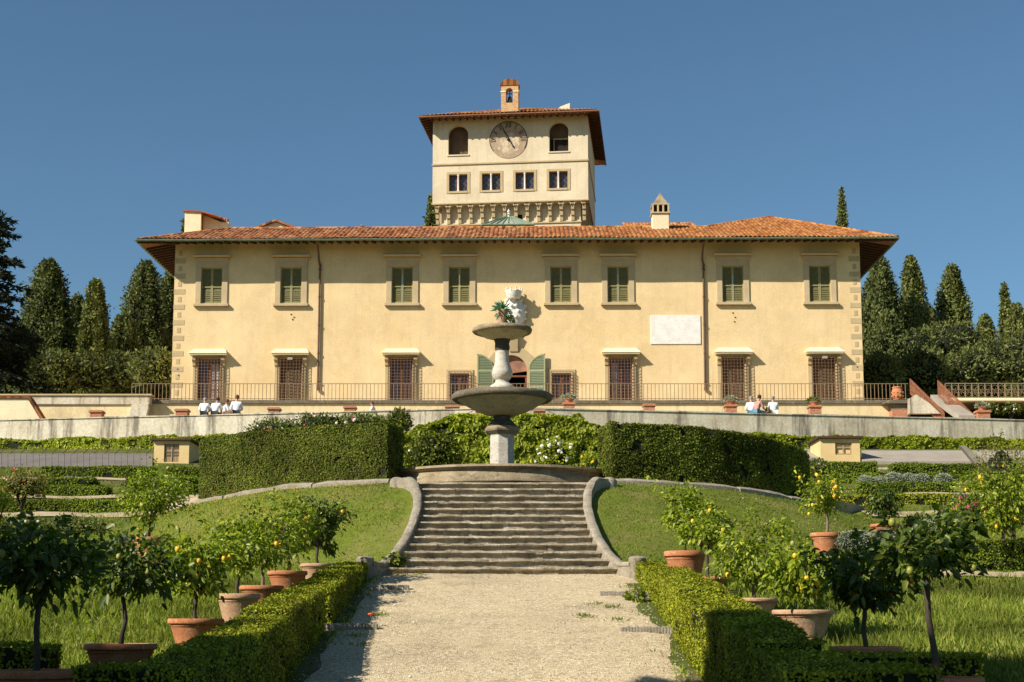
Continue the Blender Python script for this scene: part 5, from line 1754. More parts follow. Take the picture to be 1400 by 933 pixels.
def dfor(py): return float(np.interp(-py, -YTAB, DTAB))


def row(px0, px1, ty, by, d, label, seed, hw=.4, lm='parterre', dens=950, leaf=.055):
    if d > 40: d = dfor(by) + hw
    x0, x1 = X(px0, by, d), X(px1, by, d)
    zt_ = Z(ty, d - hw); zb_ = float(zl(d - hw))
    hedge('parterre_hedge', [(x0, d), (x1, d)], hw, lambda x, y: zb_, lambda x, y: zt_, dens, leaf, M[lm], label, 'hedge', gp_, seed=seed, rough=.05)


row(60, 212, 638, 655, 56.5, 'long low hedge row in front of the sloping grey glazing', 200)
row(232, 272, 640, 655, 56.5, 'short low hedge at the foot of the yellow shed beside the arc hedge', 201)
row(52, 132, 653, 667, 52.5, 'low hedge stub behind the pair of silver cushions', 202)
row(175, 270, 652, 667, 52.5, 'low hedge behind the wide old lemon tree, touching the arc hedge', 203)
row(65, 150, 664, 680, 48.5, 'squared dark-fronted hedge just before the pair of silver cushions', 204)
row(222, 268, 662, 679, 48.5, 'short squared hedge between the wide lemon tree and the arc hedge', 205)
row(-30, 268, 683, 703, 43.6, 'longest dark hedge row crossing behind the wide old lemon tree', 206)
row(1105, 1196, 632, 650, 56.5, 'low hedge at the foot of the pale shed with the window', 207)
row(1218, 1420, 634, 652, 56.5, 'long low hedge in front of the pale cement ramp', 208)
row(1108, 1200, 647, 662, 53.6, 'low hedge behind the fruit-laden open lemon tree', 209)
row(1262, 1420, 649, 659, 54.0, 'thin hedge row behind the silver cushions', 210)
row(1172, 1302, 660, 676, 49.6, 'dark hedge right in front of the row of silver cushions', 211)
row(1325, 1420, 662, 676, 49.6, 'dark hedge stub behind the rose bush', 212)
row(1118, 1345, 676, 692, 44.8, 'pale grassy hedge band behind the small round citrus tree', 213, .7, 'box', 800)
row(1215, 1440, 739, 775, 33.0, 'broad knee-high hedge beyond the long grass, below the roses', 214, .5, 'parterre', 1300, .045)
row(-30, 118, 742, 770, 33.6, 'broad knee-high hedge beyond the long grass, below the reddish roses', 215, .5, 'parterre', 1300, .045)
row(128, 186, 745, 770, 34.6, 'short knee-high hedge beside the flat pot of the wide lemon tree', 216, .4, 'parterre', 1300, .045)


def garden_path(y0, y1, d0, d1, px0, px1):
    if y1: d0, d1 = dfor(y1), dfor(y0)
    x0, x1 = X(px0, y0, d0), X(px1, y0, d0)
    xs_ = np.linspace(x0, x1, 40); ds_ = np.linspace(d0, d1, 5)
    sheet('garden_path', xs_, ds_, lambda x, y: np.maximum(zl(y), bank(x, y)) + .05 + .02 * np.sin(x * 2.1 + y), M['earth_path'])


garden_path(702, 709, 0, 0, -60, 255); garden_path(701, 709, 0, 0, 1190, 1460)
garden_path(679, 683.5, 0, 0, -60, 270); garden_path(654, 658, 0, 0, -60, 270)
garden_path(674, 678, 0, 0, 1240, 1460); garden_path(640.5, 643.5, 0, 0, 1150, 1460)
garden_path(792, 0, 31.2, 32.3, -40, 290); garden_path(780, 0, 31.4, 32.3, 1215, 1460)

# silver cushions
gs = 'silver-grey cushion shrubs'
for k, (px, ty, by, hwp, d, lab) in enumerate([
    (95, 652, 665, 14, 51.0, 'silver-grey cushion shrub, the wider one of the pair behind the squared hedge'),
    (120, 653, 665, 11, 51.0, 'silver-grey cushion shrub, the narrower one of the pair behind the squared hedge'),
    (1182, 651, 662, 12, 51.5, 'silver-grey cushion shrub at the start of the row, nearest the open lemon tree'),
    (1199, 652, 662, 10, 51.5, 'smallest silver-grey cushion shrub, second in the row behind the dark hedge'),
    (1222, 646, 662, 13, 51.5, 'tallest silver-grey cushion shrub in the row behind the dark hedge'),
    (1244, 648, 662, 13, 51.5, 'silver-grey cushion shrub just beyond the tallest of the row'),
    (1260, 648, 662, 11, 51.5, 'silver-grey cushion shrub with a gap on its outer side, fifth in the row'),
    (1290, 648, 662, 14, 51.5, 'silver-grey cushion shrub standing apart at the end of the row'),
    (1170, 726, 748, 32, 34.0, 'low spreading silver-grey shrub beside the decorated orange pot'),
    (1208, 725, 746, 20, 34.6, 'low silver-grey shrub between the spreading one and the large dome'),
    (1270, 713, 746, 26, 34.0, 'large silver-grey dome of fine leaves above the dark near orange tree'),
    (170, 733, 752, 22, 34.0, 'silver-grey tuft of feathery leaves beside the flat pot of the wide lemon tree')]):
    if d > 45: d = dfor(by)
    s_ = d / FPX; hh = (by - ty) * s_
    c = P(px, by, d)
    shrub('cushion_shrub', (c.x, d, c.z + hh * .25), (hwp * s_, hwp * s_, hh * .8), 5200 if d > 45 else 9000, .042 if d > 45 else .03, M['silver'], lab, 'shrub', gs, seed=300 + k, lump=.10, core=.90, ratio=.45, stem=False)

# yellow-green hedge that climbs the retaining wall
def wall_y(x): return 68.2 + abs(x - 0.1) * .165
# (retaining wall itself in the next section)
ZW1 = Z(557, 68.2); ZW0 = Z(589, 68.2)
def lime_row(px0, px1, label, seed):
    xs_ = np.linspace(X(px0, 610, 70), X(px1, 610, 70), 14)
    hedge('climbing_hedge', [(x, wall_y(x) - .9) for x in xs_], .55, lambda x, y: float(zl(y)) - .3, lambda x, y: ZW0 - .12 + .05 * math.sin(x * 1.7), 620, .13, M['lime'], label, 'hedge', 'yellow-green hedges under the long wall', seed=seed, rough=.12, gap=-.8)
lime_row(-60, 560, 'yellow-green hedge under the wall where the white-shirted group sits', 71)
lime_row(835, 1460, 'yellow-green hedge under the dark-streaked wall below the rusty ramp', 72)

# the mass of yellow-green shrubs behind the fountain
r_ = np.random.default_rng(77)
def mound(name, pxs, d, by, label, seed, n, lm, leaf=.13, flowers=None):
    """pxs: outline [(px, top py)]"""
    o = np.array(pxs, float); x0, x1 = X(o[0, 0], by, d), X(o[-1, 0], by, d)
    ox = np.array([X(a, by, d) for a in o[:, 0]]); oz = np.array([Z(b, d) for b in o[:, 1]])
    zb_ = Z(by, d) - .4; dep = 1.1
    hedge(name, [(x, d) for x in np.linspace(x0, x1, 20)], dep, lambda x, y: zb_, lambda x, y: float(np.interp(x, ox, oz)), n, leaf, M[lm], label, 'shrub', 'shrubs behind the fountain', seed=seed, rough=.20, inset=.14, six=True, gap=-.62)
mound('flowering_shrub', [(548, 604), (562, 596), (590, 583), (610, 577), (640, 574), (684, 573)], 55.0, 645, 'yellow-green foliage mound behind the fountain, next to the sunlit arc hedge', 81, 560, 'lime')
mound('flowering_shrub', [(687, 573), (720, 572), (760, 572), (790, 577), (806, 587), (830, 599)], 55.0, 645, 'yellow-green foliage mound behind the fountain, next to the dark arc hedge', 82, 560, 'lime')
cpt = P(592, 622, 52.5)
shrub('flowering_shrub', (cpt.x, 52.5, cpt.z), (1.0, .8, .85), 2600, .11, M['laurel'], 'darker green shrub with a few white flowers in front of the yellow-green mound', 'shrub', 'shrubs behind the fountain', seed=83, six=True, flowers=[(M['flower_white'], 8, .05)])
cpt = P(757, 624, 52.5)
shrub('flowering_shrub', (cpt.x, 52.5, cpt.z - .1), (.7, .6, .75), 1500, .10, M['lime'], 'pale shrub covered in cream-white blossom behind the pool wall', 'shrub', 'shrubs behind the fountain', seed=84, six=True, flowers=[(M['flower_white'], 60, .06)])
cpt = P(812, 636, 50.0)
shrub('flowering_shrub', (cpt.x, 50.0, cpt.z - .1), (.45, .45, .55), 700, .10, M['lime'], 'small yellowish shrub with orange tips between pool wall and dark hedge', 'shrub', 'shrubs behind the fountain', seed=85, six=True, flowers=[(M['flower_yellow'], 12, .04)])

# climbing roses on the wall above the sunlit hedge
for k, (px, py, hwp, hhp, lab) in enumerate([(375, 585, 38, 14, 'climbing rose with tiny pink flowers, lowest of those spilling over the sunlit arc hedge'), (440, 578, 40, 15, 'climbing rose bush in the middle above the sunlit arc hedge'),
                                   (500, 577, 38, 13, 'climbing rose with white specks, between the middle one and the dark clump'), (546, 576, 16, 16, 'dark leafy climber clump at the end of the rose row near the fountain')]):
    d = 66.0; s_ = d / FPX; c = P(px, py, d)
    shrub('climbing_rose', (c.x, d, c.z - .1), (hwp * s_, .7, hhp * s_ * 1.1), 1300, .13, M['rose'] if k < 3 else M['laurel'], lab, 'rose bush', 'climbing roses', seed=400 + k, lump=.35, core=.7, flowers=[(M['flower_white'], 10, .06), (M['flower_pink'], 5, .05)] if k < 3 else None)
# rose beds
for k, (px, py, hwp, hhp, d, mat2, lab) in enumerate([
    (1318, 708, 36, 34, 33.8, 'flower_pink', 'rose bush with large magenta flowers below the lemon bush'),
    (1385, 705, 32, 34, 33.4, 'flower_white', 'rose bush with white and pale pink flowers at the garden edge'),
    (1262, 716, 26, 12, 37.5, 'flower_pink', 'low pink rose plants between the orange pot and the silver dome'),
    (1372, 652, 46, 48, 42.0, 'flower_yellow', 'big loose yellowish shrub towering behind the lemon bush'),
    (30, 668, 34, 26, 40.0, 'flower_red', 'reddish-brown rose bush near the edge before the longest dark hedge'),
    (28, 724, 60, 18, 35.0, 'flower_white', 'straggly white-flecked rose bed below the reddish bush'),
    (100, 722, 52, 14, 36.5, 'flower_pink', 'low rose bed with pale pink specks before the wide lemon tree'),
    (1116, 643, 18, 16, 43.0, 'flower_lilac', 'rose with pale lilac flowers rising behind the open lemon tree')]):
    s_ = d / FPX; c = P(px, py, d)
    shrub('rose_bush', (c.x, d, c.z), (hwp * s_, min(hwp * s_, .8), hhp * s_), 2300, .075, M['rose'] if k not in (3, 4) else M['dry'], lab, 'rose bush', 'rose beds', seed=420 + k, lump=.35, core=.55, flowers=[(M[mat2], {0: 16, 1: 12, 3: 5, 4: 14, 5: 20, 6: 16, 7: 26}.get(k, 10), .028 if k not in (0, 1) else .05)] + ([(M['flower_red'], 8, .03)] if k in (0,) else []) + ([(M['flower_pink'], 5, .04)] if k == 1 else []))

# ------------------------------------------------------------------ grass
def blades(name, xy, zf, L, lm, width=.012, lean=.5, seed=0, kind='stuff'):
    r = np.random.default_rng(seed + 40); n = len(xy)
    p = np.stack([xy[:, 0], xy[:, 1], zf(xy[:, 0], xy[:, 1]) - .01], -1)
    d = np.stack([r.normal(0, lean, n), r.normal(0, lean, n), np.ones(n)], -1)
    ll = L * r.uniform(.5, 1.4, n)
    V, Q = kites(p, d, ll, width * r.uniform(.7, 1.4, n), r)
    return tag(npmesh(name, [(V, Q, 0)], lm), kind=kind)


def field(x0, x1, d0, d1, n, seed, cl=.0, f=.8):
    r = np.random.default_rng(seed); q = np.stack([r.uniform(x0, x1, n), r.uniform(d0, d1, n)], -1)
    if cl: q = q[noise(np.concatenate([q, q[:, :1] * 0], 1), f, seed, 2) > -cl * r.random(len(q)) * 2]
    return q


qa = np.concatenate([field(-13, -4.6, 19.3, 31.0, 42000, 1, .6), field(4.4, 14, 16, 31.2, 52000, 2, .6)])
hv = 1 + .5 * noise(np.concatenate([qa, qa[:, :1] * 0], 1), .5, 9)
blades('long_grass', qa, lambda x, d: bank(x, d), .20 * hv, M['grass'], .020, .45, 1)
# broad-leaved weeds among the grass
qw = np.concatenate([field(-13, -4.8, 19.6, 30.5, 9000, 3, .8, .5), field(4.8, 13.5, 18, 31, 9000, 4, .8, .5)])
blades('meadow_weeds', qw, lambda x, d: bank(x, d) + .04, .13, M['grass'], .05, 1.1, 2)
# short turf on the bank lawns
for sg in (-1, 1):
    q = field(0, 13, 30.5, 47, 90000, 5 + sg)
    q[:, 0] = STX + sg * (cheek_x(np.clip(q[:, 1], 31.55, 37.15)) + .34 + q[:, 0] * .9)
    rr = np.hypot(q[:, 0] - CX, q[:, 1] - CY)
    q = q[(rr > CR + .12) & (rr < CR + 7)]
    blades('turf', q, lambda x, d: bank(x, d) + .02, .06, M['turf'], .016, .7, 3 + sg)
# yellow and white wild flowers on the lawn of the sunlit hedge
q = field(-10, -2.3, 31.5, 43, 2600, 8, .3, .4); rr = np.hypot(q[:, 0] - CX, q[:, 1] - CY)
q = q[(rr > CR + .25) & (rr < CR + 5.5) & (np.abs(q[:, 0] - STX) > cheek_x(np.clip(q[:, 1], 31.55, 37.15)) + .45)]
rf = np.random.default_rng(3)
def dots(name, q, size, mat, h=.07):
    p = np.stack([q[:, 0], q[:, 1], bank(q[:, 0], q[:, 1]) + h + rf.uniform(-.02, .04, len(q))], -1)
    V = []; Q = []
    a = np.array([[1, 0, .1], [0, 1, .1], [-1, 0, .1], [0, -1, .1]]); b = np.array([[.7, 0, -.6], [.0, .2, .8], [-.7, 0, -.6], [0, -.3, -.7]])
    V = np.stack([p[:, None] + a * size, p[:, None] + b * size], 1).reshape(-1, 3)
    tag(npmesh(name, [(V, np.arange(len(V)).reshape(-1, 4), 0)], mat), kind='stuff')
dots('wild_flowers', q[:900], .020, M['flower_yellow'])
dots('wild_flowers', q[900:960], .022, M['flower_white'])
q2 = field(2.5, 9, 31.5, 40, 60, 12); q2 = q2[(np.abs(q2[:, 0] - STX) > cheek_x(np.clip(q2[:, 1], 31.55, 37.15)) + .45)]
dots('wild_flowers', q2, .020, M['flower_white'])
# ground cover of the parterre beds
qp = np.concatenate([field(-22, -8.3, 33, 58, 22000, 14, .5, .35), field(6.5, 22, 32.5, 58, 25000, 15, .5, .35)])
rr = np.hypot(qp[:, 0] - CX, qp[:, 1] - CY); qp = qp[(rr > CR + .3)]
bad = np.zeros(len(qp), bool)
for (a, b) in ((dfor(709), dfor(701)), (dfor(683.5), dfor(679)), (dfor(658), dfor(654))): bad |= (qp[:, 1] > a) & (qp[:, 1] < b)
qp = qp[~bad]
blades('bed_grass', qp, lambda x, d: np.maximum(zl(d), bank(x, d)), .075, M['grass'], .05, .9, 9)
# weeds at the edges of the path and on it
qe = np.concatenate([np.stack([SC_X + s * (2.78 - np.abs(rf.normal(0, .16, 900))), rf.uniform(18, 31.8, 900)], -1) for s in (-1, 1)])
qe = qe[noise(np.concatenate([qe, qe[:, :1] * 0], 1), .9, 5, 2) > .05]
spots = [(X(838, 848, 27), 27.3), (X(812, 845, 27.6), 27.6), (X(500, 895, 23.4), 23.3), (X(488, 880, 24.2), 24.2), (X(505, 868, 25), 25.0), (X(800, 855, 26.5), 26.2), (X(845, 868, 26), 25.8), (X(520, 850, 26.4), 26.4), (X(570, 790, 31.6), 31.8), (X(545, 788, 31.6), 31.7)]
qs = np.concatenate([np.array([sp]) + rf.normal(0, .10, (60, 2)) for sp in spots])
blades('path_weeds', np.concatenate([qe, qs]), lambda x, d: zl(d) + .02, .085, M['grass'], .018, .7, 12)
# a small poppy at the edge of the shade, and a plant rooted in the stair joint
pc = P(508, 868, 25.4); pz = pathz(pc.x, 25.2)
pop = thing('poppy', 'single orange-red poppy in weeds at the shady edge of the path', 'flower', (pc.x, 25.2, pz))
mb = MB(); mb.tube([(0, 0, 0), (.02, 0, .12), (.01, -.01, .2)], .006, 5); mb.build('stem', M['grass'], pop)
mb = MB()
for k in range(5):
    a = k * 1.256; mb.ball((.024 * math.cos(a), .024 * math.sin(a) - .01, .20), .028, 8, 5, sc=(1, 1, .8))
mb.build('petal', M['flower_red'], pop, smooth=True)
pc = P(538, 772, 32.4)
shrub('joint_weed', (pc.x + .05, 32.25, Z0 + RIS + .14), (.22, .14, .16), 130, .10, M['laurel'], 'leafy weed growing from the joint between the bottom steps and the curved wall', 'weed', seed=470, core=0, six=True, stem=False)
pc = P(868, 800, 31.5)
shrub('joint_weed', (X(870, 830, 28), 28.1, float(zl(28.1)) + .10), (.2, .14, .14), 130, .10, M['grass'], 'small leafy weed at the foot of the sunny hedge beside a drain strip', 'weed', seed=471, core=0, six=True, stem=False)
# potted agave on the upper bowl
ag = thing('potted_agave', 'terracotta pot of blue-green agave standing on the upper fountain bowl', 'potted plant', (FX, FD, ZPLANT))
hp = Z(424, FD) - ZPLANT
mb = MB(); mb.lathe([(.10, 0), (.115, .02), (.135, hp * .62), (.155, hp * .64), (.15, hp * .75), (.165, hp * .9), (.17, hp), (.14, hp), (.13, hp * .9)], 20); mb.build('pot', M['terracotta_pale'], ag, smooth=40)
r = np.random.default_rng(2)
nA_ = 46; a = r.uniform(0, 6.28, nA_); e = r.uniform(.05, 1.3, nA_)
d_ = np.stack([np.cos(a) * np.cos(e), np.sin(a) * np.cos(e), np.sin(e)], -1)
V, Q = leaf6(np.tile([0, 0, hp - .03], (nA_, 1)) + d_ * .04, d_, .34 * r.uniform(.7, 1.15, nA_), .07, r, .25, .15)
mA = leafmat('agave_leaves', (.10, .22, .12), (.18, .34, .20), (.26, .40, .26), .1, .5)
V2, Q2 = leaf6(np.tile([0, 0, hp - .03], (26, 1)), np.stack([np.cos(a[:26]) * .9, np.sin(a[:26]) * .9, r.uniform(-.7, .1, 26)], -1), .26, .05, r, .2, .5)
npmesh('foliage', [(V, Q, 0), (V2, Q2, 0)], mA, ag)
shrub('trailing_plant', (FX + .21, FD + .0, ZPLANT + .12), (.13, .13, .26), 260, .07, M['citrus_dark'], 'dark trailing foliage beside the agave pot on the upper fountain bowl', 'plant', seed=480, core=0, six=True, stem=False)
# ------------------------------------------------------------------ terraces and walls below the villa
ZMID = ZW1 - .55
# long stained retaining wall, bowed outwards in the middle
def wall_strip(px0, px1, label, n=40):
    xs_ = np.linspace(X(px0, 570, 70), X(px1, 570, 70), n)
    mb = MB(); vs = []
    for x in xs_:
        y = wall_y(x)
        wv = .02 * math.sin(x * .9)
        for (o, z) in ((.0, ZW0 - 1.6), (.0, ZW1 - .06), (-.05, ZW1 - .05), (-.05, ZW1 + wv), (.40, ZW1 + wv), (.40, ZW0 - 1.6)): vs.append((x, y + o, z))
    fs = [(k * 6 + j, k * 6 + 6 + j, k * 6 + 7 + j, k * 6 + 1 + j) for k in range(n - 1) for j in range(5)] + [tuple(range(6)), tuple((n - 1) * 6 + j for j in range(5, -1, -1))]
    return mb.add(vs, fs).build('retaining_wall', M['stained'])
w = wall_strip(-160, 702, '')
tag(w, 'long pale stained parapet wall carrying the white-shirted sitters', 'wall', 'stained terrace walls')
w = wall_strip(703, 1560, '')
tag(w, 'long dark-streaked parapet wall below the rusty ramp', 'wall', 'stained terrace walls')
xs_ = np.array([-38, -25, -12, 0.1, 12, 25, 38.])
mb = MB(); vs = []
for x in xs_: vs += [(x, wall_y(x) + .38, ZMID), (x, 76.4, ZMID + .1)]
mb.add(vs, [(2 * k, 2 * k + 2, 2 * k + 3, 2 * k + 1) for k in range(len(xs_) - 1)])
tag(mb.build('middle_terrace', M['earth_path']), kind='structure')
mb = MB(); mb.quad((-90, 76.5, ZB), (90, 76.5, ZB), (90, 150, ZB + .1), (-90, 150, ZB + .1))
tag(mb.build('upper_terrace', M['earth_path']), kind='structure')

# yellow wall of the upper terrace with its dark coping
x0, x1 = X(184, 555, 76.2), X(1244, 555, 76.2)
root = thing('terrace_wall', 'low yellow terrace wall with dark coping directly in front of the villa', 'wall', (0, 76.2, ZMID))
zc1, zc0 = Z(547.5, 76.2) - ZMID, Z(552.5, 76.2) - ZMID
mb = MB(); mb.box(x0, x1, 0, .4, -.2, zc0); mb.build('wall', M['terrace_plaster'], root)
mb = MB()
u = x0 - .1
while u < x1:
    e = min(u + random.uniform(1.2, 2.0), x1 + .1)
    mb.box(u + .004, e - .004, -.10, .45, zc0 + .001, zc1 + random.uniform(-.012, .012)); u = e
mb.build('coping', M['coping'], root, bevel=.02)

# iron railing in front of the villa
rx0, rx1 = X(180, 540, 77), X(1242, 540, 77)
zr0, zr1 = Z(547.8, 77) - ZB, Z(524.5, 77) - ZB
rail = thing('railing', 'long thin brown iron railing on the terrace wall in front of the villa', 'railing', (0, 77.0, ZB))
mb = MB(); mb.box(rx0, rx1, -.02, .02, zr1 - .03, zr1); mb.build('top_rail', M['rail_iron'], rail)
mb = MB(); mb.box(rx0, rx1, -.016, .016, zr0 + .08, zr0 + .11); mb.build('bottom_rail', M['rail_iron'], rail)
nb_ = int((rx1 - rx0) / .205)
order = sorted(range(nb_ + 1), key=lambda i: abs(rx0 + .205 * i))
mb = MB(); mb.box(-.0145, .0145, -.0145, .0145, zr0 - .1, zr1 - .031)
bar0 = mb.build('bar', M['rail_iron'], rail)
bar0.location = (rx0 + .205 * order[0], 0, 0)
for i in order[1:100]:
    b_ = bar0.copy(); COL.objects.link(b_); b_.parent = rail; b_.location = (rx0 + .205 * i, 0, 0)
mb = MB()
for i in order[100:]:
    u = rx0 + .205 * i; mb.box(u - .0145, u + .0145, -.0145, .0145, zr0 - .1, zr1 - .031)
tag(mb.build('bar', M['rail_iron'], rail), kind='stuff')

# pale parapet on the far side, with the terrace flank wall beneath it
root = thing('parapet', 'pale stone-coped parapet wall ending at the railing, below the dark conifers', 'wall', (0, 75.6, ZMID))
a0, a1 = X(-120, 545, 75.6), X(205, 545, 75.6)
t0, t1 = Z(539, 75.6) - ZMID, Z(553, 75.6) - ZMID
mb = MB(); mb.box(a0, a1, 0, .6, t1, t0 - .1); mb.build('wall', M['stained'], root, bevel=.02)
mb = MB(); mb.box(a0, a1 + .12, -.08, .7, t0 - .099, t0); mb.build('coping', M['quoin'], root, bevel=.03)
mb = MB(); mb.box(a0, a1 - .5, .1, .6, -.3, t1 - .001); mb.build('lower_wall', M['terrace_plaster'], root)
mb = MB(); mb.prism([(a1 - 1.2, -.0), (a1 - 1.2, .3), (a1 - .9, t1 - .05), (a1, t1 - .001), (a1, t1 - .25), (a1 - .35, .0)], -.25, .09); mb.build('buttress', M['stained'], root, bevel=.03)
root = thing('stair_flank', 'cream wall with sloping tiled coping at the edge, beside the pale parapet', 'wall', (X(20, 560, 73.6), 73.6, ZMID))
h_ = Z(545, 73.6) - ZMID; wv = 20 * 73.6 / FPX
mb = MB(); mb.prism([(-3.5, -.2), (wv + .9, -.2), (wv + .9, .25), (wv - .1, h_), (-3.5, h_)], 0, .5); mb.build('wall', M['cream'], root, bevel=.02)
mb = MB(); mb.prism([(-3.5, h_ + .002), (wv - .05, h_ + .002), (wv + .95, .252), (wv + 1.05, .30), (wv, h_ + .1), (-3.5, h_ + .1)], -.08, .58); mb.build('coping', M['tile_red'], root)

# brick piers that carry planters
pl = 'brick piers along the terrace'
piers = [(8, 562, 16, 'brick pier below the sloping cream wall at the edge', 0), (131, 561, 19, 'brick pier before the pale parapet', 0), (248, 559, 19, 'brick pier beside the white-shirted group', 0), (374, 557, 18, 'brick pier between the white-shirted group and the downpipe', 0),
         (478, 555, 18, 'brick pier next to the lone walker', 0), (618, 554, 20, 'brick pier between the lone walker and the fountain bowl', 0), (778, 550, 18, 'brick pier below the small grated window beyond the fountain', 1), (888, 552, 18, 'brick pier below the white plaque', 0),
         (1000, 553, 18, 'brick pier next to the seated pair', 1), (1115, 554, 19, 'brick pier under the window nearest the villa corner, a potted plant on it', 2), (1345, 561, 20, 'brick pier at the foot of the rusty ramp', 1)]
for k, (px, ty, wpx, lab, top) in enumerate(piers):
    x = X(px, 560, 72.6); d = max(wall_y(x) + 1.5, 71.6); x = X(px, 560, d); s_ = d / FPX
    root = thing('brick_pier', lab, 'pier', (x, d, ZMID + .02), 0, pl)
    h = Z(ty, d) - ZMID - .02; w = wpx * s_ / 2
    mb = MB(); mb.box(-w + .05, w - .05, 0, .55, 0, h - .12); mb.build('shaft', M['brick'], root, bevel=.01)
    mb = MB(); mb.box(-w, w, -.06, .6, h - .119, h - .03); mb.box(-w + .03, w - .03, -.03, .57, h - .029, h); mb.build('cap', M['brick'], root, bevel=.01)
    if top:
        p_ = thing('planter', {6: 'grey-green planter low plant on the brick pier beyond the fountain', 8: 'grey-green plant on the brick pier next to the seated pair', 9: 'small flowering plant on the brick pier nearest the villa corner', 10: 'grey-green plant on the brick pier at the rusty ramp'}[k], 'planter', (x, d + .27, ZMID + .02 + h), 0, 'plants on the brick piers')
        mb = MB(); mb.lathe([(.16, 0), (.22, .14), (.25, .15), (.24, .19), (.2, .18)], 16); mb.build('pot', M['terracotta'], p_, smooth=40)
        r = np.random.default_rng(k); pp, d_ = blob_points(r, 260, (0, 0, .26), (.34, .28, .16), k, .3)
        npmesh('foliage', [(*kites(pp, d_ + [0, 0, .3], .11, .05, r), 0)], M['silver'] if top == 1 else M['rose'], p_)

# urn on a pedestal at the railing end
x = X(1228, 548, 75.8)
root = thing('urn', 'large terracotta urn with relief on a stone pedestal at the end of the railing', 'urn', (x, 75.8, ZMID + .02))
zt_ = Z(548.5, 75.8) - ZMID; w = 15 * 75.8 / FPX
mb = MB(); mb.box(-w, w, -.3, .5, zt_ - .14, zt_); mb.box(-w - .25, w + .15, -.38, .58, zt_ - .20, zt_ - .141); mb.box(-w * .75, w * .75, -.2, .4, zt_ - .5, zt_ - .201); pe = mb.build('pedestal', M['coping'], root, bevel=.02)
mb = MB(); mb.box(-w * .72, w * .72, -.22, .42, -.0, zt_ - .501); mb.build('brick_base', M['brick'], pe)
hU = Z(528.5, 75.8) - Z(548.5, 75.8)
mb = MB(); mb.lathe([(.16, 0), (.22, .03), (.24, .07), (.21, .1), (.26, .14), (.30, hU * .45), (.28, hU * .72), (.24, hU * .82), (.27, hU * .88), (.26, hU * .95), (.18, hU * .96)], 24, (0, .1, zt_))
for a in np.arange(0, 6.28, .63):
    for z_ in (.3, .55): mb.ball((.29 * math.cos(a), .1 + .29 * math.sin(a), zt_ + hU * z_), .055, 6, 5)
mb.build('vase', M['terracotta'], root, smooth=40)

# rusty lattice ramp that comes down from the bank
DR = 75.0
root = thing('ramp', 'sloping stone ramp between two rusty lattice railings beside the urn', 'ramp', (X(1290, 560, DR), DR, ZMID))
ox = root.location.x
def rp(px, py, d=DR): p = P(px, py, d); return Vector((p.x - ox, d - DR, p.z - ZMID))
mb = MB()
aL, bL = rp(1272, 540, DR + 1.2), rp(1311, 568, DR - 1.2); aR, bR = rp(1291, 540, DR + 1.2), rp(1333, 568, DR - 1.2)
mb.add([aL, aR, bR, bL, aL - Vector((0, 0, .3)), aR - Vector((0, 0, .3)), bR - Vector((0, 0, .3)), bL - Vector((0, 0, .3))], [(0, 3, 2, 1), (4, 5, 6, 7), (0, 4, 7, 3), (1, 2, 6, 5), (3, 7, 6, 2), (0, 1, 5, 4)])
mb.build('deck', M['cement'], root)
for nm, (tp, bt, hh) in (('a', (rp(1244, 518), rp(1291, 564), .82)), ('b', (rp(1282, 520), rp(1330, 566), .82))):
    mb = MB(); n = 30; h0 = rp(1244, 518).z - rp(1244, 539).z
    for k in range(n + 1):
        p = tp.lerp(bt, k / n); q = p - Vector((0, 0, h0))
        mb.tube([p, q], .012 if k % 4 else .022, 4)
        if k < n:
            p2 = tp.lerp(bt, (k + 1) / n); q2 = p2 - Vector((0, 0, h0))
            for e in (0, .25, .5, .75): mb.tube([p.lerp(q, e), p2.lerp(q2, e + .25)], .011, 4); mb.tube([p.lerp(q, e + .25), p2.lerp(q2, e)], .011, 4)
    for e in (0, .5, 1): mb.tube([tp - Vector((0, 0, h0 * e)), bt - Vector((0, 0, h0 * e))], .022, 5)
    mb.build('lattice_railing', M['rust'], root)
mb = MB(); pts = [rp(1243, 566), rp(1243, 545), rp(1252, 540), rp(1270, 552), rp(1285, 566)]
mb.prism([(p.x, p.z) for p in pts], -.1, .3); mb.build('flank_wall', M['stained'], root)

# ornamental railing on a white slab, with white flowers below
DO = 78.5
root = thing('ornamental_railing', 'scrollwork iron railing on a pale slab beyond the rusty ramp', 'railing', (X(1318, 545, DO), DO, Z(546, DO)))
wS = X(1480, 545, DO) - X(1318, 545, DO); hO = Z(523, DO) - Z(545, DO)
mb = MB(); mb.box(-1.0, wS, -.5, .5, -.16, -.0); mb.build('slab', M['cream'], root, bevel=.02)
for u in (.9, 2.3, 3.8, 5.2):
    mb = MB(); mb.box(u - .09, u + .09, -.4, .3, -.30, -.161); mb.build('corbel', M['cream'], root)
mb = MB(); mb.box(-1, wS, -.02, .02, hO - .04, hO); mb.box(-1, wS, -.02, .02, .04, .08); mb.build('rail', M['old_rail'], root)
step_ = .36
mbp = MB(); mbp.box(-.018, .018, -.018, .018, 0, hO - .041)
for ang, cz, rad in ((0, .27, .15), (pi, .62, .15)):
    pts = [(step_ / 2 + (rad - .018 * k) * math.cos(ang + k * .5), 0, cz + (rad - .018 * k) * math.sin(ang + k * .5)) for k in range(8)]
    mbp.tube(pts, .012, 4)
    pts = [(step_ / 2 + (rad) * math.cos(ang + k * .5), 0, cz + rad * math.sin(ang + k * .5)) for k in range(14)]
    mbp.tube(pts, .011, 4)
s0 = mbp.build('scroll_panel', M['old_rail'], root)
for k in range(int((wS + 1) / step_)):
    b_ = s0 if k == 0 else s0.copy()
    if k: COL.objects.link(b_); b_.parent = root
    b_.location = (-1 + k * step_, 0, 0)
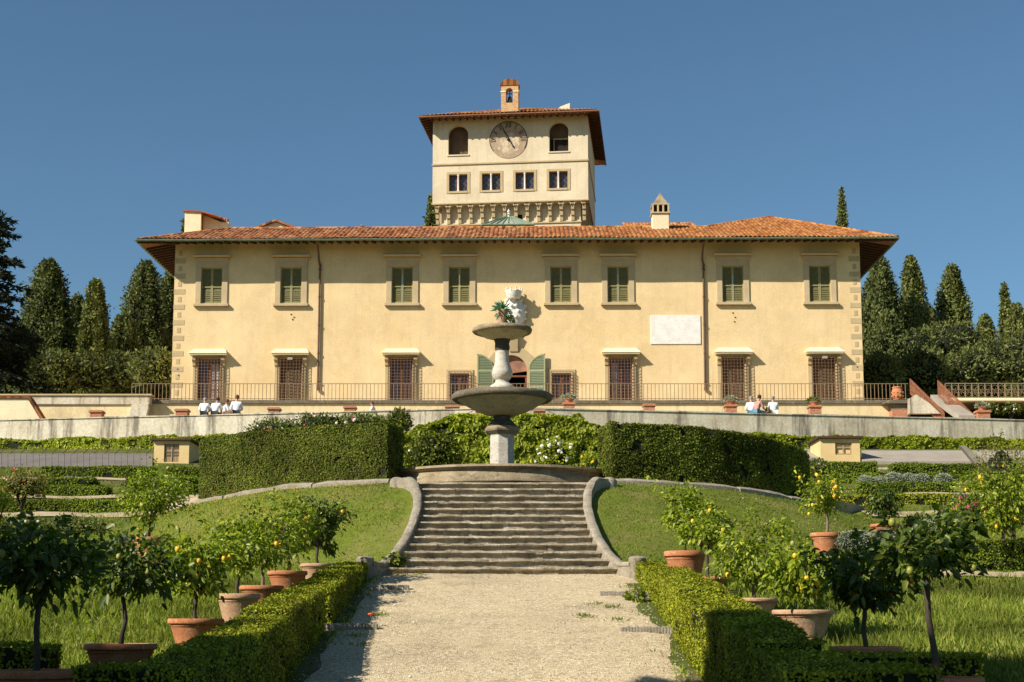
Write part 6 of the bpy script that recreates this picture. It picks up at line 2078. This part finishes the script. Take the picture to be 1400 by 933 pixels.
mb = MB(); mb.box(X(1318, 560, 78) , X(1520, 560, 78), 78.9, 79.2, ZMID, Z(547.8, 79)); tag(mb.build('painted_shade_wall', M['dark']), 'near-black wall beneath the scrollwork railing, the shade put into its colour', 'wall')  # near-black colour paints in the shade below the slab
for k, (px, lab) in enumerate([(1352, 'white-flowered bush nearest the rusty ramp beneath the scrollwork railing'), (1382, 'white-flowered bush at the edge beneath the scrollwork railing')]):
    c = P(px, 560, 76.8)
    shrub('white_flower_bush', (c.x, 76.8, c.z - .05), (.62, .5, .38), 700, .12, M['laurel'], lab, 'flower bush', 'white-flowered bushes', seed=600 + k, core=.7, flowers=[(M['flower_white'], 22, .05)])

# stair railings and brick gate piers behind the fountain
for sg, (px0, px1), lab in ((-1, (596, 650), 'thin iron stair railing behind the fountain on the lone walker side'), (1, (800, 746), 'thin iron stair railing behind the fountain on the plaque side')):
    d = 66.3; a, b = P(px0, 589, d), P(px1, 560, d)
    root = thing('stair_railing', lab, 'railing', (a.x, d, a.z - .9), 0, 'stair railings behind the fountain')
    mb = MB(); o = Vector((a.x, d, a.z - .9))
    mb.tube([a - o, b - o], .018, 5)
    mb.build('handrail', M['rail_iron'], root)
    m0 = MB(); m0.box(-.011, .011, -.011, .011, -.9, 0); b0_ = None
    for k in range(12):
        p = a.lerp(b, k / 11) - o
        if b0_ is None: b0_ = m0.build('bar', M['rail_iron'], root); q = b0_
        else: q = b0_.copy(); COL.objects.link(q); q.parent = root
        q.location = p
for px0, px1, lab in ((652, 668, 'orange brick gate pier behind the fountain on the lone walker side'), (731, 744, 'orange brick gate pier behind the fountain on the plaque side')):
    d = 67.2; x0, x1 = X(px0, 570, d), X(px1, 570, d)
    mb = MB(); mb.box(x0, x1, d, d + .6, ZW0 - 1.2, Z(563, d)); mb.box(x0 - .05, x1 + .05, d - .05, d + .65, Z(563, d) + .001, Z(560, d))
    tag(mb.build('gate_pier', M['brick'], bevel=.015), lab, 'pier', 'brick gate piers')

# ------------------------------------------------------------------ yellow sheds and the sloping grey frames
def shed(px0, px1, pxs, ty, by, d, label, window, mat):
    x0, x1 = X(px0, by, d), X(px1, by, d); zb_ = Z(by, d) - .2; zt_ = Z(ty, d)
    root = thing('garden_shed', label, 'shed', ((x0 + x1) / 2, d, zb_), 0, 'small yellow garden sheds')
    w = (x1 - x0) / 2; h = zt_ - zb_; dp = 2.0
    du0, du1 = (-.42 * w, .44 * w) if not window else (-.25 * w, .60 * w)
    z0, z1 = (.2, h - .12) if not window else (.32, h - .16)
    mb = MB(); holed_wall(mb, -w, w, -.3, h, [(du0, du1, z0, z1)], depth=.12)
    mb.quad((-w, dp, -.3), (-w, 0, -.3), (-w, 0, h), (-w, dp, h)); mb.quad((w, 0, -.3), (w, dp, -.3), (w, dp, h), (w, 0, h)); mb.quad((w, dp, -.3), (-w, dp, -.3), (-w, dp, h), (w, dp, h))
    mb.build('wall', M['shed_wall'], root)
    mb = MB(); mb.box(-w - .12, w + .12, -.15, dp + .15, h + .002, h + .09); mb.build('roof', M['rafter'], root, bevel=.01)
    m = (du0 + du1) / 2
    if not window:
        for (a, b) in ((du0 + .01, m - .012), (m + .012, du1 - .01)):
            mb = MB(); k = 3
            for q in range(k): mb.box(a + (b - a) * q / k + .004, a + (b - a) * (q + 1) / k - .004, .06, .10, z0 + .005, z1 - .005)
            dd = mb.build('door', M['wood_pale'], root)
            mb = MB(); 
            for zz_ in (z0 + .25, (z0 + z1) / 2, z1 - .2): mb.box(a + .02, b - .02, .045, .058, zz_, zz_ + .06)
            mb.build('batten', M['wood_brown'], dd)
        mb = MB(); mb.box(m - .02, m + .02, .03, .05, z0, z1); mb.build('meeting_strip', M['cement'], root)
    else:
        mb = MB()
        for a in (du0, m - .03, du1 - .06): mb.box(a, a + .06, .05, .10, z0, z1)
        for zz_ in (z0, z0 + (z1 - z0) * .55, z1 - .06): mb.box(du0 + .06, m - .03, .052, .098, zz_, zz_ + .06); mb.box(m + .03, du1 - .06, .052, .098, zz_, zz_ + .06)
        f = mb.build('window_frame', M['wood_pale'], root)
        mb = MB(); mb.box(du0, du1, .10, .11, z0, z1); mb.build('pane', M['shed_wall'], f)
    return root
shed(210, 258, 268, 603, 632, 58.5, 'yellow shed with a pale plank double door at the end of the grey glazing', False, 0)
shed(1122, 1176, 0, 600, 626, 58.5, 'yellow shed with a wooden window beside the cement ramp', True, 0)

def slope_frame(name, px0, px1, y_top, y_bot, d0, d1, label, mat, bars):
    a, b, c, e = P(px0, y_bot, d0), P(px1, y_bot, d0), P(px1, y_top, d1), P(px0, y_top, d1)
    root = thing(name, label, 'glass frame' if bars else 'ramp', a)
    q = [p - a for p in (a, b, c, e)]; dn = Vector((0, 0, .08))
    mb = MB(); mb.add([*q, *[v - dn for v in q]], [(0, 1, 2, 3), (7, 6, 5, 4), (0, 4, 5, 1), (1, 5, 6, 2), (2, 6, 7, 3), (3, 7, 4, 0)])
    mb.build('panel' if bars else 'surface', mat, root)
    mb = MB(); g = [v - dn * 1.01 for v in q]; z_ = -1.2
    mb.add([g[0], g[1], Vector((g[1].x, g[1].y, z_)), Vector((g[0].x, g[0].y, z_))], [(0, 3, 2, 1)]); mb.add([g[2], g[3], Vector((g[3].x, g[3].y, z_)), Vector((g[2].x, g[2].y, z_))], [(0, 3, 2, 1)])
    mb.add([g[1], g[2], Vector((g[2].x, g[2].y, z_)), Vector((g[1].x, g[1].y, z_))], [(0, 3, 2, 1)])
    mb.build('base_wall', M['cement'], root)
    n = bars
    if bars:
        mb = MB()
        for k in range(n + 1):
            p, r__ = q[0].lerp(q[1], k / n), q[3].lerp(q[2], k / n)
            mb.tube([p + Vector((0, 0, .005)), r__ + Vector((0, 0, .005))], .012, 4)
        mb.build('glazing_bar', M['glass_grey'], root)
        for k in range(18):
            p = q[3].lerp(q[2], (k + .5) / 18)
            mb = MB(); mb.tube([p + Vector((-.22, -.1, -.25)), p + Vector((.22, -.05, .22))], .02, 5); mb.build('prop_stick', M['wood_brown'], root)
slope_frame('cold_frame', -50, 208, 620, 638, 57.0, 60.8, 'long sloping grey-glazed cold frame with propping sticks, beside the yellow shed', M['glass_grey'], 30)
slope_frame('cement_ramp', 1178, 1460, 616, 631, 58.0, 61.5, 'long sloping pale cement surface beside the shed with the wooden window', M['cement'], 0)
slope_frame('cement_ramp', 1100, 1124, 614, 627, 58.4, 61.5, 'short sloping cement surface between the dark arc hedge and the shed', M['cement'], 0)
mb = MB(); p = P(1328, 622, 57.6); mb.prism([(-.45, .34), (-.25, .34), (.45, -.22), (.45, -.5), (.2, -.5)], -.15, .15); o = mb.build('stair_cheek', M['drain'], bevel=.012, loc=p)
tag(o, 'small slanting stone cheek block in front of the cement ramp', 'stone block')

# ------------------------------------------------------------------ trees behind
def conifer(px, top, hwp, d, label, seed, kind='cypress', lm='cypress', n=4200, base=None, group='conifers behind the villa', name='cypress_tree', lump=.42, leaf=.24):
    r = np.random.default_rng(seed + 1300)
    zb_ = (ZB - .3) if base is None else base
    x = X(px, top + 60, d); zt_ = Z(top, d); H = zt_ - zb_; Rw = hwp * d / FPX
    root = thing(name, label, 'tree', (x, d, zb_), 0, group)

    def prof(t):
        if kind == 'cypress': return np.clip(t / .10, .5, 1) * np.minimum(1, ((1 - t) / .40)) ** .5 * (1 - .08 * t)
        if kind == 'cone': return np.clip(t / .08, .5, 1) * (1 - t) ** .52 * 1.05 + .02
        return np.clip(t / .12, .5, 1) * np.minimum(1, ((1 - t) / .5)) ** .55
    def rad(th, t):
        q = np.stack([np.cos(th) * 1.6, np.sin(th) * 1.6, t * H * .55 / max(Rw, .5)], -1)
        return Rw * prof(t) * (1 + lump * noise(q, 1.0, seed) + lump * .8 * noise(q, 2.6, seed + 3, 2))
    nu, nv = 26, 34
    th, t = np.meshgrid(np.linspace(0, 2 * pi, nu, endpoint=False), np.linspace(.02, .99, nv), indexing='ij')
    rr = rad(th.ravel(), t.ravel()) * .80
    V = np.stack([np.cos(th.ravel()) * rr, np.sin(th.ravel()) * rr, t.ravel() * H], -1)
    nn = int(n * 4.0)
    th = r.uniform(0, 2 * pi, nn * 2); t = r.random(nn * 2) * .99 + .005
    k = r.random(nn * 2) < prof(t) / 1.05 + .08
    th, t = th[k][:nn], t[k][:nn]
    rr = rad(th, t) * (r.uniform(.74, 1.05, len(t)) + (r.random(len(t)) > .80) * r.uniform(0, .26, len(t)))
    p = np.stack([np.cos(th) * rr, np.sin(th) * rr, t * H], -1)
    outw = np.stack([np.cos(th), np.sin(th), 0 * th], -1)
    d_ = outw * .35 + r.normal(size=p.shape) * .5 + [0, 0, .6 if kind == 'cypress' else .3]
    L = leaf * r.uniform(.6, 1.35, len(p))
    lv = kites(p, d_, L, L * r.uniform(.4, .62, len(p)), r, nrm=outw + [0, 0, .25] + r.normal(size=p.shape) * .6)
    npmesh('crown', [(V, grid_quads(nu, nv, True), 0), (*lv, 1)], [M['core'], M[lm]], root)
    mb = MB(); mb.tube([(0, 0, -.4), (0, 0, H * .5)], [Rw * .16 + .08, .08], 8); mb.build('trunk', M['bark'], root)
    return root


conifer(66, 354, 44, 106, 'broad dark conifer beside the cedar, highest of the group on that side', 1, 'broad', 'conifer', 6500)
conifer(104, 402, 30, 112, 'shorter dark conifer filling the gap between the broad one and the slim cypress', 2, 'broad', 'conifer', 3600)
conifer(130, 382, 22, 101, 'slim round-topped cypress standing alone against the sky by the parapet', 3, 'cypress', 'cypress', 5200)
conifer(198, 356, 46, 108, 'broad conifer with a pointed double top next to the villa eave', 4, 'cone', 'conifer', 6500)
conifer(230, 372, 34, 112, 'dark conifer half hidden behind the villa corner', 5, 'broad', 'conifer', 4200)
conifer(168, 430, 34, 104, 'lower dark conifer at the foot of the pointed double-topped one', 6, 'broad', 'conifer', 4200)
conifer(1203, 350, 34, 103, 'dense rounded conifer directly beside the villa corner under the eave', 7, 'cypress', 'conifer', 5200)
conifer(1247, 350, 24, 106, 'tall slim cypress with a ragged top beyond the rounded conifer', 8, 'cypress', 'cypress', 5200)
conifer(1304, 362, 37, 108, 'wide conical conifer in the middle of the row over the ramp', 9, 'cone', 'cypress', 6500)
conifer(1272, 420, 26, 112, 'low dark conifer between the slim cypress and the wide conical one', 10, 'broad', 'conifer', 3600)
conifer(1375, 387, 13, 112, 'narrow pointed cypress near the edge, alone against the sky', 11, 'cone', 'cypress', 2600)
conifer(1392, 414, 22, 108, 'rounded conifer at the edge below the narrow pointed cypress', 12, 'cypress', 'cypress', 3600)
conifer(1348, 430, 28, 113, 'low bright conifer between the wide conical one and the narrow cypress', 13, 'broad', 'cypress', 3600)
conifer(1215, 425, 22, 98, 'pale-stemmed shrubby conifer in front of the dense rounded one', 14, 'cypress', 'conifer', 2600)
conifer(1152, 256, 12, 132, 'single cypress top rising above the orange hip of the roof', 15, 'cypress', 'cypress', 3000)
conifer(589, 266, 14, 112, 'single cypress top rising beside the clock tower', 16, 'cypress', 'cypress', 3000)
conifer(527, 309, 10, 118, 'tiny dark treetop just showing over the middle of the roof', 17, 'broad', 'conifer', 1200)
conifer(250, 297, 5, 116, 'sliver of dark treetop behind the roof block', 18, 'cypress', 'conifer', 1200)

# the big cedar at the edge
def cedar():
    r = np.random.default_rng(5); d = 92.0; px = -34
    x = X(px, 430, d); zb_ = ZB - .3; H = Z(285, d) - zb_
    root = thing('cedar_tree', 'large dark cedar with flat drooping branches at the edge of the terrace', 'tree', (x, d, zb_))
    tb = MB(); tb.tube([(0, 0, -.3), (0, 0, H * .5), (0, 0, H)], [.6, .4, .08], 10)
    P_, D_ = [], []
    for k in range(150):
        t = r.random() ** .8; z = H * (.12 + .86 * t); a = r.uniform(0, 6.28)
        ln = (1 - t * .62) * 5.4 * r.uniform(.55, 1.05)
        if .45 < t < .62 and math.cos(a) > .3: ln *= .85
        e = Vector((math.cos(a) * ln, math.sin(a) * ln, z - ln * .10 + r.normal(0, .15)))
        m = Vector((math.cos(a) * ln * .5, math.sin(a) * ln * .5, z + .05 * ln))
        tb.tube([(0, 0, z - .3), m, e], [.09, .06, .02], 5)
        nn = int(150 * ln / 4)
        f = r.uniform(.25, 1.05, nn); w = .18 + .55 * np.sin(np.clip(f, 0, 1) * pi) * ln * .28
        base = np.array([0, 0, z - .3]) * (1 - f[:, None]) ** 2 + 2 * np.array(m)[None] * (f * (1 - f))[:, None] + np.array(e)[None] * (f ** 2)[:, None]
        side = np.array([-math.sin(a), math.cos(a), 0])
        pp = base + side * (r.uniform(-1, 1, nn) * w)[:, None] + np.stack([0 * f, 0 * f, r.normal(-.05, .09, nn)], -1)
        P_.append(pp); D_.append(np.array([math.cos(a), math.sin(a), -.25]) + r.normal(size=(nn, 3)) * .55)
    p = np.concatenate(P_); dd = np.concatenate(D_)
    npmesh('crown', [(*kites(p, dd, .42 * r.uniform(.6, 1.3, len(p)), .15, r), 0)], M['cedar'], root)
    tb.build('trunk', M['bark'], root)
cedar()

gbush = 'shrubs below the conifers'
for k, (px, py, hwp, hhp, d, lm, lab) in enumerate([
    (22, 490, 36, 50, 96, 'cedar', 'very dark shrub under the cedar'), (75, 508, 34, 30, 92, 'olive', 'rounded mid-green shrub under the broad conifer, above the parapet'), (122, 512, 30, 24, 93, 'conifer', 'low dark shrub under the slim cypress'),
    (160, 508, 28, 30, 94, 'conifer', 'dark reddish shrub between the slim cypress and the olive-coloured bush'), (212, 506, 34, 28, 90, 'olive', 'large olive-coloured bush against the villa corner'),
    (1206, 512, 32, 26, 90, 'olive', 'shrub with dead fronds at the foot of the villa corner'), (1262, 510, 40, 30, 91, 'olive', 'bushy shrub behind the urn and the ramp'), (1318, 506, 42, 30, 92, 'olive', 'broad olive-green shrub behind the rusty lattice'),
    (1360, 496, 44, 34, 94, 'olive', 'tall olive-green shrub behind the scrollwork railing'), (1402, 490, 36, 40, 93, 'olive', 'olive-green shrub at the edge behind the scrollwork railing'), (1300, 470, 50, 30, 99, 'olive', 'upper band shrub at the foot of the wide conical conifer'), (1250, 480, 36, 30, 98, 'conifer', 'dark shrub at the foot of the slim ragged cypress')]):
    s_ = d / FPX; c = P(px, py, d)
    shrub('terrace_shrub', (c.x, d, c.z), (hwp * s_, 1.4, hhp * s_), 2300, .26, M[lm], lab, 'shrub', gbush, seed=700 + k, lump=.3, core=.78, ratio=.4, low=-.8)
# trees added out of view, placed and stretched to shade the near beds
shade_trees = [(-30.0, 8.0, 17.6, 3.2), (-26.6, 6.4, 19.2, 3.0), (-22.6, 7.4, 17.6, 2.8), (-17.4, 3.6, 18.0, 2.8), (-13.4, 3.2, 19.8, 3.0), (-12.2, 8.4, 18.4, 2.6)]
for k, (x, y, H, Rw) in enumerate(shade_trees):
    conifer(700, 400, Rw * FPX / 60, 60, 'tall tree out of view, added to shade the near beds', 40 + k, 'broad', 'conifer', 1500, base=-1.6, group='unseen trees added for shade', name='shade_tree', lump=.3, leaf=.7)
    o = [q for q in COL.objects if q.name.startswith('shade_tree')][-1]
    o.location = (x, y, -1.7)
    zs_ = H / (Z(400, 60) + 1.6)
    o.scale = (1, 1, zs_)
# ------------------------------------------------------------------ people
def skin_mesh(joints, bones, sub=2):
    me = bpy.data.meshes.new('tmp')
    me.from_pydata([j[0] for j in joints], bones, [])
    o = link('tmp', me)
    md = o.modifiers.new('skin', 'SKIN'); md.use_smooth_shade = True
    for i, sv in enumerate(me.skin_vertices[0].data):
        rr = joints[i][1]; sv.radius = rr if hasattr(rr, '__len__') else (rr, rr)
        sv.use_root = (i == 0)
    s = o.modifiers.new('sub', 'SUBSURF'); s.levels = sub; s.render_levels = sub
    dg = bpy.context.evaluated_depsgraph_get(); dg.update()
    out = bpy.data.meshes.new_from_object(o.evaluated_get(dg))
    bpy.data.objects.remove(o); bpy.data.meshes.remove(me)
    return out


def person(loc, rz, label, pose, top, legs, hair, seed=0, lean=.12, head_tilt=0.0, skirt=False):
    """pose 'sit' (hips at z=0 on the wall, legs over the far side) or 'walk' (feet at z=0); the figure faces +y"""
    rd = random.Random(seed)
    root = thing('person', label, 'person', loc, rz, 'people on the terrace')
    hz = .10 if pose == 'sit' else .93
    pel = Vector((0, 0, hz)); ch = pel + Vector((0, lean, .34)); nk = ch + Vector((0, lean * .35, .20)); hd = nk + Vector((head_tilt, .04 + lean * .3, .12))
    J = [(pel, (.135, .105)), (pel.lerp(ch, .5), (.125, .095)), (ch, (.155, .105)), (nk, (.055, .055)), (hd, (.078, .09)), (hd + Vector((0, .012, .085)), (.07, .085))]
    Bn = [(0, 1), (1, 2), (2, 3), (3, 4), (4, 5)]
    arms = []
    for sg in (-1, 1):
        sh = ch + Vector((sg * .185, 0, .09)); el = sh + Vector((sg * .07, .08, -.27)); wr = el + Vector((-sg * .10, .20, -.05 if pose == 'sit' else -.17)); hn = wr + Vector((-sg * .03, .08, -.02))
        i = len(J); J += [(sh, (.062, .062)), (el, (.044, .044)), (wr, (.03, .03)), (hn, (.036, .022))]; Bn += [(2, i), (i, i + 1), (i + 1, i + 2), (i + 2, i + 3)]
        arms.append((sh, el, wr))
        for f in range(5):
            a = hn + Vector((sg * (.022 - .011 * f), .03, -.01)); e = a + Vector((sg * (.012 - .006 * f), .05 if f else .02, -.02))
            j = len(J); J += [(e, (.008, .008))]; Bn.append((i + 3, j))
    legj = []
    for sg in (-1, 1):
        hp = pel + Vector((sg * .095, .02, -.03))
        if pose == 'sit': kn = hp + Vector((sg * .04, .42, .01)); an = kn + Vector((0, .06, -.41)); to = an + Vector((0, .16, -.05))
        else: kn = hp + Vector((0, sg * .12 + .03, -.42)); an = kn + Vector((0, sg * .10 - .06, -.42)); to = an + Vector((0, .15, -.05))
        i = len(J); J += [(hp, (.09, .09)), (kn, (.062, .062)), (an, (.042, .042)), (to, (.04, .025))]; Bn += [(0, i), (i, i + 1), (i + 1, i + 2), (i + 2, i + 3)]
        legj.append((hp, kn, an))
    body = link('body', skin_mesh(J, Bn), root); body.data.materials.append(M['skin'])
    fz = MB(); fz.ball(tuple(hd + Vector((0, .105, .045))), .02, 8, 6, sc=(.8, 1, 1.3))
    for sg in (-1, 1): fz.ball(tuple(hd + Vector((sg * .082, .0, .045))), .025, 8, 6, sc=(.5, .8, 1.3))
    fz.build('face', M['skin'], body, smooth=True)
    # shirt with sleeves
    J2 = [(pel + Vector((0, -.005, -.02)), (.165, .135)), (pel.lerp(ch, .5), (.160, .125)), (ch, (.185, .130)), (nk - Vector((0, 0, .07)), (.085, .08))]
    B2 = [(0, 1), (1, 2), (2, 3)]
    for sh, el, wr in arms:
        i = len(J2); J2 += [(sh, (.085, .085)), (el, (.066, .066)), (el.lerp(wr, .55), (.055, .055))]; B2 += [(2, i), (i, i + 1), (i + 1, i + 2)]
    s = link('shirt', skin_mesh(J2, B2), root); s.data.materials.append(M[top])
    J3 = [(pel + Vector((0, 0, -.03)), (.155, .125))]; B3 = []
    for hp, kn, an in legj:
        i = len(J3); J3 += [(hp, (.105, .105)), (kn, (.08, .08)), (an + Vector((0, 0, .06)), (.062, .062))]; B3 += [(0, i), (i, i + 1), (i + 1, i + 2)]
    t = link('trousers', skin_mesh(J3, B3), root); t.data.materials.append(M[legs])
    hb = MB(); hb.ball(tuple(hd + Vector((0, -.018, .075))), .105, 14, 10, sc=(.92, 1.0, 1.02)); hb.ball(tuple(hd + Vector((0, -.05, .01))), .075, 10, 8, sc=(.95, .8, 1.2))
    h = hb.build('hair', M[hair], root, smooth=True)
    if skirt: h.scale = (1.0, 1.0, 1.0)
    return root


def sit(px, label, rz, top, legs, hair, seed, lean=.14, tilt=0.0, scale=1.0, dy=.2, dz=0.0):
    x = X(px, 565, 70.5); y = wall_y(x) + dy; x = X(px, 565, y)
    p = person((x, y, ZW1 + .02 + dz), rz, label, 'sit', top, legs, hair, seed, lean, tilt)
    p.scale = (scale,) * 3
    return p


sit(278.5, 'person in white shirt seated on the wall, first of four, head bent down', R(6), 'cloth_white', 'cloth_dark', 'hair_grey', 1, .30, dy=.1, scale=.98)
sit(293.5, 'person in white shirt seated on the wall, second of four, back turned', R(-4), 'cloth_white', 'cloth_dark', 'hair_brown', 2, .26, .02)
sit(306, 'person in white top with bare arms, sitting small between two white shirts', R(-60), 'cloth_white', 'cloth_pink', 'hair_red', 3, .10, .0, .86, .5)
sit(323.5, 'person in bright white shirt seated on the wall beside the group, head up', R(14), 'cloth_white', 'cloth_dark', 'hair_red', 4, .12, .02, 1.06)
x = X(511, 560, 73.0)
person((x, 73.0, ZMID + .05), R(75), 'red-haired person in white walking along the terrace behind the wall', 'walk', 'cloth_white', 'cloth_dark', 'hair_red', 5, .05).scale = (.86,) * 3
sit(1027, 'person in pale shirt sitting on the wall, partly behind the pink-topped companion', R(-10), 'cloth_white', 'cloth_blue', 'hair_grey', 6, .16, .0, .98, .45)
sit(1034, 'dark-haired person in dusty pink top and blue trousers sitting on the wall', R(-50), 'cloth_pink', 'cloth_blue', 'hair_brown', 7, .14, .0, 1.0, .15)
sit(1058, 'person in long white top standing out pale on the wall, apart from the seated pair', R(8), 'cloth_white', 'cloth_white', 'hair_grey', 8, .08, .0, .98, .3)
# a small bag beside the pink-topped person
p = P(1044.5, 560, 71.5)
mb = MB(); x_ = p.x; y_ = wall_y(x_) + .2
mb.lathe([(.10, 0), (.14, .05), (.13, .2), (.08, .28), (.05, .3)], 12, (x_, y_, ZW1 + .025), wob=.05); mb.tube([(x_ - .08, y_, ZW1 + .3), (x_, y_, ZW1 + .42), (x_ + .08, y_, ZW1 + .3)], .012, 5)
tag(mb.build('bag', M['wood_brown'], smooth=40), 'small brown bag on the wall beside the pink-topped person', 'bag')
# ------------------------------------------------------------------ light, sky, camera
SUN_EL, SUN_A = R(36), R(57)               # the sun stands behind the viewer's shoulder on the shady-hedge side
W = bpy.data.worlds.new('World'); SC.world = W; W.use_nodes = True
nt = W.node_tree; bg = nt.nodes['Background']
sky = nt.nodes.new('ShaderNodeTexSky'); sky.sky_type = 'NISHITA'; sky.sun_disc = False
sky.sun_elevation = SUN_EL; sky.sun_rotation = pi + SUN_A
sky.altitude = 200; sky.air_density = 1.0; sky.dust_density = 0.6; sky.ozone_density = 4.0
tint = nt.nodes.new('ShaderNodeMix'); tint.data_type = 'RGBA'; tint.blend_type = 'MULTIPLY'; tint.inputs[0].default_value = 1.0
tint.inputs[7].default_value = (0.84, 1.0, 0.98, 1)        # takes some red out of the sky
nt.links.new(sky.outputs[0], tint.inputs[6]); nt.links.new(tint.outputs[2], bg.inputs[0]); bg.inputs[1].default_value = 0.065
sun = bpy.data.lights.new('Sun', 'SUN'); sun.energy = 4.8; sun.angle = R(0.53); sun.color = (1.0, .925, .81)
so_ = bpy.data.objects.new('Sun', sun); COL.objects.link(so_)
to_sun = Vector((-math.sin(SUN_A) * math.cos(SUN_EL), -math.cos(SUN_A) * math.cos(SUN_EL), math.sin(SUN_EL)))
so_.rotation_euler = to_sun.to_track_quat('Z', 'Y').to_euler(); so_.location = to_sun * 60
cam = bpy.data.cameras.new('Camera'); co = bpy.data.objects.new('Camera', cam); COL.objects.link(co)
cam.sensor_fit = 'HORIZONTAL'; cam.sensor_width = 36.0; cam.lens = 36.0 * FPX / 1400.0
cam.shift_y = (PYC - 466.5) / 1400.0
cam.clip_start = .1; cam.clip_end = 6000
co.location = (0, 0, 0); co.rotation_euler = (pi / 2 + TILT, 0, 0)
SC.camera = co
SC.view_settings.view_transform = 'Standard'; SC.view_settings.look = 'None'; SC.view_settings.gamma = 1.0
SC.view_settings.use_curve_mapping = False; SC.view_settings.exposure = 0.62
SC.cycles.max_bounces = 6; SC.cycles.diffuse_bounces = 3; SC.cycles.glossy_bounces = 2; SC.cycles.transmission_bounces = 3
SC.cycles.use_denoising = True
